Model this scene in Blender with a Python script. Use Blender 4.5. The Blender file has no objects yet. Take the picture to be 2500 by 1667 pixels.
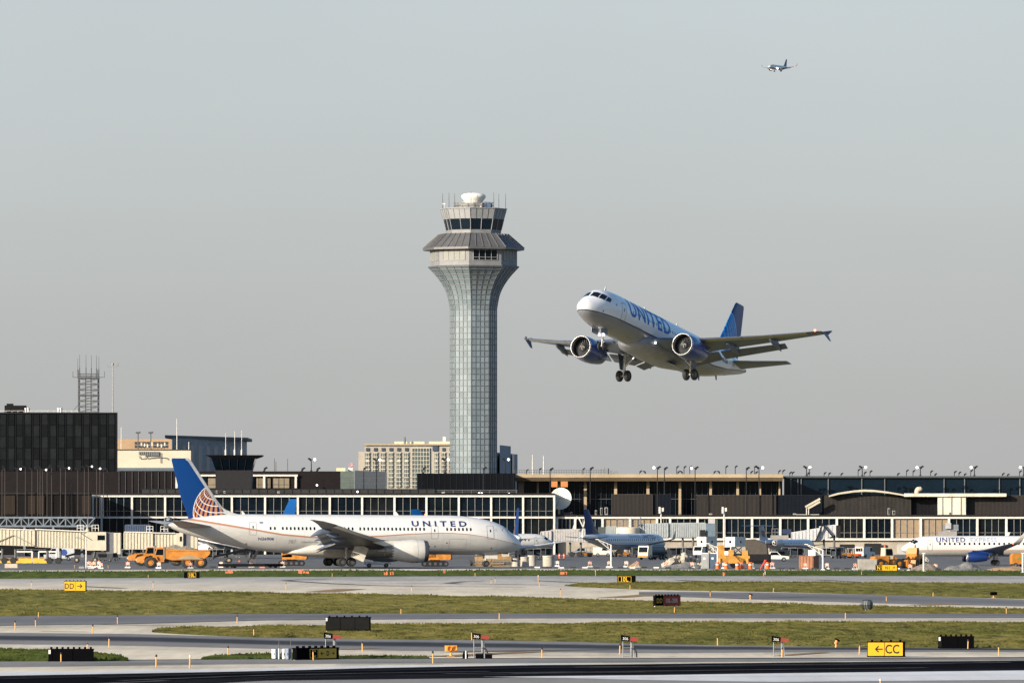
import bpy, bmesh, math, random
from mathutils import Vector, Matrix, noise
random.seed(7)
SC = bpy.context.scene
COL = SC.collection
R = math.radians
# ---------------------------------------------------------------- camera (long lens, level, eye 6.5 m above the field)
F, YH, H = 16000.0, 1282.0, 6.5            # focal length and horizon row in pixels of the 2500x1667 photograph, eye height in metres
cam = bpy.data.cameras.new('camera'); cam_o = bpy.data.objects.new('camera', cam); COL.objects.link(cam_o)
cam.sensor_width = 36.0; cam.lens = F / 2500 * 36.0
cam_o.location = (0, 0, H); cam_o.rotation_euler = (R(90), 0, 0)
cam.shift_y = (YH - 833.5) / 2500
cam.clip_start = 1.0; cam.clip_end = 40000
SC.camera = cam_o
# ---------------------------------------------------------------- sky, sun, exposure
HZ0, HZ1, HZ2, HZ3 = (.452, .452, .452), (.485, .500, .508), (.55, .592, .612), (.55, .62, .66)
HZK = 5.75
SUN_EL, SUN_AZ = R(18), R(48)              # low evening sun, behind the camera and to its left
world = bpy.data.worlds.new('World'); SC.world = world; world.use_nodes = True
wt = world.node_tree; wt.nodes.clear()
wo = wt.nodes.new('ShaderNodeOutputWorld'); wb = wt.nodes.new('ShaderNodeBackground')
sky = wt.nodes.new('ShaderNodeTexSky'); sky.sky_type = 'NISHITA'; sky.sun_disc = False
sky.sun_elevation = SUN_EL; sky.sun_rotation = math.pi + SUN_AZ
sky.air_density = 1.0; sky.dust_density = 2.0; sky.ozone_density = 1.5; sky.altitude = 200
# the air near the horizon is thick with pale evening haze: blend the clear sky into it with height
hs = wt.nodes.new('ShaderNodeHueSaturation'); hs.inputs['Saturation'].default_value = 1.25
wt.links.new(sky.outputs[0], hs.inputs['Color'])
tc = wt.nodes.new('ShaderNodeTexCoord'); sx = wt.nodes.new('ShaderNodeSeparateXYZ'); wt.links.new(tc.outputs['Generated'], sx.inputs[0])
hr = wt.nodes.new('ShaderNodeValToRGB'); wt.links.new(sx.outputs['Z'], hr.inputs[0])
for i, (p_, c_) in enumerate([(0.0, HZ0), (0.035, HZ1), (0.075, HZ2), (0.25, HZ3)]):
    q_ = hr.color_ramp.elements[i] if i < 2 else hr.color_ramp.elements.new(p_)
    q_.position = p_; q_.color = c_ + (1,)
hf = wt.nodes.new('ShaderNodeMapRange'); hf.inputs['From Min'].default_value = 0.085; hf.inputs['From Max'].default_value = 0.17
hf.inputs['To Min'].default_value = 0.92; hf.inputs['To Max'].default_value = 0.0; wt.links.new(sx.outputs['Z'], hf.inputs['Value'])
hx = wt.nodes.new('ShaderNodeMix'); hx.data_type = 'RGBA'; wt.links.new(hf.outputs[0], hx.inputs[0])
wt.links.new(hs.outputs[0], hx.inputs[6])
hm = wt.nodes.new('ShaderNodeVectorMath'); hm.operation = 'SCALE'; hm.inputs['Scale'].default_value = HZK
hn = wt.nodes.new('ShaderNodeTexNoise'); hn.inputs['Scale'].default_value = 9.0; hn.inputs['Detail'].default_value = 5.0
hp = wt.nodes.new('ShaderNodeMapping'); hp.inputs['Scale'].default_value = (1, 1, 3.2); wt.links.new(tc.outputs['Generated'], hp.inputs[0]); wt.links.new(hp.outputs[0], hn.inputs['Vector'])
hk = wt.nodes.new('ShaderNodeMapRange'); hk.inputs['To Min'].default_value = HZK * .93; hk.inputs['To Max'].default_value = HZK * 1.07; wt.links.new(hn.outputs['Fac'], hk.inputs['Value']); wt.links.new(hk.outputs[0], hm.inputs['Scale'])   # thin uneven veil
wt.links.new(hr.outputs[0], hm.inputs[0]); wt.links.new(hm.outputs[0], hx.inputs[7]); wt.links.new(hx.outputs[2], wb.inputs[0])
wb.inputs[1].default_value = 0.11
wt.links.new(wb.outputs[0], wo.inputs[0])
sun = bpy.data.lights.new('sun', 'SUN'); sun_o = bpy.data.objects.new('sun', sun); COL.objects.link(sun_o)
sun.energy = 4.8; sun.angle = R(0.5); sun.color = (1.0, 0.895, 0.75)
sd = Vector((-math.sin(SUN_AZ) * math.cos(SUN_EL), -math.cos(SUN_AZ) * math.cos(SUN_EL), math.sin(SUN_EL)))
sun_o.rotation_euler = sd.to_track_quat('Z', 'Y').to_euler()
SC.view_settings.view_transform = 'Standard'; SC.view_settings.look = 'None'
SC.view_settings.exposure = 0.7; SC.view_settings.gamma = 1.0
SC.cycles.use_denoising = True
SC.cycles.max_bounces = 6; SC.cycles.volume_bounces = 0

# ---------------------------------------------------------------- helpers
def S(d): return d / F                                   # metres per photo pixel at distance d
def XZ(px, py, d): return ((px - 1250) * d / F, H + (YH - py) * d / F)
def P(px, py, d): x, z = XZ(px, py, d); return Vector((x, d, z))
def GD(py): return F * H / (py - YH)                     # distance of the ground point seen in row py
def G(px, py, z=0.0): d = GD(py); return Vector(((px - 1250) * d / F, d, z))

def tag(o, label=None, cat=None, group=None, kind=None):
    if label: o['label'] = label
    if cat: o['category'] = cat
    if group: o['group'] = group
    if kind: o['kind'] = kind
    return o

def empty(name, loc=(0, 0, 0), rz=0.0, label=None, cat=None, group=None):
    o = bpy.data.objects.new(name, None); COL.objects.link(o)
    o.location = loc; o.rotation_euler = (0, 0, rz); o.empty_display_size = 0.5
    return tag(o, label, cat, group)

def kids(o): return [c for c in bpy.data.objects if c.parent == o]
def copy_tree(o, parent=None):
    c = o.copy(); COL.objects.link(c)
    if parent: c.parent = parent
    for k in KIDS.get(o, []):
        n = copy_tree(k, c); KIDS.setdefault(c, []).append(n)
    return c
KIDS = {}

class MB:
    """collects faces of one mesh"""
    def __init__(s): s.v = []; s.f = []; s.m = []; s.uv = None
    def add(s, vs, fs, mi=0, T=None):
        n = len(s.v)
        s.v += [tuple(T @ Vector(p)) if T else tuple(p) for p in vs]
        s.f += [tuple(i + n for i in f) for f in fs]; s.m += [mi] * len(fs); return s
    def box(s, c, d, T=None, mi=0, taper=1.0):
        x, y, z = d[0] / 2, d[1] / 2, d[2] / 2; t = taper
        vs = [(c[0] + a * x * (t if k > 0 else 1), c[1] + b * y * (t if k > 0 else 1), c[2] + k * z) for k in (-1, 1) for b in (-1, 1) for a in (-1, 1)]
        return s.add(vs, [(0, 2, 3, 1), (4, 5, 7, 6), (0, 1, 5, 4), (2, 6, 7, 3), (0, 4, 6, 2), (1, 3, 7, 5)], mi, T)
    def span(s, lo, hi, mi=0, T=None):
        return s.box([(a + b) / 2 for a, b in zip(lo, hi)], [b - a for a, b in zip(lo, hi)], T, mi)
    def pbox(s, x0, x1, y0, y1, d, dep, mi=0):           # box whose front face covers photo pixels x0..x1, y0..y1 at distance d
        a, zb = XZ(x0, y1, d); b, zt = XZ(x1, y0, d)
        return s.span((a, d, zb), (b, d + dep, zt), mi)
    def tube(s, p, q, r0, r1=None, n=8, mi=0, caps=True):
        p, q = Vector(p), Vector(q); r1 = r0 if r1 is None else r1
        w = (q - p).normalized(); u = w.orthogonal().normalized(); v = w.cross(u)
        vs = []
        for c, r in ((p, r0), (q, r1)):
            vs += [c + (u * math.cos(2 * math.pi * i / n) + v * math.sin(2 * math.pi * i / n)) * r for i in range(n)]
        fs = [(i, (i + 1) % n, n + (i + 1) % n, n + i) for i in range(n)]
        if caps: fs += [tuple(range(n - 1, -1, -1)), tuple(range(n, 2 * n))]
        return s.add(vs, fs, mi)
    def bar(s, p, q, w, h=None, mi=0):
        p, q = Vector(p), Vector(q); h = h or w; d = (q - p); L = d.length; d.normalize()
        up = Vector((0, 0, 1)) if abs(d.z) < 0.95 else Vector((0, 1, 0))
        a = d.cross(up).normalized(); b = a.cross(d)
        vs = [c + a * (i * w / 2) + b * (j * h / 2) for c in (p, q) for j in (-1, 1) for i in (-1, 1)]
        return s.add(vs, [(0, 1, 3, 2), (4, 6, 7, 5), (0, 4, 5, 1), (2, 3, 7, 6), (0, 2, 6, 4), (1, 5, 7, 3)], mi)
    def lathe(s, prof, o=(0, 0, 0), ax='z', n=24, mi=0, cap0=False, cap1=False, T=None):
        # prof: (radius, position along axis)
        vs = []
        for r, t in prof:
            for i in range(n):
                c, k = r * math.cos(2 * math.pi * i / n), r * math.sin(2 * math.pi * i / n)
                vs.append({'z': (c, k, t), 'x': (t, c, k), 'y': (k, t, c)}[ax])
        vs = [(a + o[0], b + o[1], c + o[2]) for a, b, c in vs]
        fs = [(j * n + i, j * n + (i + 1) % n, (j + 1) * n + (i + 1) % n, (j + 1) * n + i) for j in range(len(prof) - 1) for i in range(n)]
        if cap0: fs.append(tuple(range(n - 1, -1, -1)))
        if cap1: fs.append(tuple(range((len(prof) - 1) * n, len(prof) * n)))
        return s.add(vs, fs, mi, T)
    def prism(s, poly, lo, hi, ax='y', mi=0, T=None):    # poly in the two other axes, extruded along ax
        n = len(poly); vs = []
        for t in (lo, hi):
            for a, b in poly: vs.append({'y': (a, t, b), 'x': (t, a, b), 'z': (a, b, t)}[ax])
        fs = [tuple(range(n)), tuple(range(2 * n - 1, n - 1, -1))] + [(i, n + i, n + (i + 1) % n, (i + 1) % n) for i in range(n)]
        return s.add(vs, fs, mi, T)
    def loft(s, rings, closed=True, cap0=True, cap1=True, mi=0):
        n = len(rings[0]); vs = [p for r in rings for p in r]; fs = []
        for j in range(len(rings) - 1):
            for i in range(n if closed else n - 1):
                fs.append((j * n + i, j * n + (i + 1) % n, (j + 1) * n + (i + 1) % n, (j + 1) * n + i))
        if cap0: fs.append(tuple(range(n - 1, -1, -1)))
        if cap1: fs.append(tuple(range((len(rings) - 1) * n, len(rings) * n)))
        return s.add(vs, fs, mi)
    def ball(s, c, r, n=10, m=6, mi=0, sc=(1, 1, 1)):
        pr = [(max(r * math.sin(math.pi * j / m), 1e-4), -r * math.cos(math.pi * j / m)) for j in range(m + 1)]
        T = Matrix.Translation(c) @ Matrix.Diagonal((sc[0], sc[1], sc[2], 1))
        return s.lathe(pr, n=n, mi=mi, T=T)
    def build(s, name, mats, parent=None, smooth=False, world=False, loc=None, fix=True, edge=None):
        me = bpy.data.meshes.new(name)
        off = Vector(parent.location) if (parent and world) else Vector(loc) if (loc is not None and world) else Vector((0, 0, 0))
        me.from_pydata([tuple(Vector(p) - off) for p in s.v], [], s.f)
        mats = mats if isinstance(mats, (list, tuple)) else [mats]
        for m in mats: me.materials.append(m)
        if len(mats) > 1: me.polygons.foreach_set('material_index', s.m)
        if fix:
            bm = bmesh.new(); bm.from_mesh(me); bmesh.ops.recalc_face_normals(bm, faces=bm.faces); bm.to_mesh(me); bm.free()
        if smooth:
            me.polygons.foreach_set('use_smooth', [True] * len(me.polygons))
            if edge: me.set_sharp_from_angle(angle=R(edge))
        me.update()
        o = bpy.data.objects.new(name, me); COL.objects.link(o)
        if parent: o.parent = parent; KIDS.setdefault(parent, []).append(o)
        elif loc is not None: o.location = loc
        return o

# ---- node expressions
class X:
    def __init__(s, t, k): s.t, s.k = t, k
    def op(s, o, *b):
        n = s.t.nodes.new('ShaderNodeMath'); n.operation = o
        for i, q in enumerate((s,) + b):
            if isinstance(q, X): s.t.links.new(q.k, n.inputs[i])
            else: n.inputs[i].default_value = q
        return X(s.t, n.outputs[0])
    def __add__(s, b): return s.op('ADD', b)
    def __sub__(s, b): return s.op('SUBTRACT', b)
    def __mul__(s, b): return s.op('MULTIPLY', b)
    def __truediv__(s, b): return s.op('DIVIDE', b)
    def gt(s, b): return s.op('GREATER_THAN', b)
    def lt(s, b): return s.op('LESS_THAN', b)
def nt(mat): mat.use_nodes = True; return mat.node_tree, mat.node_tree.nodes['Principled BSDF']
def coords(t, kind='Object'):
    c = t.nodes.new('ShaderNodeTexCoord'); sp = t.nodes.new('ShaderNodeSeparateXYZ'); t.links.new(c.outputs[kind], sp.inputs[0])
    return [X(t, sp.outputs[i]) for i in range(3)], c.outputs[kind]
def mixc(t, fac, a, b):
    n = t.nodes.new('ShaderNodeMix'); n.data_type = 'RGBA'
    for i, q in ((0, fac), (6, a), (7, b)):
        if isinstance(q, X): t.links.new(q.k, n.inputs[i])
        else: n.inputs[i].default_value = q if i == 0 else tuple(q) + ((1,) if len(q) == 3 else ())
    return X(t, n.outputs[2])
def noisex(t, vec, scale=1.0, detail=3.0, sc=(1, 1, 1), rough=0.55):
    mp = t.nodes.new('ShaderNodeMapping'); mp.inputs['Scale'].default_value = sc; t.links.new(vec, mp.inputs[0])
    n = t.nodes.new('ShaderNodeTexNoise'); n.inputs['Scale'].default_value = scale; n.inputs['Detail'].default_value = detail
    n.inputs['Roughness'].default_value = rough
    t.links.new(mp.outputs[0], n.inputs['Vector']); return X(t, n.outputs['Fac'])
def bump(t, b, h, dist, st=1.0):
    n = t.nodes.new('ShaderNodeBump'); n.inputs['Distance'].default_value = dist; n.inputs['Strength'].default_value = st
    t.links.new(h.k, n.inputs['Height']); t.links.new(n.outputs[0], b.inputs['Normal'])
def setc(t, b, c):
    if isinstance(c, X): t.links.new(c.k, b.inputs['Base Color'])
    else: b.inputs['Base Color'].default_value = tuple(c) + (1,)
MC = {}
def mat(name, col, rough=0.6, metal=0.0, var=0.18, scale=1.5, sc=(1, 1, 1), bmp=0.0, col2=None, spec=0.5, emit=None, es=0.0, coat=0.0):
    """painted / weathered surface: base colour broken up by two octaves of grime"""
    if name in MC: return MC[name]
    m = bpy.data.materials.new(name); t, b = nt(m); _, v = coords(t)
    n1 = noisex(t, v, scale, 4, sc); n2 = noisex(t, v, scale * 7, 2, sc)
    f = (n1 * 0.7 + n2 * 0.3 - 0.36) * 3.0
    f = f.op('MAXIMUM', 0.0).op('MINIMUM', 1.0)
    lo = tuple(c * (1 - var) for c in col) if col2 is None else col2
    setc(t, b, mixc(t, f, lo, tuple(min(1, c * (1 + var * 0.35)) for c in col)))
    b.inputs['Roughness'].default_value = rough; b.inputs['Metallic'].default_value = metal
    b.inputs['Specular IOR Level'].default_value = spec
    if coat: b.inputs['Coat Weight'].default_value = coat; b.inputs['Coat Roughness'].default_value = 0.08
    if bmp: bump(t, b, n2, bmp)
    if emit: b.inputs['Emission Color'].default_value = tuple(emit) + (1,); b.inputs['Emission Strength'].default_value = es
    MC[name] = m; return m

WHITE = mat('white_paint', (.64, .62, .565), .5, var=.2)
CREAM = mat('cream_paint', (.52, .47, .36), .55, var=.15)
BLACK = mat('black_paint', (.006, .006, .008), .6, spec=.15)
CHAR = mat('charcoal_metal', (.018, .018, .021), .55, spec=.2)
DGREY = mat('dark_grey_metal', (.07, .075, .08), .5)
GREY = mat('grey_metal', (.22, .23, .24), .45, metal=.3)
STEEL = mat('galvanised_steel', (.42, .43, .44), .4, metal=.6)
RUBBER = mat('rubber', (.018, .018, .019), .75)
YEL = mat("sign_yellow", (.68, .37, .006), .5, var=.08)
MACH = mat('machine_yellow', (.52, .20, .025), .5, var=.35, scale=1.2)
ORANGE = mat('safety_orange', (.78, .13, .02), .55, var=.15)
RED = mat('signal_red', (.42, .03, .02), .5)
CONC = mat('concrete', (.36, .34, .30), .85, var=.3, bmp=.02)
TAN = mat('tan_concrete', (.40, .31, .20), .8, var=.2, scale=.3)
TANP = mat('tan_panel', (.27, .20, .13), .7, var=.15)
BROWN = mat('brown_corrugated_metal', (.027, .0235, .0225), .6, spec=.15, var=.3, scale=1, sc=(3, 3, .05))
NAVYW = mat('navy_cladding', (.004, .009, .018), .4, var=.3, spec=.15)
GLASS = mat('dark_glass', (.003, .007, .012), .12, var=.4, scale=.15, spec=.12)
GLASSG = mat('green_dark_glass', (.008, .012, .012), .15, var=.4, scale=.2, spec=.2)
LIT = mat('lit_lamp', (.9, .9, .9), .3, emit=(1.0, .97, .95), es=3.0)
REDLIT = mat('red_beacon', (.9, .1, .05), .3, emit=(1.0, .12, .06), es=6.0)

def text_pts(s, size, bold=0.0, spacing=1.0, sx=1.0):
    """flat triangulated lettering, centred, in (x, z): list of verts and faces"""
    cu = bpy.data.curves.new('lettering', 'FONT'); cu.body = s; cu.size = size; cu.offset = bold; cu.space_character = spacing
    cu.align_x = 'CENTER'; cu.align_y = 'CENTER'; cu.resolution_u = 3
    o = bpy.data.objects.new('lettering', cu); COL.objects.link(o)
    bpy.context.view_layer.update()
    me = bpy.data.meshes.new_from_object(o)
    vs = [(v.co.x * sx, v.co.y) for v in me.vertices]; fs = [tuple(p.vertices) for p in me.polygons]
    bpy.data.objects.remove(o); bpy.data.curves.remove(cu); bpy.data.meshes.remove(me)
    cx = (min(v[0] for v in vs) + max(v[0] for v in vs)) / 2; cz = (min(v[1] for v in vs) + max(v[1] for v in vs)) / 2
    return [(a - cx, b - cz) for a, b in vs], fs
def text(name, s, size, mat_, parent, at, bold=0.0, spacing=1.0, sx=1.0):
    """lettering on an upright face that looks towards -y; `at` is its centre in the parent's frame"""
    vs, fs = text_pts(s, size, bold, spacing, sx)
    mb = MB(); mb.add([(at[0] + a, at[1], at[2] + b) for a, b in vs], fs)
    return mb.build(name, mat_, parent, fix=False)
# ================================================================ GROUND
def gmat(name, stops, streak=.3, along=.02, rough=.85, fine=.12, spec=.1):
    """pavement sheet: colour changes across the strip (v), broken by long rubber and weather streaks"""
    m = bpy.data.materials.new(name); t, b = nt(m)
    (ux, uy, _), uv = coords(t, 'UV'); (_, ov) = coords(t)
    n = noisex(t, ov, 1.0, 5, (along, .006, 1)); n2 = noisex(t, ov, 1.0, 4, (.25, .02, 1)); n3 = noisex(t, ov, 1.0, 3, (1.6, .12, 1))
    v = uy + (n - .5) * .22 + (n2 - .5) * .10
    r = t.nodes.new('ShaderNodeValToRGB'); t.links.new(v.k, r.inputs[0])
    e = r.color_ramp.elements
    e[0].position, e[0].color = stops[0][0], tuple(stops[0][1]) + (1,)
    e[1].position, e[1].color = stops[-1][0], tuple(stops[-1][1]) + (1,)
    for p, c in stops[1:-1]: q = e.new(p); q.color = tuple(c) + (1,)
    (wx, wy, _), _ = coords(t); wn = t.nodes.new('ShaderNodeTexWhiteNoise'); wn.noise_dimensions = '2D'; cb_ = t.nodes.new('ShaderNodeCombineXYZ')
    t.links.new((wx * (1 / 7.6)).op('FLOOR').k, cb_.inputs[0]); t.links.new((wy * (1 / 7.6)).op('FLOOR').k, cb_.inputs[1]); t.links.new(cb_.outputs[0], wn.inputs['Vector'])
    slab = X(t, wn.outputs['Value'])                     # every slab was poured and patched on its own day
    k = ((n2 - .5) * (streak * 2) + (n3 - .5) * (fine * 2) + (slab - .5) * .06 + 1.0)
    mul = t.nodes.new('ShaderNodeVectorMath'); mul.operation = 'SCALE'
    t.links.new(r.outputs[0], mul.inputs[0]); t.links.new(k.k, mul.inputs['Scale'])
    t.links.new(mul.outputs[0], b.inputs['Base Color'])
    b.inputs['Roughness'].default_value = rough; b.inputs['Specular IOR Level'].default_value = spec
    return m

def interp(pts, x):
    if x <= pts[0][0]: return pts[0][1]
    for (a, b), (c, d) in zip(pts, pts[1:]):
        if x <= c: return b + (d - b) * (x - a) / (c - a)
    return pts[-1][1]

def strip(name, top, bot, m, z, x0=-1500, x1=4000, n=110):
    """a sheet of pavement between two edge lines (given as sight lines on the ground)"""
    vs, fs, uv = [], [], []
    for i in range(n + 1):
        px = x0 + (x1 - x0) * i / n
        a, b = interp(top, px), interp(bot, px)
        for j in range(5):
            k = j / 4; d = 1 / ((1 - k) / GD(a) + k / GD(b)); 
            vs.append(((px - 1250) * d / F, d, z)); uv.append((i / n, 1 - k))
    for i in range(n):
        for j in range(4):
            q = i * 5 + j; fs.append((q, q + 1, q + 6, q + 5))
    me = bpy.data.meshes.new(name); me.from_pydata(vs, [], fs); me.materials.append(m)
    l = me.uv_layers.new(name='UVMap')
    for lp in me.loops: l.data[lp.index].uv = uv[lp.vertex_index]
    bm = bmesh.new(); bm.from_mesh(me)
    for f in bm.faces:
        if f.normal.z < 0: f.normal_flip()
    bm.to_mesh(me); bm.free()
    o = bpy.data.objects.new(name, me); COL.objects.link(o)
    return tag(o, kind='structure')

CON1, CON2, CON3 = (.64, .56, .43), (.585, .515, .40), (.505, .455, .365)
ASP1, ASP2, ASP3, TYRE = (.20, .195, .19), (.14, .14, .145), (.10, .10, .105), (.035, .035, .04)
m_con = gmat('pale_taxiway_concrete', [(0, CON1), (.35, CON1), (.7, CON2), (1, CON3)], .42, fine=.2)
m_con2 = gmat('greyer_taxiway_concrete', [(0, CON1), (.35, CON2), (.72, (.45, .42, .37)), (1, (.27, .265, .26))], .42, fine=.2)
m_asp = gmat('taxiway_asphalt', [(0, ASP1), (.45, ASP2), (.6, ASP2), (1, ASP1)], .25)
m_asp_t = gmat('tyre_marked_asphalt', [(0, ASP1), (.28, (.2, .19, .18)), (.42, TYRE), (.66, TYRE), (.8, ASP1), (1, (.2, .19, .18))], .35)
m_apr = gmat('apron_asphalt', [(0, (.16, .155, .15)), (.5, (.13, .13, .13)), (1, (.13, .13, .13))], .3)
m_run = gmat('grooved_dark_runway', [(0, (.02, .022, .026)), (.3, (.008, .009, .012)), (.8, (.007, .008, .011)), (1, (.02, .022, .026))], .4, rough=.9, spec=.0)
m_white = gmat('white_runway_paint', [(0, (.55, .55, .55)), (1, (.6, .6, .6))], .25, rough=.7)
m_shd = gmat('runway_shoulder_asphalt', [(0, (.19, .185, .175)), (1, (.23, .22, .205))], .25)
m_edge = gmat('dark_joint_line', [(0, (.04, .04, .04)), (1, (.05, .05, .05))], .3)
m_yline = gmat('yellow_taxi_line', [(0, (.34, .2, .06)), (1, (.3, .19, .07))], .5)

# one sheet to the horizon
mb = MB(); mb.add([(-9000, 60, 0), (9000, 60, 0), (9000, 20000, 0), (-9000, 20000, 0)], [(0, 1, 2, 3)])
m_gr = mat('airfield_ground', (.14, .135, .125), .9, var=.25, scale=.02, sc=(1, .3, 1))
tag(mb.build('ground', m_gr), kind='structure')
L = lambda *a: list(a)
# far apron and taxiway where the wide-body stands
strip('apron', L((0, 1357), (2500, 1357)), L((0, 1392), (640, 1389), (1280, 1388), (1860, 1390), (2500, 1393)), m_apr, .010)
strip('taxiway_edge', L((0, 1392), (640, 1389), (1280, 1388), (1860, 1390), (2500, 1393)), L((0, 1398), (640, 1395.5), (1280, 1394), (2500, 1396)), m_con, .014)
# taxiways between the grass islands
strip('taxiway', L((0, 1411), (640, 1406), (1280, 1404), (2500, 1404)), L((0, 1443), (640, 1450), (1280, 1462), (1600, 1470), (2040, 1480), (2500, 1490)), m_con2, .012)
strip('cross_taxiway', L((1300, 1446), (1600, 1444), (1900, 1446), (2200, 1453), (2500, 1463)), L((1300, 1457), (1600, 1455), (1900, 1465), (2200, 1474), (2500, 1480)), m_asp, .020, x0=1560)
strip('second_taxiway', L((0, 1502), (640, 1496), (1280, 1495), (2500, 1495)), L((0, 1527), (320, 1523), (640, 1514), (1280, 1509), (2500, 1508)), m_asp, .012)
strip('joint_line', L((0, 1526), (320, 1522), (640, 1513), (1280, 1508.2), (2500, 1507.4)), L((0, 1527), (320, 1523), (640, 1514), (1280, 1509), (2500, 1508.2)), m_edge, .024)
strip('taxiway_shoulder', L((0, 1527), (320, 1523), (640, 1514), (1280, 1509), (2500, 1508)), L((0, 1546), (320, 1550), (640, 1558), (1280, 1562), (1560, 1568), (1900, 1578), (2500, 1584)), m_con, .012)
strip('third_taxiway', L((0, 1544), (320, 1547), (640, 1555), (960, 1560), (1280, 1564), (1600, 1570), (1900, 1575), (2500, 1580)),
      L((0, 1572), (320, 1576), (640, 1583), (960, 1588), (1280, 1591), (1600, 1594), (1900, 1592), (2500, 1591)), m_asp_t, .016)
strip('runway_connector', L((0, 1571), (320, 1575), (640, 1582), (960, 1587), (1280, 1590), (1600, 1593), (1900, 1591), (2500, 1590)),
      L((0, 1614), (640, 1609), (1280, 1607), (2500, 1604)), m_con, .012)
strip('runway_shoulder', L((0, 1614), (640, 1609), (1280, 1607), (1900, 1605), (2500, 1604)), L((0, 1630), (640, 1622), (1280, 1620), (1900, 1616), (2500, 1612)), m_shd, .016)
strip('runway_edge', L((0, 1629), (640, 1621), (1280, 1619), (1900, 1615), (2500, 1611)), L((0, 1644), (640, 1636), (1280, 1628), (1900, 1620), (2500, 1615)), m_con, .020)
strip('joint_line', L((0, 1613), (640, 1608), (1280, 1606.4), (1900, 1606), (2500, 1604)), L((0, 1614.2), (640, 1609.2), (1280, 1607.6), (1900, 1607.4), (2500, 1606)), m_edge, .024)
strip('runway_side_stripe', L((0, 1641), (640, 1632), (900, 1625.5), (1280, 1621.5), (1450, 1621), (2500, 1613)), L((0, 1650), (640, 1638.5), (900, 1631), (1280, 1624), (1450, 1621.3), (2500, 1613.2)), m_white, .028)
strip('runway', L((0, 1649), (640, 1638), (900, 1631), (1280, 1624), (1600, 1621), (1900, 1617), (2500, 1612)), L((0, 1700), (500, 1670), (640, 1662), (900, 1659), (1280, 1654), (1600, 1650), (1900, 1646), (2500, 1638)), m_run, .024)
strip('runway_near_side', L((0, 1698), (500, 1668), (640, 1660), (900, 1657), (1280, 1652), (1600, 1648), (1900, 1644), (2500, 1636)), L((0, 1900), (2500, 1900)), m_shd, .020)
strip('runway_centre_stripe', L((1180, 1652.5), (1600, 1648.5), (1900, 1644), (2500, 1637)), L((1180, 1652.6), (1400, 1656), (1600, 1661), (1900, 1665), (2500, 1660)), m_white, .030, x0=1180)
# streaks left along the runway by years of landings
# curved painted taxi lines and rubber arcs seen on the pale concrete
def ground_line(name, pts, w, m, z=.034):
    """painted or scuffed line through ground points, w metres wide"""
    q = [G(a, b, z) for a, b in pts]; mb = MB(); rows = []
    for i, p in enumerate(q):
        tn = (q[min(i + 1, len(q) - 1)] - q[max(i - 1, 0)]); tn.z = 0; tn.normalize(); sd_ = Vector((-tn.y, tn.x, 0)) * w / 2
        rows += [p - sd_, p + sd_]
    mb.add(rows, [(2 * i, 2 * i + 1, 2 * i + 3, 2 * i + 2) for i in range(len(q) - 1)])
    o = mb.build(name, m, fix=False)
    return tag(o, kind='structure')
P_DARK = mat('rubber_scuff', (.085, .08, .075), .9, var=.5, scale=.2)
P_YEL = mat('worn_yellow_paint', (.30, .18, .06), .85, var=.5, scale=.3)
ground_line('rubber_scuff_line', [(880, 1413), (800, 1413), (735, 1414.5), (695, 1416.5), (715, 1418.5), (800, 1424), (900, 1428.5), (1010, 1431), (1280, 1433)], 1.2, P_DARK)
ground_line('rubber_scuff_line', [(1180, 1418.5), (1135, 1419.5), (1092, 1423), (1120, 1425), (1200, 1425.5), (1340, 1428)], 1.2, P_DARK)
ground_line('yellow_taxi_line', [(780, 1445), (860, 1437.5)], 3.0, P_YEL)
ground_line('yellow_taxi_line', [(1490, 1459), (1600, 1451)], 2.6, P_YEL)
ground_line('yellow_taxi_line', [(2240, 1477.5), (2360, 1473)], 2.2, P_YEL)
ground_line('rubber_scuff_line', [(1310, 1417), (1410, 1422)], 1.2, P_DARK)
ground_line('rubber_scuff_line', [(1655, 1415.5), (1740, 1420)], 1.2, P_DARK)
ground_line('rubber_scuff_line', [(2000, 1415), (2090, 1420)], 1.2, P_DARK)
ground_line('rubber_scuff_line', [(1790, 1461), (1900, 1459), (1980, 1456)], 2.4, P_DARK)
ground_line('rubber_scuff_line', [(200, 1431), (300, 1436)], 1.4, P_DARK)
ground_line('rubber_scuff_line', [(100, 1541), (220, 1543)], .5, P_DARK)
ground_line('rubber_scuff_line', [(240, 1524.5), (440, 1528)], .5, P_DARK)
ground_line('yellow_taxi_line', [(1070, 1603), (1200, 1596), (1330, 1590)], 1.6, P_YEL)
ground_line('yellow_taxi_line', [(1915, 1600), (2010, 1593)], .9, P_YEL)
ground_line('yellow_taxi_line', [(830, 1585), (890, 1583), (930, 1582)], .8, P_YEL)
ground_line('rubber_scuff_line', [(1100, 1592), (1300, 1588), (1500, 1586)], 1.6, P_DARK)

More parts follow.
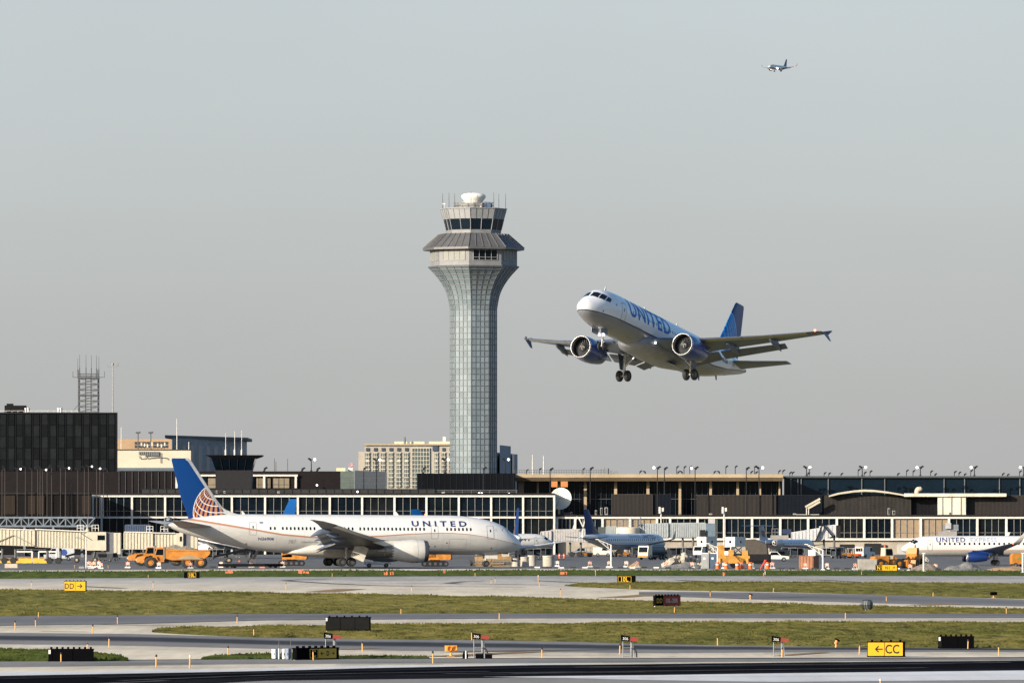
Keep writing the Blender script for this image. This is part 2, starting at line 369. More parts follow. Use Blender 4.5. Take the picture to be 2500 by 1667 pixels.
rnd = random.Random(5)
for k in range(16):
    f = rnd.uniform(.08, .97); x0 = rnd.uniform(-100, 1500); x1 = x0 + rnd.uniform(300, 1400)
    top_ = ((0, 1649), (640, 1638), (900, 1631), (1280, 1624), (1600, 1621), (1900, 1617), (2500, 1612)); bot_ = ((0, 1700), (640, 1662), (900, 1659), (1280, 1654), (1600, 1650), (1900, 1646), (2500, 1638))
    ground_line('runway_streak', [(x, interp(top_, x) * (1 - f) + interp(bot_, x) * f) for x in [x0 + (x1 - x0) * i / 12 for i in range(13)]], rnd.uniform(.15, .7), mat('runway_streak_grey', (.045, .047, .055), .9, var=.5, scale=.4, spec=.0) if k % 3 else mat('runway_streak_pale', (.12, .12, .125), .9, var=.6, scale=.4, spec=.0), .05 + .0015 * k)
for i in range(70):                                      # tyre scuffs and tar seams along the pavements
    px = rnd.uniform(-50, 2400); w = rnd.uniform(90, 420)
    lane = rnd.choice([((0, 1418), (2500, 1413)), ((0, 1430), (2500, 1414)), ((0, 1434), (1400, 1440), (2500, 1441)), ((0, 1536), (1400, 1515), (2500, 1514)), ((0, 1530), (1400, 1512), (2500, 1511)), ((0, 1592), (1400, 1600), (2500, 1598)), ((0, 1582), (1400, 1597), (2500, 1595)), ((0, 1634), (1000, 1623), (2500, 1609)), ((0, 1624), (2500, 1609))])
    y = lambda q: interp(lane, q); o_ = rnd.uniform(-2.5, 2.5); sl = rnd.uniform(-1.2, 2.2)
    ground_line('rubber_scuff_line', [(px + w * k / 5, y(px + w * k / 5) + o_ + sl * k / 5) for k in range(6)], rnd.uniform(.12, .5) * GD(y(px)) / 500, P_DARK if i % 4 else P_YEL, .034 + .0007 * i)
for k, lane in enumerate([((-100, 1428), (1300, 1433)), ((-100, 1420), (900, 1424), (2600, 1411)), ((-100, 1533), (640, 1521), (1280, 1515), (2600, 1512)), ((-100, 1580), (640, 1590), (1280, 1595), (2600, 1594)), ((-100, 1601), (1280, 1602), (2600, 1597)), ((-100, 1622), (1280, 1614), (2600, 1608)), ((-100, 1637), (900, 1627)), ((600, 1664), (2600, 1646.5)), ((1180, 1658), (2600, 1650))]):
    pts = [(x, interp(lane, x) + .4 * math.sin(x * .01 + k)) for x in range(int(lane[0][0]), int(lane[-1][0]) + 1, 100)]
    ground_line('sealed_joint', pts, .16 * GD(pts[len(pts) // 2][1]) / 400, P_DARK, .06 + .001 * k)
# ---- grass islands: low uneven turf with tufts along it
def turf_mat(name, a, b_, c):
    m = bpy.data.materials.new(name); t, b = nt(m); _, v = coords(t)
    n1 = noisex(t, v, 1.0, 5, (.03, .012, 1)); n2 = noisex(t, v, 1.0, 4, (.5, .06, .5)); n3 = noisex(t, v, 1.0, 3, (5, 2, 5))
    c1 = mixc(t, ((n1 - .42) * 7).op('MAXIMUM', 0).op('MINIMUM', 1), a, b_)
    c2 = mixc(t, ((n2 * .45 + n3 * .55 - .455) * 6).op('MAXIMUM', 0).op('MINIMUM', 1), c1, c)
    setc(t, b, c2); b.inputs['Roughness'].default_value = .9; b.inputs['Specular IOR Level'].default_value = .1
    return m
T_GRN = turf_mat('mown_turf', (.070, .078, .017), (.120, .112, .028), (.170, .146, .050))
T_DRK = turf_mat('dark_turf', (.034, .060, .014), (.050, .072, .017), (.075, .088, .020))
def grass(top, bot, m, x0, x1, tufts, hgt=.10, seed=1, rows=26):
    rnd = random.Random(seed); n = int((x1 - x0) / 7) ; mb = MB()
    pt = lambda px, k: 1 / ((1 - k) / GD(interp(top, px)) + k / GD(interp(bot, px)))
    def hz(x, d, px, k):
        e = min(1, min(k, 1 - k) * 14) * min(1, min(px - x0, x1 - px) / 6 + .05)
        return (hgt * .55 + hgt * .45 * (noise.noise((x * .9, d * .16, seed)) * .6 + noise.noise((x * .13, d * .02, seed + 3)) * .7)) * e + .02
    for i in range(n + 1):
        px = x0 + (x1 - x0) * i / n
        for j in range(rows + 1):
            k = j / rows; d = pt(px, k); x = (px - 1250) * d / F
            mb.v.append((x, d, hz(x, d, px, k)))
    for i in range(n):
        for j in range(rows):
            q = i * (rows + 1) + j; mb.f.append((q, q + 1, q + rows + 2, q + rows + 1)); mb.m.append(0)
    for _ in range(tufts):
        px = rnd.uniform(x0 + 2, x1 - 2); k = rnd.choice((rnd.uniform(.01, .99), rnd.uniform(.0, .12), rnd.uniform(.0, .99)))
        if abs(interp(top, px) - interp(bot, px)) < .6: continue
        d = pt(px, k); x = (px - 1250) * d / F; b = hz(x, d, px, k) - .02
        edge_ = min(k, 1 - k) < .035; w = rnd.uniform(.03, .10) * (1.4 if edge_ else 1); h = rnd.uniform(.5, 1.25) * hgt * (rnd.uniform(1.0, 2.3) if edge_ else 1) * (.9 + noise.noise((x * .3, d * .05, 9)) * .6); l = rnd.uniform(-.07, .07)
        q = len(mb.v); mb.v += [(x - w, d, b), (x + w, d + rnd.uniform(-.1, .1), b), (x + l, d + rnd.uniform(-.05, .05), b + h)]
        mb.f.append((q, q + 1, q + 2)); mb.m.append(0)
    o = mb.build('grass', m, smooth=True, fix=False); me = o.data
    me.normals_split_custom_set_from_vertices([Vector((.55 * noise.noise((v.co.x * 1.3, v.co.y * .35, 2)), -.25 + .4 * noise.noise((v.co.x * .5, v.co.y * .12, 7)), 1)).normalized() for v in me.vertices])
    return tag(o, kind='stuff')
# far thin strip in front of the apron
grass(L((0, 1396), (640, 1394.5), (1280, 1392.5), (2500, 1394.5)), L((0, 1412.5), (640, 1408), (1280, 1405.5), (2500, 1405.5)), T_DRK, -140, 2640, 12000, .16, 1, 12)
# island at right between the two taxiways
grass(L((1378, 1429), (1420, 1425), (1560, 1421.5), (1900, 1421), (2200, 1423), (2500, 1424.5)), L((1378, 1430), (1420, 1433), (1600, 1440), (1900, 1445), (2200, 1453), (2500, 1462)), T_GRN, 1378, 2640, 20000, .10, 2, 14)
# big island at left tapering to the right
grass(L((0, 1440), (320, 1443), (640, 1447), (960, 1452), (1280, 1459), (1600, 1469), (1900, 1475), (2200, 1483), (2500, 1489)), L((0, 1504), (320, 1501), (640, 1498), (960, 1497), (1280, 1497), (2500, 1497.5)), T_GRN, -140, 2640, 60000, .09, 3)
# second island, pointed at its left end
grass(L((372, 1542), (400, 1536.5), (480, 1532.5), (640, 1530.5), (1000, 1526), (1280, 1524), (1600, 1520.5), (2500, 1520)), L((372, 1543), (420, 1547), (560, 1553), (640, 1556), (960, 1560.5), (1280, 1563.5), (1600, 1572), (1900, 1577), (2200, 1581), (2500, 1583)), T_GRN, 372, 2640, 60000, .085, 4)
# near scraps of grass
grass(L((0, 1588), (100, 1588.5), (220, 1593), (280, 1601), (312, 1613)), L((0, 1614.5), (312, 1613.5)), T_DRK, -140, 311, 9000, .09, 5, 12)
grass(L((492, 1608), (520, 1603.5), (600, 1600.5), (700, 1601.5), (800, 1604.5), (1046, 1605.5)), L((492, 1609.2), (640, 1608), (1046, 1606.7)), T_DRK, 492, 1045, 9000, .08, 6, 6)
# ================================================================ CONTROL TOWER
def octo(r, z, off=-5.5):
    return [(r * math.sin(R(off + 45 * k)), -r * math.cos(R(off + 45 * k)), z) for k in range(8)]
def facegrid(mb, r0, r1, n, w, z0, z1, hor=None, out=.04, mi=0, ends=True):
    """ribs on the eight faces between two octagon rings"""
    for k in range(8):
        a0, b0 = Vector(octo(r0, z0)[k]), Vector(octo(r0, z0)[(k + 1) % 8]); a1, b1 = Vector(octo(r1, z1)[k]), Vector(octo(r1, z1)[(k + 1) % 8])
        nr = ((a0 + b0) / 2); nr.z = 0; nr.normalize()
        for i in range(n + 1):
            if i == n or (not ends and i == 0): continue
            t = i / n; mb.bar(a0.lerp(b0, t) + nr * out, a1.lerp(b1, t) + nr * out, w, w, mi)

def build_tower():
    d = 1600.0; s = S(d); zz = lambda y: H + (YH - y) * s
    zy = lambda zoom: zz(450 + zoom * .236)              # heights measured on the photograph
    t = empty('control_tower', ((1156 - 1250) * s, d, 0), 0, 'tall eight-sided glass control tower flaring out to a broad collar and windowed cab', 'control tower')
    m_sh = bpy.data.materials.new('tower_glass_panels'); tt, b = nt(m_sh)
    at = tt.nodes.new('ShaderNodeAttribute'); at.attribute_name = 'panel'; _, v = coords(tt)
    pv = X(tt, at.outputs['Fac']); n = noisex(tt, v, .25, 3)
    setc(tt, b, mixc(tt, (pv * .7 + n * .3), (.115, .15, .172), (.235, .285, .31)))
    b.inputs['Roughness'].default_value = .22; b.inputs['Specular IOR Level'].default_value = .6
    m_ln = mat('tower_mullion', (.12, .13, .135), .5)
    m_c = mat('tower_grey_panel', (.205, .21, .215), .6, var=.22, scale=.4)
    m_c2 = mat('tower_pale_panel', (.285, .292, .295), .55, var=.2, scale=.4)
    m_rf = mat('tower_metal_roof', (.12, .12, .122), .45, metal=.2, var=.25, scale=.5)
    prof = [(5.7, 0)]; zt = zy(1300); step = 1.43
    k = int(zt / step)
    prof = [(5.7, zt - step * i) for i in range(k, -1, -1)]
    fl = [(5.7, zt), (5.92, zy(1230)), (6.4, zy(1140)), (7.1, zy(1070)), (8.17, zy(1000)), (9.46, zy(930)), (11.0, zy(864))]
    h = zt
    while True:
        h += step * .84
        if h >= fl[-1][1] - .4: prof.append(fl[-1]); break
        prof.append((interp([(b_, a_) for a_, b_ in fl], h), h))
    mb = MB(); rings = []; rnd = random.Random(3)
    vals = []
    for (r0, z0), (r1, z1) in zip(prof, prof[1:]):
        A, B = octo(r0, z0), octo(r1, z1)
        for q in range(8):
            for i in range(4):
                f = lambda ring, t_: Vector(ring[q]).lerp(Vector(ring[(q + 1) % 8]), t_)
                mb.add([f(A, i / 4), f(A, (i + 1) / 4), f(B, (i + 1) / 4), f(B, i / 4)], [(0, 1, 2, 3)]); vals.append(rnd.random() * .8 + .2 * rnd.random())
    o = mb.build('shaft', m_sh, t, fix=False)
    ca = o.data.attributes.new('panel', 'FLOAT', 'FACE'); ca.data.foreach_set('value', vals)
    g = MB()
    for (r0, z0), (r1, z1) in zip(prof, prof[1:]):
        facegrid(g, r0, r1, 4, .13, z0, z1, out=.03)
    for r, z in prof:
        ring = [Vector(p) for p in octo(r + .05, z)]
        for q in range(8): g.bar(ring[q], ring[(q + 1) % 8], .14, .14)
    g.build('mullion_grid', m_ln, o)
    mb = MB(); mb.loft([octo(11.05, zy(864)), octo(11.25, zy(858)), octo(11.1, zy(850)), octo(10.5, zy(850))], cap0=False, cap1=False)
    mb.build('collar', m_ln, t)
    mb = MB(); mb.loft([octo(10.7, zy(850)), octo(10.7, zy(690))])
    w = mb.build('upper_storey', m_c, t)
    # openings and louvres of the storey under the eave
    for q in range(8):
        A, B = [Vector(p) for p in (octo(10.76, 0)[q], octo(10.76, 0)[(q + 1) % 8])]
        dark = q in (0, 5, 2)
        lo, hi = zy(798), zy(694)
        sub = MB(); p0, p1 = A.lerp(B, .13), A.lerp(B, .87); nr = ((A + B) / 2).normalized()
        sub.add([p0 + Vector((0, 0, lo)), p1 + Vector((0, 0, lo)), p1 + Vector((0, 0, hi)), p0 + Vector((0, 0, hi))], [(0, 1, 2, 3)])
        win = sub.build('window' if dark else 'louvre', GLASS if dark else mat('tower_louvre', (.25, .25, .225), .6, var=.3, scale=3, sc=(.2, .2, 3)), w, fix=False)
        fr = MB(); nn = 4
        for i in range(nn + 1):
            c = p0.lerp(p1, i / nn) + nr * .05; fr.bar(c + Vector((0, 0, lo)), c + Vector((0, 0, hi)), .12 if dark else .08)
        for zc in ([lo, lo + (hi - lo) * .27, hi] if dark else [lo, hi]):
            fr.bar(p0 + nr * .05 + Vector((0, 0, zc)), p1 + nr * .05 + Vector((0, 0, zc)), .1)
        fr.build('window_frame', m_c2, w)
    mb = MB(); mb.loft([octo(11.9, zy(690)), octo(12.45, zy(686)), octo(12.45, zy(664)), octo(8.43, zy(517)), octo(6.7, zy(515))])
    rf = mb.build('eave_roof', m_rf, t)
    g = MB(); facegrid(g, 12.45, 8.45, 5, .2, zy(664), zy(517), out=.05); g.build('roof_seam', mat('roof_seam', (.12, .115, .11), .5), rf)
    mb = MB(); mb.loft([octo(6.75, zy(517)), octo(6.8, zy(478))]); mb.build('cab_base', m_c, t)
    mb = MB(); mb.loft([octo(6.75, zy(478)), octo(7.4, zy(365))]); cb = mb.build('cab_glass', mat('cab_glass', (.004, .012, .022), .1, var=.3), t)
    for q in range(8):
        for u in (0, .5):
            f = lambda r_, z_: Vector(octo(r_, z_)[q]).lerp(Vector(octo(r_, z_)[(q + 1) % 8]), u)
            a_, b_ = f(6.83, zy(478)), f(7.48, zy(365)); g = MB(); g.bar(a_, b_, .16); g.build('cab_mullion', m_c2, t)
    mb = MB(); mb.loft([octo(7.45, zy(366)), octo(8.1, zy(266)), octo(8.3, zy(262)), octo(8.3, zy(255)), octo(7.9, zy(254))]); tb = mb.build('cab_fascia', m_c2, t)
    g = MB(); facegrid(g, 7.47, 8.12, 4, .07, zy(364), zy(268), out=.02); g.build('panel_joint', m_ln, tb)
    mb = MB(); mb.lathe([(4.5, zy(254)), (4.6, zy(200))], n=16, cap1=True); mb.build('equipment_deck', mat('deck_grey', (.20, .20, .19), .7), t)
    g = MB()
    for i in range(20):
        a = 2 * math.pi * i / 20; g.tube((4.85 * math.cos(a), 4.85 * math.sin(a), zy(254)), (4.85 * math.cos(a), 4.85 * math.sin(a), zy(193)), .05, n=4)
    for z in (193, 222):
        ring = [(4.85 * math.cos(2 * math.pi * i / 20), 4.85 * math.sin(2 * math.pi * i / 20), zy(z)) for i in range(20)]
        for i in range(20): g.bar(ring[i], ring[(i + 1) % 20], .09)
    g.build('deck_railing', GREY, t)
    mb = MB(); mb.lathe([(2.0, zy(200)), (2.05, zy(190)), (2.5, zy(165)), (2.95, zy(140)), (3.05, zy(126)), (2.9, zy(114)), (2.3, zy(98)), (1.2, zy(90)), (.05, zy(88))], n=32)
    mb.build('radar_dome', mat('radome_white', (.78, .74, .68), .4, var=.1), t, smooth=True)
    mb = MB(); mb.box((1.75, -3.9, zy(222)), (.7, .6, 1.1)); mb.build('equipment_cabinet', WHITE, t)
    mb = MB(); mb.box((3.4, -3.3, zy(222)), (1.6, .8, 1.1)); mb.build('equipment_cabinet', mat('cabinet_blue', (.06, .09, .16), .5), t)
    for zx, y0 in ((347, 95), (413, 93), (472, 103), (641, 84), (876, 93), (928, 103), (998, 96)):
        x = (zx - 666) * .0236; mb = MB(); q = math.sqrt(max(0, 7.7 ** 2 - x * x)) * .55
        mb.tube((x, -q, zy(254)), (x, -q, zy(160)), .09, .07, n=6); mb.tube((x, -q, zy(160)), (x, -q, zy(y0)), .06, .04, n=5)
        mb.build('whip_antenna', DGREY, t)
    mb = MB(); mb.box((-7.2, -2.5, zy(208)), (.7, .2, .25)); mb.tube((-7.0, -2.5, zy(254)), (-7.0, -2.5, zy(200)), .05, n=5); mb.build('wind_sensor', WHITE, t)
build_tower()

# ================================================================ TERMINAL BUILDINGS
def block(root, name, m, x0, x1, y0, y1, d, dep, world=True):
    # plan widens slightly to the rear, its sides shaped along the camera's sight lines to stay hidden
    (a, zb), (b, zt) = XZ(x0, y1, d), XZ(x1, y0, d); k = (d + dep) / d
    mb = MB(); mb.prism([(a, d), (b, d), (b * k, d + dep), (a * k, d + dep)], zb, zt, 'z'); return mb.build(name, m, root, world=True)
def root_at(name, px, d, label, cat, group=None):
    return empty(name, ((px - 1250) * S(d), d, 0), 0, label, cat, group)
def bot(d): return YH + H / S(d)                         # photo row of the ground at distance d

def concourse(name, cols, tiers, d, dep, label, panes=4, wide=5.0, skip=(), tanbays=(), base_y=None, roof_over=1.5):
    """long low hall: white frame of columns and beams, dark glazing with thin mullions in every bay"""
    r = root_at(name, (cols[0] + cols[-1]) / 2, d, label, 'terminal building')
    x0, x1 = cols[0], cols[-1]; top = tiers[0][0]
    mb = MB(); mb.pbox(x0 + .6, x1 - .6, top + 1, bot(d), d + .8, dep); mb.build('hall_body', CHAR, r, world=True)
    mb = MB(); mb.pbox(x0 - 2, x1 + 2, top - 4.5, top - .2, d - .4, dep + 2); mb.build('roof', mat('roof_edge_brown', (.02, .017, .017), .7, spec=.15), r, world=True)
    for ti, (a, b, th) in enumerate(tiers):
        mb = MB(); mb.pbox(x0 - wide / 2, x1 + wide / 2, a, a + th, d - .25, .7); mb.build('beam', WHITE, r, world=True)
        for i, c in enumerate(cols):
            mb = MB(); mb.pbox(c - wide / 2, c + wide / 2, a + th, b, d - .2, .6); mb.build('column', WHITE, r, world=True)
        for i in range(len(cols) - 1):
            if (ti, i) in skip: continue
            p, q = cols[i] + wide / 2, cols[i + 1] - wide / 2
            tanb = (ti, i) in tanbays
            mb = MB(); mb.pbox(p, q, a + th, b, d + .35, .25)
            wd = mb.build('wall_panel' if tanb else 'window', TANP if tanb else mat('hall_glass_%d' % ((i * 5 + ti * 3 + len(cols)) % 7), [(.003, .008, .014), (.004, .009, .012), (.006, .010, .013), (.003, .007, .012), (.004, .010, .016), (.009, .012, .014), (.004, .010, .018)][(i * 5 + ti * 3 + len(cols)) % 7], .12, var=.6, scale=.35, spec=.14), r, world=True)
            g = MB()
            for k in range(1, panes):
                xx = p + (q - p) * k / panes; g.pbox(xx - .55, xx + .55, a + th, b, d + .15, .19)
            zr = a + th + (b - a - th) * .72; g.pbox(p, q, zr - .35, zr + .35, d + .2, .14)
            o = g.build('mullion', mat('thin_mullion', (.26, .25, .23), .5), None, world=True, loc=r.location)
            o.location = (0, 0, 0); o.parent = wd
    return r
D1 = 1460.0
c1 = concourse('glass_concourse', [227, 248, 322, 403, 484, 566, 647, 727, 805, 884, 963, 1041, 1120, 1199, 1277, 1353],
          [(1208, 1260, 5), (1260.3, bot(D1) - .3, 4.5)], D1, 32, 'two-storey glass concourse with white columns and beams behind the wide-body airliner', skip=())
c2 = concourse('long_concourse', [1360, 1404, 1471, 1538, 1604, 1636, 1703, 1768, 1836, 1905, 1973, 2043, 2110, 2178, 2248, 2317, 2386, 2457, 2526, 2595],
          [(1260.5, 1313, 5)], D1 + 2, 26, 'long single-storey white-framed concourse with tan bays right of the satellite dish', wide=5.5,
          tanbays={(0, 2), (0, 3), (0, 13), (0, 14)})
mb = MB(); mb.pbox(1362, 2598, 1313.3, 1318.5, D1 + 1.2, 1.0); mb.build('ledge', WHITE, c2, world=True)
mb = MB(); mb.pbox(1362, 2598, 1318.8, bot(D1) - .1, D1 + 2.0, .6); gw = mb.build('ground_floor_wall', mat('ground_floor_render', (.36, .32, .26), .8, var=.3, scale=.2), c2, world=True)
for a, b, y in ((1700, 1726, 1326), (1742, 1775, 1325), (1905, 1950, 1327), (2050, 2085, 1328), (2110, 2150, 1326), (2152, 2166, 1330), (2190, 2222, 1328), (2255, 2290, 1328), (2380, 2420, 1328), (2460, 2498, 1328), (1500, 1540, 1327), (1570, 1610, 1326)):
    mb = MB(); mb.pbox(a, b, y, bot(D1) - .6, D1 + 1.8, .15); mb.build('roller_door', CHAR if (a // 10) % 3 else mat('pale_door', (.42, .40, .36), .7), c2, world=True)

# hub building behind: dark walls set back above the concourse
D2 = 1520.0
hb = root_at('dark_terminal_block', 400, D2, 'long dark terminal block with white framed bays and tan blinds below the ramp tower', 'terminal building')
block(hb, 'main_wall', mat('dark_brown_wall', (.012, .009, .010), .5, var=.4, scale=.1, spec=.15), -60, 831, 1150, bot(D2), D2, 40)
for x in list(range(290, 425, 16)):
    mb = MB(); mb.pbox(x, x + 1.2, 1151, 1206, D2 - .25, .2); mb.build('mullion', DGREY, hb, world=True)
mb = MB(); mb.pbox(429, 727, 1158, 1162.5, D2 - .9, .8); mb.build('beam', WHITE, hb, world=True)
for x in (431, 567, 645, 722):
    mb = MB(); mb.pbox(x - 2.6, x + 2.6, 1162.6, 1191, D2 - .8, .7); mb.build('column', WHITE, hb, world=True)
for a, b in ((508, 562), (626, 642), (649, 660), (667, 706)):
    mb = MB(); mb.pbox(a, b, 1167, 1191, D2 - .35, .3); bl = mb.build('window_blind', mat('tan_blind', (.22, .18, .12), .7, var=.2), hb, world=True)
    g = MB()
    for k in range(1, 3): xx = a + (b - a) * k / 3; g.pbox(xx - .3, xx + .3, 1167, 1191, D2 - .45, .08)
    g.pbox(a, b, 1182, 1182.7, D2 - .45, .08); o = g.build('blind_seam', DGREY, None, world=True, loc=hb.location); o.location = (0, 0, 0); o.parent = bl
for a, b in ((436, 505), (573, 622)):
    mb = MB(); mb.pbox(a, b, 1165, 1191, D2 - .3, .25); mb.build('window', GLASS, hb, world=True)
def parapet(name, x0, x1, y0, y1, d, label):
    """roof-edge parapet of dark panels"""
    r = root_at(name, (x0 + x1) / 2, d, label, 'parapet')
    block(r, 'panel_wall', mat('parapet_panel', (.032, .034, .035), .45, spec=.2, var=.25, scale=.2), x0, x1, y0, y1, d, .5)
    g = MB(); n = int((x1 - x0) / 20)
    for i in range(n + 1): x = x0 + (x1 - x0) * i / n; g.pbox(x - .5, x + .5, y0 + .4, y1, d - .1, .1)
    g.build('panel_joint', BLACK, r, world=True)
    mb = MB(); mb.pbox(x0, x1, y0 - 1, y0 - .05, d - .12, .75); mb.build('coping', CHAR, r, world=True)
    return r
pp = parapet('roof_parapet', 345, 1062, 1194, 1204, D1 + 6, 'low dark panelled parapet along the roof above the white-framed glass concourse')
def rail(name, x0, x1, ytop, ybot, d, step, label, m=DGREY, mid=1):
    r = root_at(name, (x0 + x1) / 2, d, label, 'railing')
    g = MB()
    n = int((x1 - x0) / step)
    for k in range(mid + 1):
        y = ytop + (ybot - ytop) * k / (mid + 1); a, z = XZ(x0, y, d); b, _ = XZ(x1, y, d); g.bar((a, d, z), (b, d, z), .07)
    for i in range(n + 1):
        x = x0 + (x1 - x0) * i / n; a, z0 = XZ(x, ybot, d); _, z1 = XZ(x, ytop, d); g.bar((a, d, z0), (a, d, z1), .07)
    g.build('post_and_rail', m, r, world=True)
rail('roof_railing', 832, 1018, 1166, 1193, D1 + 6.3, 21, 'thin tall mesh fence on the roof in front of the hotel')
rail('roof_railing', 1062, 1262, 1196, 1204, D1 + 6.3, 22, 'thin railing along the concourse roof in front of the black roof block', GREY)

bb = root_at('black_roof_block', 1140, D2, 'low windowless black roof block at the foot of the control tower', 'terminal building')
block(bb, 'wall', mat('black_cladding', (.005, .006, .009), .4, spec=.12, var=.5, scale=.12, sc=(1, 1, .2)), 1018, 1258, 1155, bot(D2), D2, 38)
g = MB()
for x in range(1030, 1258, 14): g.pbox(x, x + .8, 1156, 1203, D2 - .15, .1)
g.build('cladding_rib', CHAR, bb, world=True)

# office block at the far left
D3 = 1540.0
ob = root_at('office_block', 140, D3, 'tall black glass office block at the left with a lattice antenna mast on its roof', 'office building')
block(ob, 'core', mat('office_dark', (.006, .007, .009), .4, spec=.15), -120, 284.5, 1009, bot(D3), D3 + .8, 36)
block(ob, 'roof_edge', CHAR, -120, 287, 1006.5, 1009, D3 - .1, 38)
block(ob, 'corner_pier', BLACK, 283, 287, 1009.2, 1206, D3, 37)
for i in range(-6, 14):
    x0 = 17.5 + i * 20.4 - 2 if i else 15.5
    for j in range(5):
        y0 = 1010 + j * 28
        v = .014 + .026 * ((i * 7 + j * 3) % 5) / 5
        nm = 'office_glass_%d' % ((i * 7 + j * 3) % 5)
        if x0 + 19 > 284: continue
        if j == 4 and i < -1: continue
        mb = MB(); mb.pbox(x0 + 1, x0 + 19.4, y0, y0 + 27, D3 + .3, .3)
        mb.build('window', mat(nm, (v * .38, v * .44, v * .5), .25, var=.4, scale=.3, spec=.2), ob, world=True)
g = MB()
for i in range(-6, 14):
    x0 = 17.5 + i * 20.4; g.pbox(x0 - .8, x0 + .8, 1009, 1150, D3 + .1, .2)
g.build('fin', BLACK, ob, world=True)
pn = root_at('roof_plant_room', 38, D3 + 8, 'black plant room box on the left end of the office block roof', 'plant room')
block(pn, 'housing', BLACK, 11, 65, 989.5, 1006.5, D3 + 8, 6); block(pn, 'cooling_box', BLACK, 16, 33, 985, 989.4, D3 + 9, 3)
for px, lab in ((66.5, 'short silver vent beside the black plant room on the office block roof'), (146, 'silver twin vent in the middle of the office block roof')):
    v = root_at('roof_vent', px, D3 + 3, lab, 'vent')
    for k in (0, 1):
        mb = MB(); x, z0 = XZ(px + k * 6 - 3, 1006.3, D3 + 3); _, z1 = XZ(px, 996, D3 + 3)
        mb.tube((x, D3 + 3, z0), (x, D3 + 3, z1 - .25), .28, n=10); mb.tube((x, D3 + 3, z1 - .25), (x, D3 + 3, z1), .4, .34, n=10); mb.build('flue', STEEL, v, world=True)
rail('roof_pipe_rail', 0, 190, 1002.5, 1006.3, D3 + 1.5, 14, 'pale pipe rail running along the office block roof edge', WHITE, 0)
# lattice antenna mast
def lattice_mast():
    d = D3 + 10; t = root_at('lattice_antenna_mast', 216.5, d, 'dark steel lattice mast bristling with whip antennas on the office block roof', 'antenna mast')
    x0, zb = XZ(193, 1006.3, d); x1, zt = XZ(240, 924, d); w = x1 - x0; y0, y1 = d - w / 2, d + w / 2
    g = MB(); cs = [(x0, y0), (x1, y0), (x1, y1), (x0, y1)]
    for x, y in cs: g.bar((x, y, zb), (x, y, zt + 2), .2)
    nb = 6
    for k in range(nb + 1):
        z = zb + (zt - zb) * k / nb
        for i in range(4): g.bar((*cs[i], z), (*cs[(i + 1) % 4], z), .13 if k not in (3,) else .3)
        if k < nb:
            z2 = zb + (zt - zb) * (k + 1) / nb
            for i in range(4):
                a, b = cs[i], cs[(i + 1) % 4]; g.bar((*a, z), (*b, z2), .09); g.bar((*b, z), (*a, z2), .09)
    for fx in (.37, .65): g.bar((x0 + w * fx, y0 + .5, zb), (x0 + w * fx, y0 + .5, zt), .22)
    g.build('lattice_frame', DGREY, t, world=True)
    g = MB(); ov = 1.3
    g.span((x0 - .2, y0 - .2, zt), (x1 + .2, y1 + .2, zt + .15))
    for zz_ in (.6, 1.1):
        for a, b in (((x0, y0), (x1, y0)), ((x0, y1), (x1, y1)), ((x0, y0), (x0, y1)), ((x1, y0), (x1, y1))): g.bar((*a, zt + zz_), (*b, zt + zz_), .1)
    for i in range(9): g.bar((x0 + w * i / 8, y0, zt), (x0 + w * i / 8, y0, zt + 1.1), .08)
    g.bar((x0 - 1.5, d, zt + .3), (x1 + 1.5, d, zt + .3), .12)
    for sx_ in (x0 - 1.45, x1 + 1.45): g.tube((sx_, d, zt + .3), (sx_, d, zt + 1.7), .06, n=5)
    g.build('platform', DGREY, t, world=True)
    for px, y, yy in ((191.5, 876, y0), (196, 866, y0), (211.5, 866, y0), (221.5, 866, y1), (234, 867, y1), (240, 870, y1)):
        g = MB(); a, z1 = XZ(px, y, d); g.tube((a, yy, zt), (a, yy, zt + (z1 - zt) * .45), .11, n=5); g.tube((a, yy, zt + (z1 - zt) * .45), (a, yy, z1), .06, .04, n=5); g.build('whip_antenna', DGREY, t, world=True)
    a, z0 = XZ(178, 1003.5, d); g = MB(); b, z1 = XZ(195, 984, d); g.bar((a, d, z0), (b, d, z1), .12); g.build('stay', DGREY, t, world=True)
lattice_mast()
def weather_mast():
    d = D3 + 6; t = root_at('weather_mast', 275, d, 'slim pole with a crossbar of wind instruments on the office block roof', 'weather mast')
    a, zb = XZ(275, 1006.3, d); _, zt = XZ(275, 892, d)
    g = MB(); g.tube((a, d, zb), (a, d, zt), .17, .12, n=6); g.build('pole', GREY, t, world=True)
    g = MB(); g.bar((a - 1.1, d, zt - .3), (a + 1.2, d, zt - .3), .09)
    g.tube((a, d, zt), (a, d, zt + .55), .28, .3, n=8)
    for dx, h in ((-1.1, .5), (1.0, .6), (1.3, .9)): g.tube((a + dx, d, zt - .3), (a + dx * 1.08, d, zt - .3 + h), .06, n=5)
    g.tube((a - .4, d, zt), (a - .4, d, zt + 1.0), .05, n=4); g.build('instrument_bar', GREY, t, world=True)
weather_mast()
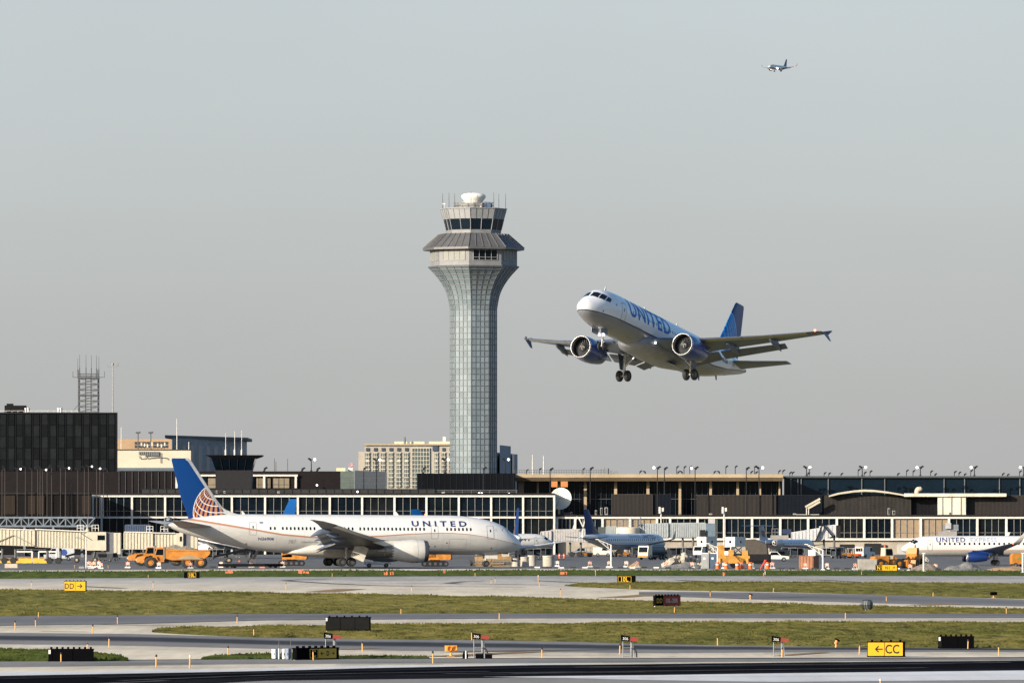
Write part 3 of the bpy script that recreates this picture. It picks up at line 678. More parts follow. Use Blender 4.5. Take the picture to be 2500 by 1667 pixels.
# cream and orange buildings behind
D4 = 1620.0
cb = root_at('cream_equipment_building', 376, D4, 'plain cream rendered building with rows of antenna panels on its wall beside the office block', 'building')
block(cb, 'wall', mat('cream_render', (.54, .49, .38), .75, var=.12, scale=.1), 283, 466, 1098.5, bot(D4), D4, 30)
block(cb, 'roof_edge', CHAR, 283, 467, 1096.6, 1098.4, D4 - .2, 31)
block(cb, 'lower_band', mat('blue_grey_band', (.10, .13, .16), .6), 283, 468, 1141.5, 1149, D4 - 2.4, 2)
for k in range(10):
    x = 338.5 + k * 5.1; mb = MB(); mb.pbox(x, x + 3.2, 1102, 1113 if k > 2 else 1109, D4 - .45, .35); mb.build('antenna_panel', GREY, cb, world=True)
g = MB()
for a, b in (((340, 1112), (342, 1119)), ((342, 1119), (352, 1120)), ((352, 1120), (358, 1114)), ((358, 1119), (388, 1116)), ((388, 1116), (409, 1118)), ((409, 1118), (409, 1122)), ((392, 1105), (392, 1130))):
    (xa, za), (xb_, zb_) = XZ(*a, D4), XZ(*b, D4); g.bar((xa, D4 - .3, za), (xb_, D4 - .3, zb_), .12)
g.build('cable_run', DGREY, cb, world=True)
def roof_mast(px, y0, y1, d, label, head=None, r=.1, m=GREY):
    t = root_at('roof_antenna' if head is None else 'floodlight_pole', px, d, label, 'antenna' if head is None else 'light pole')
    a, zb = XZ(px, y1, d); _, zt = XZ(px, y0, d)
    g = MB(); g.tube((a, d, zb), (a, d, zt), r, r * .7, n=6); g.build('pole', m, t, world=True)
    return t
for px, y0, lab in ((296, 1043, 'thin whip antenna at the left end of the cream building roof'), (432, 1022, 'tallest thin white whip antenna above the cream building roof'), (461, 1078, 'short white rod on the right corner of the cream building roof')):
    roof_mast(px, y0, 1096.5, D4 + 2, lab, r=.12, m=WHITE)
for px, lab in ((337, 'dark camera pole nearer the left on the cream building roof'), (368, 'dark camera pole nearer the right on the cream building roof')):
    d = D4 + 3; t = root_at('camera_pole', px, d, lab, 'camera pole'); a, zb = XZ(px, 1096.5, d); _, zt = XZ(px, 1056, d)
    g = MB(); g.tube((a, d, zb), (a, d, zt), .14, n=6); g.build('pole', DGREY, t, world=True)
    g = MB(); g.box((a - .3, d, zt), (.5, .6, .4)); g.box((a + .35, d, zt + .05), (.5, .5, .45)); g.build('camera_head', DGREY, t, world=True)
mb = MB()
for k, px in enumerate((345, 353, 360, 371, 385, 394, 402)):
    an = root_at('panel_antenna', px, D4 + 4, 'white panel antenna in the row on top of the cream building', 'antenna', 'panel antennas on the cream building roof')
    mb = MB(); mb.pbox(px - 1.6, px + 1.6, 1080 + (k % 3) * 2, 1088 + (k % 3) * 2, D4 + 4, .25); mb.build('panel', WHITE, an, world=True)
    mb = MB(); mb.pbox(px - .4, px + .4, 1080 + (k % 3), 1096.4, D4 + 4.27, .15); mb.build('bracket_pole', DGREY, an, world=True)

D5 = 1950.0
og = root_at('brick_hotel_wing', 430, D5, 'orange brick building with a shaded blue side behind the cream building', 'building')
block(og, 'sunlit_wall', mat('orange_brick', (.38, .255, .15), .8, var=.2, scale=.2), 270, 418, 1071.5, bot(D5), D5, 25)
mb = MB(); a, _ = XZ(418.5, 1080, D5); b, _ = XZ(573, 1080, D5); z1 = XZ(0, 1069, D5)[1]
mb.prism([(a, D5 + 4), (b, D5 + 60), (b, D5 + 90), (a, D5 + 30)], 0, z1, 'z'); mb.build('side_wall', mat('shaded_blue_wall', (.15, .175, .21), .6, var=.3, scale=.05), og, world=True)  # shade of this side painted in as a blue-grey wall colour
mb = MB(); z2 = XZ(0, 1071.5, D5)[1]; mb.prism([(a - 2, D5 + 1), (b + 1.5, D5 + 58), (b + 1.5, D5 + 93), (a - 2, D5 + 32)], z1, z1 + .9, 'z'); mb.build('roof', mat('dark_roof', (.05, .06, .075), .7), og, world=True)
for x0, x1 in ((328, 367), (373, 411)):
    for y in (1078, 1086.5):
        for k in range(4):
            w = (x1 - x0) / 4; mb = MB(); mb.pbox(x0 + k * w + .8, x0 + (k + 1) * w - .8, y, y + 6.5, D5 - .12, .1); mb.build('window', mat('hotel_window', (.05, .06, .07), .2), og, world=True)
for k in range(9):
    u0, u1 = k / 9 + .03, k / 9 + .08; mb = MB()
    fa = lambda u, z: (a + (b - a) * u, D5 + 4 + 56 * u - .15, z)
    mb.add([fa(u0, 18), fa(u1, 18), fa(u1, z1 - 2), fa(u0, z1 - 2)], [(0, 1, 2, 3)]); mb.build('window_strip', mat('blue_window', (.07, .095, .14), .3), og, world=True)

# hotel behind the tower
D6 = 1900.0
ht = root_at('hotel', 1010, D6, 'broad sandy hotel with many narrow windows rising behind the concourse left of the control tower', 'hotel')
m_ht = mat('hotel_stone', (.36, .33, .28), .8, var=.2, scale=.1); m_hw = mat('hotel_glass', (.10, .13, .13), .2, var=.5, scale=.4)
block(ht, 'main_wall', m_ht, 890, 1130, 1084, bot(D6), D6 + .5, 30)
block(ht, 'end_wing', m_ht, 875, 889.5, 1102, bot(D6), D6 + 6, 20)
block(ht, 'cornice', mat('hotel_cornice', (.36, .30, .2), .8), 889, 1131, 1083, 1086.5, D6 - .2, 31)
for x0, x1 in ((963, 994), (1001, 1036), (1047, 1128)): block(ht, 'rooftop_housing', mat('pale_yellow_render', (.66, .58, .38), .8), x0, x1, 1077.5, 1083, D6 + 3, 10)
block(ht, 'chimney', WHITE, 1081, 1088, 1066, 1077, D6 + 5, 2)
g = MB(); a, z0 = XZ(988, 1083, D6); _, z1 = XZ(988, 1066, D6); g.tube((a, D6 + 1, z0), (a, D6 + 1, z1), .35, .2, n=6); g.build('flue', DGREY, ht, world=True)
bays = [(892, 903), (911, 922), (930, 941), (949, 960), (968, 979), (987, 998), (1061, 1070), (1078, 1088), (1096, 1106), (1114, 1124)]
for i, (x0, x1) in enumerate(bays):
    mb = MB(); mb.pbox(x0 + 8.5 - 7, x1 - 1, 1093, 1101, D6 + .25, .2); mb.build('top_window', mat('hotel_dark_glass', (.05, .06, .08), .2), ht, world=True)
    mb = MB(); mb.pbox(x0, x1, 1104, 1190, D6 + .2, .25); w = mb.build('window_strip', m_hw, ht, world=True)
    g = MB()
    for k in range(9): y = 1104 + k * 10; g.pbox(x0, x1, y, y + 1.6, D6 + .05, .13)
    xm = (x0 + x1) / 2
    for xx in (xm - 2.2, xm + 1.6): g.pbox(xx, xx + .9, 1104, 1190, D6 + .08, .1)
    g.pbox(x0 + 2, x1 - 2, 1122, 1127, D6 + .02, .15)
    o = g.build('window_frame', mat('hotel_frame', (.56, .52, .42), .7), None, world=True, loc=ht.location); o.location = (0, 0, 0); o.parent = w
mb = MB(); mb.pbox(1006, 1049, 1093, 1190, D6 + .2, .25); w = mb.build('window_wall', m_hw, ht, world=True)
g = MB()
for k in range(7): x = 1006 + k * 7.1; g.pbox(x - .5, x + .5, 1093, 1190, D6 + .05, .1)
for k in range(10): y = 1093 + k * 10; g.pbox(1006, 1049, y, y + 1.2, D6 + .06, .1)
o = g.build('window_frame', mat('hotel_frame', (.56, .52, .42), .7), None, world=True, loc=ht.location); o.location = (0, 0, 0); o.parent = w
block(ht, 'dark_stair_window', mat('blue_stair_glass', (.05, .07, .11), .3), 1056, 1069, 1086.8, 1101, D6 + .1, .1)
hr_ = root_at('shaded_hotel_wing', 1235, D6 + 40, 'blue-grey shaded high-rise wing showing just right of the control tower', 'hotel')
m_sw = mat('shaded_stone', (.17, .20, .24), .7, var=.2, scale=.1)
def turned(root, name, m, x0, x1, y0, d, dep, skew):
    mb = MB(); a, _ = XZ(x0, 0, d); b, _ = XZ(x1, 0, d); z = XZ(0, y0, d)[1]
    mb.prism([(a, d), (b, d + skew), (b, d + skew + dep), (a, d + dep)], 0, z, 'z'); return mb.build(name, m, root, world=True)
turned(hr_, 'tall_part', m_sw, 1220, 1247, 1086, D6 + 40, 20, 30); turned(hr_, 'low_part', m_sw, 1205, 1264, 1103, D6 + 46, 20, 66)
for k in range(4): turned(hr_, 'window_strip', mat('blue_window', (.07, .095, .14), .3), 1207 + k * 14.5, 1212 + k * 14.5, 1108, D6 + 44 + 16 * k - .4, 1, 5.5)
gb = root_at('glass_office', 880, D4, 'low greenish glass office behind the roof fence left of the hotel', 'office building')
block(gb, 'wall', mat('greenish_glass', (.13, .16, .14), .3, var=.4, scale=.1), 820, 865, 1150, bot(D4), D4, 20)
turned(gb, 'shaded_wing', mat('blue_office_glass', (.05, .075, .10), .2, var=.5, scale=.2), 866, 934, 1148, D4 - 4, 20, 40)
block(gb, 'plant_box', mat('pale_yellow_render', (.66, .58, .38), .8), 821, 843, 1142, 1149.8, D4 + 3, 8); block(gb, 'plant_box', WHITE, 850, 861, 1141, 1149.8, D4 + 5, 6)
rs = root_at('round_red_sign', 857, D4 + 60, 'faint round pink sign standing above the low rooftops left of the hotel', 'sign')
mb = MB(); a, z = XZ(857, 1134.5, D4 + 60); mb.lathe([(.05, 0), (.55, .0), (.55, .2), (.05, .2)], (a, D4 + 60, z), 'y', 20); mb.lathe([(.35, 0), (.48, 0), (.48, .25), (.35, .25)], (a, D4 + 59.9, z), 'y', 20)
mb.build('disc', mat('pink_sign', (.55, .30, .32), .5), rs, world=True)
mb = MB(); mb.tube((a, D4 + 60.1, 5), (a, D4 + 60.1, z - .5), .2, n=8); mb.build('post', DGREY, rs, world=True)

# ramp control tower (flared cab)
D7 = 1490.0
rt = root_at('ramp_tower', 577, D7, 'small dark ramp tower with a flat overhanging roof and outward-leaning windows above the concourse', 'ramp tower')
def trap(name, m, xt0, xt1, yt, xb0, xb1, yb, d, dep, root=rt, top_out=1.5):
    (a, zt), (b, _), (c, zb), (e, _) = XZ(xt0, yt, d), XZ(xt1, yt, d), XZ(xb0, yb, d), XZ(xb1, yb, d)
    mb = MB(); mb.loft([[(c, d, zb), (e, d, zb), (e, d + dep, zb), (c, d + dep, zb)], [(a, d - top_out, zt), (b, d - top_out, zt), (b, d + dep + top_out, zt), (a, d + dep + top_out, zt)]])
    return mb.build(name, m, root, world=True)
trap('cab_glass', GLASS, 517, 623, 1119, 526, 615, 1147, D7, 7)
trap('cab_base', CHAR, 526, 615, 1147.1, 527, 614, 1206, D7 + .1, 6.8, top_out=0)
trap('roof', CHAR, 500, 641, 1110.5, 510, 637, 1114.5, D7 - 1, 9, top_out=.5); trap('roof_soffit', CHAR, 510, 637, 1114.6, 518, 624, 1119, D7 - .6, 8, top_out=.6)
for f in (.2, .4, .6, .8):
    (a, z1), (b, z0) = XZ(517 + 106 * f, 1119, D7 - 1.5), XZ(526 + 89 * f, 1147, D7)
    mb = MB(); mb.bar((a, D7 - 1.56, z1), (b, D7 - .06, z0), .12); mb.build('window_post', CHAR, rt, world=True)
for px, y in ((573, 1080), (590, 1079), (551, 1085)):
    mb = MB(); a, z0 = XZ(px, 1110.4, D7 + 3); _, z1 = XZ(px, y - 28, D7 + 3); mb.tube((a, D7 + 3, z0), (a, D7 + 3, z1), .1, .05, n=5); mb.tube((a, D7 + 3, z0), (a, D7 + 3, z0 + 1.2), .22, n=6); mb.build('roof_antenna', WHITE, rt, world=True)

# terminal with the sandy fascia, curving back to the right
D8 = 1540.0
tt_ = root_at('sandy_terminal', 1600, D8, 'terminal with a deep sandy concrete fascia on tall tan columns behind the long concourse', 'terminal building')
block(tt_, 'glass_wall', GLASS, 1262, 1910, 1173, bot(D8), D8 + 4, 40)
mb = MB(); prof = [(1247, 1157), (1247, 1162), (1253, 1166), (1262, 1174)]
for nm, ya, yb_, out in (('fascia_edge', 1157, 1165.5, 0), ):
    mb = MB(); mb.pbox(1248, 1912, ya, yb_, D8 - 3, 50); mb.build(nm, TAN, tt_, world=True)
mb = MB(); rings = []
for px in (1249, 1911):
    a, z0 = XZ(px, 1165.6, D8 - 2.5); _, z1 = XZ(px, 1174, D8 - 2.5); off = 1.2 if px < 1300 else 0
    rings.append([(a, D8 - 2.9, z0), (a, D8 + 20, z0), (a + off, D8 + 20, z1), (a + off, D8 - 2.0, z1)])
mb.loft(rings); mb.build('sloped_soffit', mat('tan_soffit', (.27, .20, .12), .85, var=.2, scale=.3), tt_, world=True)
for px, w in ((1272, 14), (1313, 5), (1365, 5), (1429, 7), (1503, 7), (1582, 7), (1660, 6), (1735, 6), (1801, 6), (1856, 4), (1903, 4)):
    mb = MB(); mb.pbox(px - w / 2, px + w / 2, 1174.2, bot(D8), D8 + 1.6, 1.4); mb.build('column', TAN, tt_, world=True)
g = MB()
for k, px in enumerate(range(1285, 1905, 13)):
    g.pbox(px, px + .7, 1175, 1260, D8 + 3.7, .25)
g.pbox(1265, 1908, 1217, 1218.5, D8 + 3.6, .35); g.build('glazing_bar', mat('dim_mullion', (.06, .06, .065), .5), tt_, world=True)
for a, b in ((1346, 1361), (1369, 1386)): block(tt_, 'orange_panel', mat('orange_board', (.55, .20, .06), .6, var=.1), a, b, 1174.6, 1188.5, D8 - 3.1, .4)
rail('roof_railing', 1256, 1480, 1147, 1156.8, D8 - 1, 6, 'close-set railing along the edge of the sandy terminal roof', DGREY)
for x0, x1, y0, m, lab in ((1494, 1593, 1207, BROWN, 'brown corrugated plant enclosure on the long concourse roof, left of the navy one'), (1593.5, 1638, 1207, NAVYW, 'small navy plant enclosure joined to a brown one on the concourse roof'),
                        (1701, 1894, 1209, BROWN, 'longest brown corrugated plant enclosure on the concourse roof below the sandy columns'), (1895, 2006, 1209, NAVYW, 'wide navy plant enclosure behind the white sloping conveyor frame'),
                        (2012, 2224, 1208, mat('dark_wall_with_stains', (.028, .024, .022), .6, var=.5, scale=.8, sc=(1, 1, .3), col2=(.065, .06, .052), spec=.15), 'stained dark brown wall below the white arched canopy'), (2211.5, 2288, 1209.5, BLACK, 'black recess block left of the white stair tower'),
                        (2359, 2620, 1210, BROWN, 'brown plain cladding block at the far right of the concourse roof')):
    dd = D1 + 14 + (.5 if m is NAVYW else 0) + (1.2 if m is BLACK else 0)
    e = root_at('plant_enclosure', (x0 + x1) / 2, dd, lab, 'plant enclosure'); block(e, 'cladding', m, x0, x1, y0, 1262, dd, 9)
    g = MB(); n = max(2, int((x1 - x0) / 3.2))
    for i in range(n + 1): x = x0 + (x1 - x0) * i / n; g.pbox(x - .35, x + .35, y0, 1258, dd - .09, .08)
    g.pbox(x0, x1, y0 - 1.2, y0 - .05, dd - .15, 9.3); g.build('rib', CHAR if m is not BROWN else mat('brown_rib', (.06, .05, .045), .6), e, world=True)
# far right terminal: dark blue glass, white arch canopy and stair tower
D9 = 1555.0
fr_ = root_at('blue_glass_terminal', 2250, D9, 'long dark blue glass terminal with a flat roofline at the far right', 'terminal building')
block(fr_, 'glass_wall', mat('deep_blue_glass', (.004, .012, .022), .2, spec=.25, var=.4, scale=.15), 1914, 2660, 1166, bot(D9), D9, 40)
block(fr_, 'roof_edge', mat('roof_slate', (.05, .062, .07), .6), 1912, 2662, 1161.5, 1165.8, D9 - 1, 42)
for px in (1931, 1948, 1956, 2022, 2104, 2160, 2305, 2355, 2440, 2490, 2535):
    mb = MB(); mb.pbox(px - .9, px + .9, 1166, 1215, D9 - .4, .4); mb.build('mullion', mat('pale_mullion', (.14, .16, .17), .5), fr_, world=True)
ar = root_at('arched_canopy', 2115, D1 + 13, 'cream shallow arched canopy over the stained dark wall', 'canopy')
pts = [(2024, 1209), (2050, 1202), (2085, 1196.5), (2110, 1194.5), (2135, 1195.5), (2170, 1200), (2206, 1206.5)]
mb = MB(); dA = D1 + 13
loop = [XZ(a, b, dA) for a, b in pts] + [XZ(a, b + 5.5 - 2 * abs(a - 2115) / 91, dA) for a, b in reversed(pts)]
mb.prism(loop, dA - 1, dA + 8, 'y'); mb.build('vault', CREAM, ar, world=True)
wb_ = root_at('white_stair_tower', 2323, D1 + 12, 'cream stair tower block with a long white beam crossing its top', 'stair tower')
block(wb_, 'tower_wall', mat('stained_white', (.66, .63, .52), .7, var=.3, scale=.5, sc=(1, 1, .2)), 2289, 2358, 1212, 1262, D1 + 12, 12)
block(wb_, 'beam', mat('stained_white', (.66, .63, .52), .7), 2207, 2457, 1204, 1211.8, D1 + 11.5, 4)
g = MB()
for px in (2300, 2322, 2345): g.pbox(px, px + 1.6, 1213, 1260, D1 + 11.85, .1)
g.build('joint', mat('joint_grey', (.3, .29, .25), .8), wb_, world=True)  # darker strips along the wall joints
vp = root_at('roof_cowl', 2240, D1 + 14, 'cream curved ventilation cowl standing on the white beam', 'vent')
mb = MB(); dV = D1 + 13; q = [(2238, 1204), (2238.5, 1198), (2241, 1194), (2246, 1193)]
for (a, b), (c, e) in zip(q, q[1:]):
    (xa, za), (xb_, zb_) = XZ(a, b, dV), XZ(c, e, dV); mb.tube((xa, dV, za), (xb_, dV, zb_), .52, n=10)
    mb.ball((xb_, dV, zb_), .52, 8, 6)
mb.build('duct', mat('cowl_cream', (.66, .52, .36), .6), vp, world=True, smooth=True)
cv = root_at('white_conveyor_frame', 1985, D1 + 11, 'white sloping covered stair frame on posts in front of the navy enclosure', 'roof stair')
g = MB(); dC = D1 + 11
for a, b in (((1966, 1237), (2002, 1217)), ((1972, 1241), (2002, 1224))):
    (xa, za), (xb_, zb_) = XZ(*a, dC), XZ(*b, dC); g.bar((xa, dC, za), (xb_, dC, zb_), .5, .45)
g.build('sloping_beam', CREAM, cv, world=True)
g = MB()
for px, y in ((1969, 1236), (1974, 1238)): g.pbox(px - 1, px + 1, y, 1258, dC + .1, .3)
g.pbox(1940, 2000, 1255, 1258, dC + .4, .3); g.build('post', WHITE, cv, world=True)

# satellite dish
def dish():
    d = D1 + 8; x, z = XZ(1370, 1217.5, d); t = root_at('satellite_dish', 1370, d, 'large white satellite dish on the concourse roof in front of the sandy terminal', 'satellite dish')
    rr = 27 * S(d); mb = MB(); pr = [(rr * k / 8, .55 * (k / 8) ** 2) for k in range(9)]
    pr[0] = (.01, 0)
    T = Matrix.Translation((x, d, z)) @ Matrix.Rotation(R(-14), 4, 'Z') @ Matrix.Rotation(R(90 - 8), 4, 'X')
    out = [(r, h) for r, h in pr] + [(r, h - .08) for r, h in reversed(pr)]
    mb.lathe(out, n=32, T=T); bowl = mb.build('bowl', mat('dish_white', (.70, .68, .60), .6, var=.12), t, world=True, smooth=True, edge=40)
    g = MB(); foc = T @ Vector((0, 0, 1.1))
    for a in (0, 2.1, 4.2): g.bar(T @ Vector((rr * .85 * math.cos(a), rr * .85 * math.sin(a), .42)), foc, .05)
    g.box(foc, (.2, .3, .2)); g.build('feed_arm', GREY, t, world=True)
    g = MB(); zb = XZ(0, 1260.2, d)[1]; g.tube((x + .15, d + .7, zb), (x + .15, d + .6, z - .3), .32, n=8); g.bar((x + .15, d + .7, z - .3), (x, d + .1, z), .4)
    g.span((x - 2.4, d, zb), (x + 3.4, d + 1.8, zb + .5)); g.span((x + .3, d - .4, zb + .5), (x + 2.2, d + .8, zb + .9)); g.build('mount', DGREY, t, world=True)
dish()
# left cluster wall of the concourse under the office block
lb = root_at('dim_concourse_wing', 110, D1 - 20, 'dim brown concourse wing with ribbed panels at the left below the office block', 'terminal building')
block(lb, 'wall', mat('dim_brown_wall', (.009, .008, .0085), .6, spec=.1, var=.5, scale=.15, sc=(1, 1, .1)), -80, 224, 1206, bot(D1 - 20), D1 - 20, 18)
block(lb, 'roof', CHAR, -82, 226, 1202, 1205.8, D1 - 20.4, 19)
for x0, x1 in ((8, 37), (68, 108), (200, 222)): block(lb, 'ribbed_panel', mat('dim_tan_panel', (.030, .023, .019), .7, spec=.1, var=.4, scale=2, sc=(3, 1, .1)), x0, x1, 1209, 1255, D1 - 20.3, .25)
# ================================================================ AIRCRAFT
# local frame: x forward from the nose (stations s run aft, x = -s), y to port, z up from the fuselage axis
ST_A = [(0, .02, -.58, -.62), (.06, .24, -.34, -.86), (.2, .46, -.12, -1.06), (.5, .76, .15, -1.28), (.9, .99, .42, -1.45), (1.35, 1.19, .70, -1.58), (1.8, 1.34, 1.05, -1.69), (2.3, 1.49, 1.42, -1.79),
        (2.8, 1.62, 1.68, -1.87), (3.5, 1.76, 1.87, -1.95), (4.4, 1.87, 1.99, -2.02), (5.4, 1.94, 2.05, -2.06), (6.5, 1.975, 2.07, -2.07), (15, 1.975, 2.07, -2.07), (24, 1.975, 2.07, -2.07), (25.5, 1.97, 2.07, -1.98),
        (27.5, 1.92, 2.07, -1.68), (29.5, 1.79, 2.07, -1.25), (31.5, 1.55, 2.06, -.75), (33.5, 1.2, 2.0, -.25), (35.3, .82, 1.86, .2), (36.6, .52, 1.7, .55), (37.3, .34, 1.52, .78), (37.57, .2, 1.36, .92)]
ST_B = [(0, .03, -1.55, -1.72), (.12, .33, -1.22, -1.98), (.4, .62, -.82, -2.2), (.9, 1.0, -.25, -2.42), (1.35, 1.27, .15, -2.54), (1.8, 1.5, .5, -2.65), (2.3, 1.72, .92, -2.74), (2.8, 1.92, 1.3, -2.81), (3.5, 2.14, 1.66, -2.88), (4.3, 2.35, 1.98, -2.93), (6, 2.65, 2.42, -2.97),
        (8.4, 2.84, 2.8, -2.97), (11.5, 2.885, 2.97, -2.97), (20, 2.885, 2.97, -2.97), (33, 2.885, 2.97, -2.97), (36, 2.885, 2.97, -2.93), (38.5, 2.83, 2.97, -2.78), (42, 2.6, 2.97, -2.35), (45.5, 2.2, 2.93, -1.72), (48.5, 1.72, 2.72, -1.1), (51, 1.22, 2.36, -.42),
        (53.2, .8, 1.95, .25), (54.2, .5, 1.62, .68), (54.8, .36, 1.48, .85), (55.5, .1, 1.25, 1.08)]
def scaled(st, k, w): return [(a * k, b * w, c * w, d * w) for a, b, c, d in st]
class Hull:
    def __init__(s, st): s.st = st; s.L = st[-1][0]
    def at(s, q):
        st = s.st
        if q <= st[0][0]: return st[0][1:]
        for i in range(len(st) - 1):
            if q <= st[i + 1][0]:
                a, b = st[i], st[i + 1]; h = b[0] - a[0]; t = (q - a[0]) / h; out = []
                for k in (1, 2, 3):
                    m0 = s.sl(i, k); m1 = s.sl(i + 1, k)
                    out.append((2 * t ** 3 - 3 * t * t + 1) * a[k] + (t ** 3 - 2 * t * t + t) * h * m0 + (-2 * t ** 3 + 3 * t * t) * b[k] + (t ** 3 - t * t) * h * m1)
                return out
        return st[-1][1:]
    def sl(s, i, k):
        st = s.st
        if i == 0: return (st[1][k] - st[0][k]) / (st[1][0] - st[0][0])
        if i == len(st) - 1: return (st[i][k] - st[i - 1][k]) / (st[i][0] - st[i - 1][0])
        a = (st[i][k] - st[i - 1][k]) / (st[i][0] - st[i - 1][0]); b = (st[i + 1][k] - st[i][k]) / (st[i + 1][0] - st[i][0])
        return 0 if a * b <= 0 else 2 * a * b / (a + b)
    def pt(s, q, th, off=0):
        w, t, b = s.at(q); zc, rz = (t + b) / 2, (t - b) / 2
        p = Vector((-q, (w) * math.cos(th), zc + rz * math.sin(th)))
        if off:
            n = Vector((0, math.cos(th) / max(w, .05), math.sin(th) / max(rz, .05))); n.normalize()
            e = .05; w2, t2, b2 = s.at(q + e); p2 = Vector((-(q + e), w2 * math.cos(th), (t2 + b2) / 2 + (t2 - b2) / 2 * math.sin(th)))
            ax = (p2 - p).normalized(); n = (n - ax * n.dot(ax)).normalized(); p = p + n * off
        return p
    def th(s, q, z):
        w, t, b = s.at(q); return math.asin(max(-.999, min(.999, (z - (t + b) / 2) / max((t - b) / 2, .01))))
    def mesh(s, n=48):
        qs = []
        for (a, *_), (b, *_) in zip(s.st, s.st[1:]):
            k = 2 if b - a < 1.2 else max(2, int((b - a) / 1.0)); qs += [a + (b - a) * i / k for i in range(k)]
        qs.append(s.L); mb = MB(); mb.loft([[s.pt(q, 2 * math.pi * i / n) for i in range(n)] for q in qs]); return mb
    def patch(s, poly_sz, side, off=.012, cuts=True, mb=None):
        """flat outline or mesh given in (station, height) laid on the skin of one side"""
        vs, fs = poly_sz; bm = bmesh.new()
        bv = [bm.verts.new((a, 0, b)) for a, b in vs]
        for f in fs:
            try: bm.faces.new([bv[i] for i in f])
            except ValueError: pass
        if cuts:
            lo, hi = min(b for a, b in vs), max(b for a, b in vs); n = max(1, int((hi - lo) / .14))
            for i in range(1, n): bmesh.ops.bisect_plane(bm, geom=bm.verts[:] + bm.edges[:] + bm.faces[:], plane_co=(0, 0, lo + (hi - lo) * i / n), plane_no=(0, 0, 1))
        mb = mb or MB(); bm.verts.index_update(); out = []
        for v in bm.verts:
            t = s.th(v.co.x, v.co.z); t = t if side > 0 else math.pi - t; out.append(s.pt(v.co.x, t, off))
        mb.add(out, [[v.index for v in f.verts] for f in bm.faces]); bm.free(); return mb
    def quadpatch(s, c4, off=.012, n=5, mb=None):
        """patch between four (station, angle) corners"""
        mb = mb or MB(); vs = []
        for i in range(n + 1):
            for j in range(n + 1):
                u, v = i / n, j / n
                q = [(1 - u) * (1 - v) * c4[0][k] + u * (1 - v) * c4[1][k] + u * v * c4[2][k] + (1 - u) * v * c4[3][k] for k in (0, 1)]
                vs.append(s.pt(q[0], q[1], off))
        return mb.add(vs, [(i * (n + 1) + j, (i + 1) * (n + 1) + j, (i + 1) * (n + 1) + j + 1, i * (n + 1) + j + 1) for i in range(n) for j in range(n)])
def rrect(cs, cz, w, h, r=None, n=3):
    r = r if r is not None else w * .42; pts = []
    for ax, az, a0 in ((1, 1, 0), (-1, 1, 90), (-1, -1, 180), (1, -1, 270)):
        for i in range(n + 1):
            a = R(a0 + 90 * i / n); pts.append((cs + ax * (w / 2 - r) + r * math.cos(a), cz + az * (h / 2 - r) + r * math.sin(a)))
    return pts, [tuple(range(len(pts)))]
def outline(cs, cz, w, h, t=.05):
    a, b = rrect(cs, cz, w, h, .15)[0], rrect(cs, cz, w - 2 * t, h - 2 * t, .12)[0]; n = len(a)
    return a + b, [(i, (i + 1) % n, n + (i + 1) % n, n + i) for i in range(n)]
def airfoil(c, tk, n=9):
    f = lambda x: 5 * tk * (.2969 * math.sqrt(x) - .126 * x - .3516 * x * x + .2843 * x ** 3 - .1036 * x ** 4) + .002
    xs = [(1 - math.cos(math.pi * i / n)) / 2 for i in range(n + 1)]
    up = [(x * c, f(x) * c) for x in xs]; lo = [(x * c, -f(x) * .62 * c) for x in reversed(xs[1:-1])]
    return up + lo
def wing_mb(secs, side):
    """secs: (span y, station of leading edge, chord, z, thickness, twist deg)"""
    rings = []
    for y, s0, c, z, tk, tw in secs:
        a = R(tw); rings.append([(-(s0 + x * math.cos(a) + h * math.sin(a)), side * y, z + h * math.cos(a) - x * math.sin(a)) for x, h in airfoil(c, tk)])
    mb = MB(); mb.loft(rings); return mb
def fin_mb(secs):
    """secs: (z, station of leading edge, chord, thickness)"""
    rings = []
    for z, s0, c, tk in secs:
        f = airfoil(c, tk); n = 9
        rings.append([(-(s0 + x), h if i <= n else h / .62, z) for i, (x, h) in enumerate(f)])
    mb = MB(); mb.loft(rings); return mb
def ramp(t, x, stops):
    r = t.nodes.new('ShaderNodeValToRGB'); t.links.new(x.k, r.inputs[0]); e = r.color_ramp.elements
    for i, (p, v) in enumerate(stops):
        q = e[i] if i < 2 else e.new(p); q.position = p; q.color = (v, v, v, 1)
    return X(t, r.outputs[0])
def hull_mat(name, L, line, top, low, linecol, w0, w1, radome=None, dirt=.1):
    """two-tone livery: paint above and below a cheat line that follows heights `line` (fraction of length, z)"""
    m = bpy.data.materials.new(name); t, b = nt(m); (x, y, z), v = coords(t)
    q = x * (-1.0 / L); zl = ramp(t, q, [(p, (h + 4) / 8) for p, h in line]) * 8.0 - 4.0
    hw = q * (w1 - w0) + w0; dz = z - zl
    n = noisex(t, v, .5, 5, (1, 1, 2)); n2 = noisex(t, v, 2.0, 3, (.4, 1, 1.6)); g = (n * .6 + n2 * .4 - .42) * 2.2; g = g.op('MAXIMUM', 0.0).op('MINIMUM', 1.0)
    tp = mixc(t, g, tuple(c * (1 - dirt) for c in top), top); lw = mixc(t, g, tuple(c * (1 - dirt * 2.2) for c in low), low)
    c = mixc(t, dz.lt(0.0), tp, lw)
    c = mixc(t, dz.op('ABSOLUTE').lt(hw), c, linecol)
    sm = ((q * (L / 4.3)).op('FLOORED_MODULO', 1.0).lt(.014)).op('MAXIMUM', ((dz + 4.0) * .62).op('FLOORED_MODULO', 1.0).lt(.014))
    c = mixc(t, sm * .22, c, (.12, .12, .12))            # skin joints
    if radome: c = mixc(t, q.lt(radome[0] / L), c, radome[1])
    setc(t, b, c); b.inputs['Roughness'].default_value = .3; b.inputs['Specular IOR Level'].default_value = .5
    b.inputs['Coat Weight'].default_value = .25; b.inputs['Coat Roughness'].default_value = .1
    return m
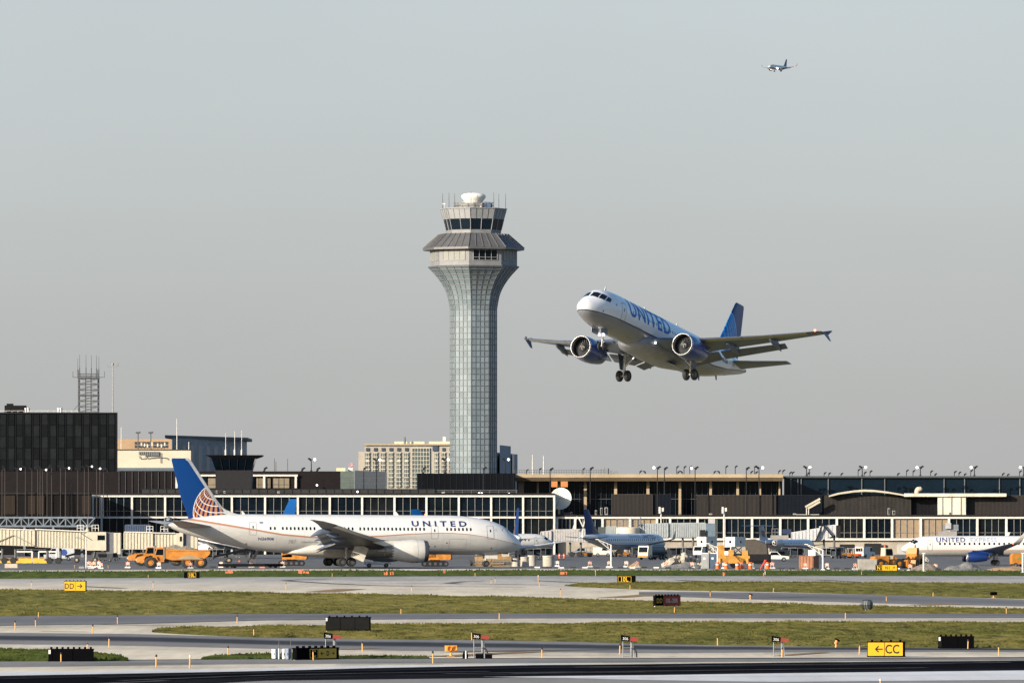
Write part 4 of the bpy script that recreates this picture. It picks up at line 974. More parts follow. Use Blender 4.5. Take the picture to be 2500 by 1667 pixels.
def globe_mat(name, base, tip, cs, cz, rad, pole, cells, fill, lines, lat=12, lon=36, duty=.5, edge=None, le=None, k=1.0, topz=12.0, lw=.12):
    """fin paint with part of a globe: meridian stripes and thin parallels around a tilted pole"""
    m = bpy.data.materials.new(name); t, b = nt(m); (x, y, z), v = coords(t)
    u = (x * -1.0 - cs) / (-rad); w = (z - cz) / rad                  # u grows forward
    r2 = u * u + w * w; d = (r2 * -1.0 + 1.0).op('MAXIMUM', 0.0).op('SQRT')
    p = Vector(pole).normalized(); e1 = p.orthogonal().normalized(); e2 = p.cross(e1)
    dot = lambda a: u * a[0] + w * a[1] + d * a[2]
    la = dot(p).op('MAXIMUM', -1.0).op('MINIMUM', 1.0).op('ARCSINE') * (180 / math.pi)
    lo_ = dot(e2).op('ARCTAN2', dot(e1)) * (lon / (2 * math.pi))
    st = lo_.op('FLOORED_MODULO', 1.0).lt(duty)
    row = (la / lat).op('FLOORED_MODULO', 1.0)
    ln = row.lt(lw)
    inside = r2.lt(1.0); rim = r2.gt(1 - (.035 if edge else 0)) * inside
    g = ((z - 2.0) / (topz - 2.0)).op('MAXIMUM', 0.0).op('MINIMUM', 1.0)
    c0 = mixc(t, g, base, tip)
    c1 = mixc(t, st, fill, cells); c1 = mixc(t, ln, c1, lines)
    c = mixc(t, inside, c0, c1)
    if edge: c = mixc(t, rim, c, edge)
    setc(t, b, c); b.inputs['Roughness'].default_value = .35; b.inputs['Specular IOR Level'].default_value = .25
    return m
ALU = mat('bare_aluminium', (.40, .40, .41), .36, metal=.85, var=.15)
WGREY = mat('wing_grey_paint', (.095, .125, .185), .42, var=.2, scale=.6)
WDARK = mat('flap_dark_grey', (.095, .11, .135), .5, var=.3, scale=.8)  # plain darker grey used on the flaps
FAN = mat('fan_dark', (.03, .03, .032), .4, metal=.5)
GEARM = mat('gear_silver', (.55, .54, .50), .4, metal=.3, var=.3)
COCK = mat('cockpit_glass', (.006, .008, .012), .06, var=.2)
WINM = mat('cabin_window_glass', (.012, .013, .018), .25, var=.2)
INK = mat('line_ink', (.20, .19, .18), .6)

def engine(root, s, y, z, Ln, rd, m_nac, m_lip, chevron=False, pylon=None, lipw=.07, exhaust_l=1.6):
    """turbofan in its nacelle; s is the station of the intake lip"""
    sd_ = 1 if y > 0 else -1
    mb = MB(); o = (0, 0, 0)
    out = [(rd * (.995 + (lipw - .07) * .8), -Ln * lipw), (rd * 1.06, -Ln * .16), (rd * 1.1, -Ln * .32), (rd * 1.08, -Ln * .5), (rd * .99, -Ln * .72), (rd * .84, -Ln * .93), (rd * .79, -Ln)]
    inn = [(rd * .72, -Ln), (rd * .72, -Ln * .8)]
    mb.lathe([(r, t) for r, t in out + inn], (-s, y, z), 'x', 40)
    if chevron:
        n = 18
        for i in range(n):
            a0, a1 = 2 * math.pi * i / n, 2 * math.pi * (i + 1) / n; am = (a0 + a1) / 2; r = rd * .785
            q = lambda a, t, rr: (-s + t, y + rr * math.cos(a), z + rr * math.sin(a))
            mb.add([q(a0, -Ln, r), q(a1, -Ln, r), q(am, -Ln - .42, r * .97)], [(0, 1, 2)])
    n = mb.build('engine', m_nac, root, smooth=True, edge=40)
    mb = MB(); mb.lathe([(rd * (.995 + (lipw - .07) * .8), -Ln * lipw), (rd * .995, -Ln * .065), (rd * .975, -Ln * .02), (rd * .94, 0), (rd * .905, -Ln * .015), (rd * .89, -Ln * .06), (rd * .88, -Ln * .1)], (-s, y, z), 'x', 40)
    mb.build('intake_lip', m_lip, n, smooth=True)
    mb = MB(); mb.lathe([(rd * .88, -Ln * .1), (rd * .86, -Ln * .24), (.02, -Ln * .25)], (-s, y, z), 'x', 40); mb.build('intake_duct', FAN, n, smooth=True, edge=40)
    mb = MB()
    for i in range(22):
        a = 2 * math.pi * i / 22; b = a + .2
        q = lambda a_, r, t: (-s + t, y + r * math.cos(a_), z + r * math.sin(a_))
        mb.add([q(a, rd * .2, -Ln * .21), q(b, rd * .2, -Ln * .235), q(b + .12, rd * .82, -Ln * .235), q(a + .12, rd * .82, -Ln * .2)], [(0, 1, 2, 3)])
    mb.build('fan', DGREY, n)
    mb = MB(); mb.lathe([(.02, -Ln * .12), (rd * .1, -Ln * .14), (rd * .19, -Ln * .19), (rd * .22, -Ln * .23)], (-s, y, z), 'x', 20); sp = mb.build('spinner', DGREY, n, smooth=True)
    mb = MB(); k = 12
    pv = []
    for i in range(k + 1):
        a = R(-60 + 300 * i / k); r = rd * (.06 + .1 * i / k)
        for rr in (r, r + rd * .045): pv.append((-s - Ln * (.128 + .055 * (rr / (rd * .2))), y + rr * math.cos(a), z + rr * math.sin(a)))
    mb.add([(a + .06, b, c) for a, b, c in pv], [(2 * i, 2 * i + 1, 2 * i + 3, 2 * i + 2) for i in range(k)]); mb.build('spiral_mark', WHITE, n)
    mb = MB(); mb.lathe([(rd * .72, -Ln * .82), (rd * .58, -Ln * .98), (rd * .46, -Ln - exhaust_l * .5), (rd * .42, -Ln - exhaust_l * .5), (rd * .3, -Ln - exhaust_l * .52), (.03, -Ln - exhaust_l)], (-s, y, z), 'x', 28)
    mb.build('exhaust_cone', mat('exhaust_metal', (.26, .235, .2), .4, metal=.7), n, smooth=True, edge=50)
    if pylon:
        mb = MB(); zt, back = pylon
        mb.loft([[(-(s + Ln * .2), y + w, z + rd * .95), (-(s + Ln * .3), y + w * 1.6, zt), (-(s + back), y + w, zt - .1), (-(s + Ln + .6), y + w, z + rd * .3)] for w in (-.16, .16)])
        mb.build('pylon', m_nac, n)
    return n
def gear(root, s, y, ztop, zbot, rw, tw, axles, gap, brace=None, door=None, lean=0.0, lamp=False, r=.12):
    mb = MB(); sd_ = 1 if y >= 0 else -1
    za = zbot + rw
    mb.tube((-s, y, ztop), (-s, y, za + .5), r * 1.25, r * 1.05, n=10); mb.tube((-s, y, za + .6), (-s, y, za), r * .8, r * .75, n=10)
    if brace: mb.tube((-s + brace[0], y + brace[1], ztop), (-s, y, za + (ztop - za) * .35), r * .55, n=7)
    mb.bar((-s - .1, y, za + .9), (-s - .42, y, za + .5), .08); mb.bar((-s - .42, y, za + .5), (-s - .1, y, za + .12), .08)
    if len(axles) > 1: mb.bar((-s - axles[0], y, za), (-s - axles[-1], y, za), .26)
    for a in axles: mb.tube((-s - a, y - gap, za), (-s - a, y + gap, za), r * .6, n=8)
    mb.tube((-s - .16, y, ztop), (-s - .14, y, za + .2), r * .25, n=5)
    g = mb.build('landing_gear', GEARM, root)
    for a in axles:
        for k in (-1, 1):
            mb = MB(); pr = [(rw * .45, -tw * .42), (rw * .82, -tw * .5), (rw * .97, -tw * .3), (rw, 0), (rw * .97, tw * .3), (rw * .82, tw * .5), (rw * .45, tw * .42)]
            mb.lathe(pr, (-s - a, y + k * gap, za), 'y', 24); w = mb.build('wheel', RUBBER, g, smooth=True, edge=50)
            hb_ = MB(); hb_.lathe([(.02, -tw * .36), (rw * .46, -tw * .38), (rw * .46, tw * .38), (.02, tw * .36)], (-s - a, y + k * gap, za), 'y', 16); hb_.build('hub', DGREY, g)
    if lamp:
        for k in (-1, 1):
            mb = MB(); mb.ball((-s + .28, y + k * .24, ztop - .75), .13, 10, 6); mb.build('taxi_light', LIT, g)
    if door:
        mb = MB(); dx, dy, dz, w, h, ang = door
        T = Matrix.Translation((-s + dx, y + dy, dz)) @ Matrix.Rotation(ang, 4, 'X'); mb.box((0, 0, -h / 2), (w, .06, h), T); mb.build('gear_door', WGREY, root)
    return g
def side_marks(h, root_hull, side, windows, wz, ww, wh, doors, ink=INK, wm=None):
    for q in windows:
        h.patch(rrect(q, wz, ww, wh), side).build('cabin_window', wm or WINM, root_hull, fix=False)
    for q, z, w, hh in doors:
        o = h.patch(outline(q, z, w, hh), side, .014).build('door', ink, root_hull, fix=False)
        h.patch(rrect(q, z + hh * .12, w * .17, hh * .2, .05), side, .016).build('door_window', WINM, o if False else root_hull, fix=False)
def lettering(h, hull, s, size, q, z, side, mt, bold=.0, sx=1.0, spacing=1.0, name='lettering', slant=0):
    vs, fs = text_pts(s, size, bold, spacing, sx)
    # reading direction: on the port side text runs aft, on starboard it runs forward
    h.patch(([(q + (a if side > 0 else -a), z + b + slant * a) for a, b in vs], fs), side, .014).build(name, mt, hull, fix=False)
def canoe(root, s, y, z, L_, r, droop):
    mb = MB(); n = 8; rings = []
    for i in range(n + 1):
        t = i / n; rr = r * math.sin(math.pi * min(1, .06 + t * .94)) ** .6 * (1 if t < .6 else 1 - (t - .6) * 1.3)
        zc = z - droop * max(0, t - .35) ** 1.4
        rings.append([(-(s + L_ * t), y + rr * .62 * math.cos(2 * math.pi * k / 10), zc + rr * math.sin(2 * math.pi * k / 10)) for k in range(10)])
    mb.loft(rings); return mb.build('flap_track_fairing', WGREY, root, smooth=True)

# ---------------------------------------------------------------- the airliner taking off
U_BLUE, U_MID, U_SKY = (.012, .035, .16), (.015, .11, .42), (.04, .30, .68)
def build_a(root):
    h = Hull(ST_A); L_ = 37.57
    m = hull_mat('white_grey_livery_blue_line', L_, [(0, -.95), (.05, -.9), (.12, -.86), (.3, -.86), (.62, -.86), (.72, -.72), (.82, -.25), (.92, .5), (1, 1.0)], (.68, .70, .73), (.225, .235, .265), (.012, .02, .055), .045, .07)
    hull = h.mesh().build('fuselage', m, root, smooth=True)
    # cockpit glazing, both sides: (station, angle from the side)
    D = lambda a: R(a)
    for sd_ in (1, -1):
        f = lambda c: [(q, D(a) if sd_ > 0 else math.pi - D(a)) for q, a in c]
        for c4 in ([(1.42, 86), (1.62, 49), (2.38, 56), (2.16, 86)], [(1.70, 46), (2.22, 25), (2.90, 37), (2.46, 54)], [(2.34, 22.5), (3.02, 15), (3.42, 27), (3.0, 35)]):
            h.quadpatch(f(c4)).build('cockpit_window', COCK, hull, fix=False)
        side_marks(h, hull, sd_, [7.1 + .533 * i for i in range(42)], .42, .23, .34, [(5.6, -.02, .85, 1.95), (32.2, .35, .8, 1.8)], wm=mat('pale_cabin_window', (.10, .16, .26), .3))
        h.patch(outline(9.2, -1.3, 1.6, 1.1, .03), sd_, .014).build('cargo_door', INK, hull, fix=False)
        lettering(h, hull, 'UNITED', 2.4, 11.55, .80, sd_, mat('airline_blue_letters', (.008, .135, .45), .5, var=.1, spec=.2), .045, 1.02, 1.12)
        lettering(h, hull, 'N431UA', .55, 29.2, .35, sd_, mat('dark_blue_letters', (.012, .03, .13), .4), .01)
        h.quadpatch(f([(3.95, 9), (4.18, 9), (4.18, 16), (3.95, 16)]), .013, 2).build('alliance_emblem', mat('emblem_grey', (.25, .28, .34), .5), hull, fix=False)
        h.quadpatch(f([(2.05, -20), (2.2, -20), (2.2, -14), (2.05, -14)]), .013, 2).build('static_port', DGREY, hull, fix=False)
    for q, z, hh in ((4.6, 2.0, .45), (13.5, 2.05, .4), (21, 2.05, .4)):
        mb = MB(); mb.prism([(-q, z), (-q - .3, z), (-q - .34, z + hh), (-q - .2, z + hh)], -.03, .03, 'y'); mb.build('blade_antenna', WHITE, hull)
    for q, z in ((27, -1.8), (31, -.9)):
        mb = MB(); mb.prism([(-q, z + .05), (-q - .3, z + .1), (-q - .36, z - .35), (-q - .2, z - .35)], -.03, .03, 'y'); mb.build('blade_antenna', DGREY, hull)
    mb = MB(); rings = []
    for q, w, t, b in ((10.4, .3, -1.9, -2.1), (11.3, 1.5, -1.0, -2.3), (12.6, 2.05, -.55, -2.5), (15, 2.12, -.5, -2.58), (18.5, 2.12, -.6, -2.58), (20.5, 1.9, -.9, -2.45), (22.4, 1.1, -1.5, -2.2), (23.2, .3, -1.9, -2.1)):
        rings.append([(-q, w * math.copysign(abs(math.cos(2 * math.pi * k / 32)) ** .8, math.cos(2 * math.pi * k / 32)), (t + b) / 2 + (t - b) / 2 * math.copysign(abs(math.sin(2 * math.pi * k / 32)) ** .8, math.sin(2 * math.pi * k / 32))) for k in range(32)])
    mb.loft(rings); mb.build('belly_fairing', mat('belly_grey', (.22, .23, .255), .4, var=.25), root, smooth=True)
    for sd_ in (1, -1):
        secs = [(1.2, 11.9, 7.6, -1.35, .135, 3), (2.1, 12.3, 7.0, -1.28, .13, 3), (6.4, 14.5, 4.55, -.82, .115, 1.5), (11.5, 17.1, 3.0, -.05, .11, 0), (15.6, 19.2, 1.95, .72, .105, -1), (16.7, 19.75, 1.6, .93, .1, -1), (16.95, 20.0, 1.3, .98, .09, -1)]
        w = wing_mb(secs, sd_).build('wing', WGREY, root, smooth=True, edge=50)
        # extended slats: bright strip ahead of the leading edge
        for a, b in ((2.6, 4.9), (6.6, 10.0), (10.05, 12.9), (12.95, 15.8)):
            sl = []
            for y in (a, b):
                q = [interp([(r[0], r[k]) for r in secs], y) for k in (1, 2, 3)]
                sl.append((y, q[0] - .28, .62, q[2] - .10, .20, 14))
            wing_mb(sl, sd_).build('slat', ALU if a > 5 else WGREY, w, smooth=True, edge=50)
        for a, b in ((2.2, 6.2), (6.5, 12.9)):
            fl = []
            for y in (a, b):
                q = [interp([(r[0], r[k]) for r in secs], y) for k in (1, 2, 3)]
                fl.append((y, q[0] + q[1] * .93, q[1] * .26 + .25, q[2] - .34, .13, 22))
            wing_mb(fl, sd_).build('flap', WDARK, w, smooth=True, edge=50)
        for y, q, z in ((3.4, 18.0, -1.5), (8.2, 17.2, -.95), (12.2, 18.8, -.28)): canoe(w, q - .6, sd_ * y, z + .12, 3.6 - .05 * y, .40, 1.15)
        mb = MB(); y = sd_ * 16.98; mb.loft([[(-(20.3), y - .03 * sd_, 1.0), (-(21.7), y - .03 * sd_, .98), (-22.3, y + .14 * sd_, 1.5), (-22.0, y + .14 * sd_, 1.5)], [(-(20.3), y + .05 * sd_, 1.0), (-(21.7), y + .05 * sd_, .98), (-22.3, y + .2 * sd_, 1.5), (-22.0, y + .2 * sd_, 1.5)]])
        mb.loft([[(-(20.4), y - .03 * sd_, 1.0), (-(21.7), y - .03 * sd_, .98), (-22.3, y + .08 * sd_, .45), (-21.9, y + .08 * sd_, .45)], [(-(20.4), y + .05 * sd_, 1.0), (-(21.7), y + .05 * sd_, .98), (-22.3, y + .14 * sd_, .45), (-21.9, y + .14 * sd_, .45)]])
        mb.build('wingtip_fence', mat('fence_blue', (.02, .05, .16), .4), w)
        mb = MB(); mb.ball((-19.6, sd_ * 16.5, 1.0), .12, 8, 6); mb.build('navigation_light', REDLIT if sd_ > 0 else DGREY, w)
        engine(root, 11.4, sd_ * 5.75, -2.05, 4.3, 1.16, mat('nacelle_blue', (.012, .045, .21), .25, var=.15, coat=.4), ALU, pylon=(-.95, 6.4), exhaust_l=1.3)
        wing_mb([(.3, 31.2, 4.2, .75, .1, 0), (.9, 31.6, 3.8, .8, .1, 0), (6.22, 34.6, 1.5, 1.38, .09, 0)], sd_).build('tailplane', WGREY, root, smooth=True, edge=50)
        g = gear(root, 17.7, sd_ * 3.8, -1.3, -4.35, .585, .43, [0], .46, brace=(0, -1.6 * sd_), r=.15, door=(0.0, .55 * sd_, -1.5, 1.1, 1.7, R(-12) * sd_))
        mb = MB(); T = Matrix.Translation((-18.1, sd_ * 1.1, -2.45)) @ Matrix.Rotation(R(70) * sd_, 4, 'X'); mb.box((0, 0, -.6), (2.0, .06, 1.2), T); mb.build('gear_door', WGREY, root)
        mb = MB(); mb.ball((-12.5, sd_ * 2.2, -1.6), .11, 10, 6); mb.build('landing_light', LIT if sd_ > 0 else DGREY, root)
    fm = globe_mat('fin_blue_globe', (.006, .045, .20), (.005, .025, .12), 31.2, 3.3, 3.9, (-.1, .8, .6), (.008, .09, .34), (.02, .26, .62), (.01, .09, .34), 16, 22, .5, edge=(.14, .5, .85), topz=8)
    fin_mb([(1.6, 29.3, 6.6, .09), (2.1, 29.9, 6.0, .1), (2.6, 30.9, 5.15, .1), (7.55, 34.25, 2.15, .09), (7.75, 34.5, 1.8, .06)]).build('fin', fm, root, smooth=True, edge=50)
    gear(root, 5.07, 0, -1.7, -3.95, .38, .22, [0], .26, brace=(1.1, 0), lamp=True, r=.09)
    for sd_ in (1, -1):
        mb = MB(); mb.box((-4.3, sd_ * .52, -2.2), (1.5, .04, .5)); mb.build('nose_gear_door', WGREY, root)
    mb = MB(); mb.lathe([(.26, -37.5), (.2, -37.75), (.02, -37.75)], (0, 0, 1.14), 'x', 14); mb.build('exhaust_outlet', DGREY, root)
def pose(root, p, yaw, pitch, roll):
    root.location = p; root.rotation_mode = 'QUATERNION'
    root.rotation_quaternion = (Matrix.Rotation(yaw, 4, 'Z') @ Matrix.Rotation(-pitch, 4, 'Y') @ Matrix.Rotation(roll, 4, 'X')).to_quaternion()
tk = empty('airliner', (0, 0, 0), 0, 'white and blue twin-engine airliner climbing away nose-up with its wheels still down', 'airliner')
build_a(tk); pose(tk, (6.98, 653.46, 28.95), R(242.17), R(11.34), R(.48))

# ---------------------------------------------------------------- the wide-body on the taxiway
def build_b(root):
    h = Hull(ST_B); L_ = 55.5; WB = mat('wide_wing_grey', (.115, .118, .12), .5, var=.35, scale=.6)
    gold = (.36, .185, .115)
    m = hull_mat('white_livery_gold_line', L_, [(0, -1.62), (.03, -1.2), (.064, -.82), (.105, -.32), (.16, .1), (.21, .28), (.27, .24), (.34, .05), (.4, -.2), (.52, -.52), (.6, -.46), (.68, -.1), (.746, .5), (.82, 1.18), (.9, 1.9), (1, 2.7)], (.70, .695, .68), (.555, .545, .52), gold, .03, .18, dirt=.1)
    hull = h.mesh(56).build('fuselage', m, root, smooth=True)
    ink = mat('panel_ink_787', (.22, .21, .20), .6)
    for sd_ in (1, -1):
        wn = [8.6 + .617 * i for i in range(7)] + [15.9 + .62 * i for i in range(17)] + [27 + .62 * i for i in range(4)] + [32.9 + .61 * i for i in range(9)] + [39.0, 39.65]
        side_marks(h, hull, sd_, wn, .86, .28, .48, [(5.45, .42, 1.12, 2.05), (14.25, .42, 1.12, 2.05), (31.1, .42, 1.12, 2.05), (42.3, .8, 1.1, 1.95)], ink)
        h.patch(outline(10.6, -1.35, 2.7, 1.5, .03), sd_, .014).build('cargo_door', ink, hull, fix=False)
        navy = mat('airline_navy_letters', (.012, .03, .115), .4, var=.1)
        lettering(h, hull, 'UNITED', 1.12, 13.45, 1.68, sd_, navy, .04, 1.5, 1.62)
        lettering(h, hull, 'N26906', .62, 40.3, -.72, sd_, navy, .012, 1.15, 1.05)
        lettering(h, hull, '787', .75, 36.3, -1.15, sd_, mat('soft_grey_letters', (.25, .24, .23), .5), .0, 1.1)
        lettering(h, hull, 'DREAMLINER', .36, 33.6, -1.2, sd_, mat('soft_grey_letters', (.25, .24, .23), .5), .0, 1.2)
        for q, z in ((15.0, -1.75), (14.1, -1.75), (12.3, -1.2), (43.2, -1.5), (5.2, -2.0)): h.patch(rrect(q, z, .22, .2, .08), sd_).build('vent_port', DGREY, hull, fix=False)
        mb = h.patch(rrect(41.0, 1.72, .55, .3, .03), sd_, .014); mb.build('flag_mark', mat('flag_grey', (.22, .2, .25), .5), hull, fix=False)
        D = lambda a: R(a) if sd_ > 0 else math.pi - R(a)
        h.quadpatch([(1.9, D(90)), (2.55, D(58)), (3.0, D(66)), (2.6, D(90))]).build('cockpit_window', COCK, hull, fix=False)
        h.patch(([(2.38, .46), (3.42, .62), (3.5, .82), (2.95, 1.28), (2.62, 1.3)], [(0, 1, 2, 3, 4)]), sd_).build('cockpit_window', COCK, hull, fix=False)
        for k in range(5):
            a = 2 * math.pi * k / 5; h.patch(rrect(4.55 + .2 * math.cos(a), .75 + .2 * math.sin(a), .11, .11, .05), sd_, .014).build('alliance_emblem', mat('emblem_grey', (.25, .28, .34), .5), hull, fix=False)
    for q, hh in ((19.2, .55), (45.2, .55), (43.0, .5)):
        mb = MB(); mb.prism([(-q, 2.9), (-q - .55, 2.9), (-q - .62, 2.95 + hh), (-q - .42, 2.95 + hh)], -.04, .04, 'y'); mb.build('blade_antenna', WHITE, hull)
    mb = MB(); mb.ball((-15.0, 0, 3.05), .2, 10, 6); mb.build('beacon', REDLIT, hull)
    mb = MB(); rings = []
    for q, w, t, b in ((17.2, .5, -2.6, -3.0), (18.6, 2.2, -1.6, -3.3), (20.5, 3.05, -.7, -3.5), (24, 3.15, -.6, -3.6), (30, 3.15, -.7, -3.6), (33.5, 2.7, -1.3, -3.4), (36, 1.4, -2.2, -3.1), (37, .4, -2.7, -2.95)):
        rings.append([(-q, w * math.copysign(abs(math.cos(2 * math.pi * k / 32)) ** .8, math.cos(2 * math.pi * k / 32)), (t + b) / 2 + (t - b) / 2 * math.copysign(abs(math.sin(2 * math.pi * k / 32)) ** .8, math.sin(2 * math.pi * k / 32))) for k in range(32)])
    mb.loft(rings); mb.build('belly_fairing', mat('belly_pale_grey', (.48, .465, .42), .4, var=.2), root, smooth=True)
    for sd_ in (1, -1):
        secs = [(2.0, 18.6, 13.0, -1.75, .13, 3), (2.9, 19.3, 11.9, -1.62, .125, 3), (9.6, 23.8, 7.6, -.95, .11, 1.5), (18, 29.4, 4.9, .2, .1, 0), (25.6, 34.5, 2.7, 1.45, .095, -1), (28.2, 36.7, 1.7, 1.88, .09, -1), (29.7, 38.5, .7, 2.1, .08, -1)]
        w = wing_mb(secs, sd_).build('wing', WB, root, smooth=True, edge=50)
        for a, b in ((3.2, 9.3), (11.3, 21.5)):
            fl = []
            for y in (a, b):
                q = [interp([(r[0], r[k]) for r in secs], y) for k in (1, 2, 3)]
                fl.append((y, q[0] + q[1] * .95, q[1] * .17 + .5, q[2] - .42, .12, 20))
            wing_mb(fl, sd_).build('flap', mat('flap_pale', (.34, .335, .315), .5, var=.3), w, smooth=True, edge=50)
            sp = []
            for y in (a + .2, b - .2):
                q = [interp([(r[0], r[k]) for r in secs], y) for k in (1, 2, 3)]
                sp.append((y, q[0] + q[1] * .74, q[1] * .16, q[2] + q[1] * .045, .05, -32))
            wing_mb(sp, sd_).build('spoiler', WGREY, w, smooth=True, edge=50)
        sl = []
        for y in (10.8, 25):
            q = [interp([(r[0], r[k]) for r in secs], y) for k in (1, 2, 3)]; sl.append((y, q[0] - .3, .9, q[2] - .13, .16, 12))
        wing_mb(sl, sd_).build('slat', mat('slat_grey', (.42, .42, .40), .4), w, smooth=True, edge=50)
        for y in (6.6, 13, 17.5, 21.5):
            q = [interp([(r[0], r[k]) for r in secs], y) for k in (1, 2, 3)]; canoe(w, q[0] + q[1] * .62, sd_ * y, q[2] - .35, q[1] * .45 + 1.6, .48, 1.5)
        e = engine(root, 17.0, sd_ * 9.9, -2.45, 5.3, 1.62, mat('nacelle_pale', (.56, .545, .50), .35, var=.12, coat=.3), mat('dark_lip', (.065, .065, .08), .45), chevron=True, pylon=(-.9, 9.0), exhaust_l=2.6, lipw=.125)
        mb = MB(); mb.lathe([(1.79, -1.75), (1.79, -1.79)], (-17, sd_ * 9.9, -2.45), 'x', 40); mb.build('cowl_joint', ink, e)
        wing_mb([(.4, 47.6, 6.0, .95, .1, 0), (1.3, 48.3, 5.3, 1.02, .1, 0), (9.5, 54.3, 1.9, 1.85, .09, 0), (9.9, 55.0, 1.1, 1.9, .07, 0)], sd_).build('tailplane', mat('tailplane_grey', (.34, .34, .335), .45, var=.2), root, smooth=True, edge=50)
        gear(root, 28.4, sd_ * 4.9, -1.6, -4.83, .66, .5, [-.75, .75], .58, brace=(0, -1.8 * sd_), r=.2)
        mb = MB(); T = Matrix.Translation((-26.3, sd_ * 6.6, -1.7)) @ Matrix.Rotation(R(14) * sd_, 4, 'X') @ Matrix.Rotation(R(24), 4, 'Y'); mb.box((0, 0, -1.15), (2.1, .08, 2.3), T); mb.build('gear_door', mat('gear_door_cream', (.66, .62, .52), .5), root)
        mb = MB(); mb.box((-4.9, sd_ * .62, -3.2), (2.0, .05, .75)); mb.build('nose_gear_door', WHITE, root)
    fm = globe_mat('fin_navy_gold_globe', (.002, .034, .15), (.002, .038, .165), 46.2, 3.15, 4.9, (-.16, .82, .55), (.44, .19, .085), (.008, .02, .09), (.66, .65, .62), 11.5, 30, .52, edge=(.66, .65, .62), lw=.13)
    fn = fin_mb([(1.7, 45.4, 6.3, .07), (2.5, 45.7, 6.15, .08), (3.0, 45.9, 6.1, .085), (3.9, 46.6, 5.75, .09), (5.2, 47.6, 5.3, .09), (11.0, 51.5, 2.9, .08), (11.35, 52.0, 2.35, .06)]).build('fin', fm, root, smooth=True, edge=50)
    mb = MB()
    le = [(2.85, 43.9), (3.1, 44.9), (3.45, 45.8), (3.9, 46.55), (5.2, 47.57), (11.0, 51.45), (11.35, 51.95)]
    mb.loft([[(-s_, -.07, z_), (-s_ + .06, 0, z_ + .05), (-s_, .07, z_), (-s_ - .42 - (.9 if z_ < 3.7 else 0), .2, z_ - .12), (-s_ - .42 - (.9 if z_ < 3.7 else 0), -.2, z_ - .12)] for z_, s_ in le]); mb.build('fin_leading_edge', mat('leading_edge_grey', (.50, .50, .49), .4), fn)
    gear(root, 5.6, 0, -2.3, -4.83, .5, .35, [0], .36, brace=(1.2, 0), r=.13)
    mb = MB(); mb.lathe([(.42, -54.5), (.3, -55.1), (.14, -55.55), (.02, -55.6)], (0, 0, 1.13), 'x', 16); mb.build('tail_cone', DGREY, root, smooth=True)
wb787 = empty('wide_body_airliner', (0, 0, 0), 0, 'large white wide-body airliner with a gold line and navy globe tail taxiing', 'airliner')
build_b(wb787); pose(wb787, (1.45, 1002.1, 4.98), R(13.45), R(-.32), 0)

# ---------------------------------------------------------------- regional jets
ST_E = scaled(ST_A, 31.7 / 37.57, .80)
def build_e(root, livery, txt=None, winglet=1.6, fin=None, gear_on=True, lights=False, eng=None, detail=True, wing_m=None):
    """twin-jet regional airliner with engines under the wings"""
    h = Hull(ST_E); hull = h.mesh(32).build('fuselage', livery, root, smooth=True)
    for sd_ in (1, -1):
        f = lambda c: [(q, R(a) if sd_ > 0 else math.pi - R(a)) for q, a in c]
        for c4 in ([(1.3, 86), (1.5, 48), (2.1, 55), (1.95, 86)], [(1.56, 45), (2.0, 20), (2.7, 32), (2.2, 53)]): h.quadpatch(f(c4)).build('cockpit_window', COCK, hull, fix=False)
        if detail: side_marks(h, hull, sd_, [6.1 + .80 * i for i in range(24)], .38, .30, .40, [(4.5, .1, .8, 1.7), (27.0, .4, .7, 1.5)])
        if txt:
            for s_, size, q, z, mt in txt: lettering(h, hull, s_, size, q, z, sd_, mt, .02, 1.15, 1.15)
        secs = [(.9, 10.6, 6.0, -1.05, .13, 3), (1.6, 11.0, 5.4, -1.0, .125, 3), (4.8, 12.8, 3.4, -.65, .115, 1), (12.6, 16.6, 1.5, .45, .1, -1)]
        w = wing_mb(secs, sd_).build('wing', wing_m or WGREY, root, smooth=True, edge=50)
        wing_mb([(12.6, 16.6, 1.5, .45, .1, -1), (13.2, 17.05, 1.15, .62, .09, -1), (13.9, 17.9, .75, .62 + winglet * .55, .08, 0), (14.3, 18.6, .4, .62 + winglet, .08, 0)], sd_).build('winglet', livery, w, smooth=True, edge=50)
        fl = []
        for y in (1.8, 9.5):
            q = [interp([(r[0], r[k]) for r in secs], y) for k in (1, 2, 3)]; fl.append((y, q[0] + q[1] * .93, q[1] * .2 + .2, q[2] - .2, .12, 22))
        if lights: wing_mb(fl, sd_).build('flap', WDARK, w, smooth=True, edge=50)
        engine(root, 10.2, sd_ * 4.1, -1.75, 3.3, .78, eng or mat('nacelle_white', (.6, .6, .58), .35), ALU, pylon=(-.7, 4.6), exhaust_l=.9)
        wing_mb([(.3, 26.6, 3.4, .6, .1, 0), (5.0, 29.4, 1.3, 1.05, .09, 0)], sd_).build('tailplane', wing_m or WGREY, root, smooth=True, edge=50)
        if gear_on: gear(root, 15.2, sd_ * 2.6, -1.2, -3.15, .48, .32, [0], .36, brace=(0, -1 * sd_))
        mb = MB(); mb.ball((-16.9, sd_ * 12.7, .5), .14, 8, 6); mb.build('navigation_light', REDLIT if sd_ > 0 else mat('green_lens', (.1, .4, .2), .3), w)
        if lights:
            mb = MB(); mb.ball((-10.9, sd_ * 1.9, -1.0), .45, 10, 8); mb.build('landing_light', mat('bright_landing_light', (.9, .9, .9), .3, emit=(1, .97, .9), es=9), root)
    fin_mb([(1.4, 24.4, 6.0, .08), (1.9, 25.4, 5.0, .09), (2.6, 26.3, 4.2, .09), (6.6, 29.3, 1.9, .08)]).build('fin', fin, root, smooth=True, edge=50)
    if gear_on: gear(root, 4.0, 0, -1.4, -3.15, .32, .18, [0], .22, brace=(.8, 0), lamp=lights, r=.08)
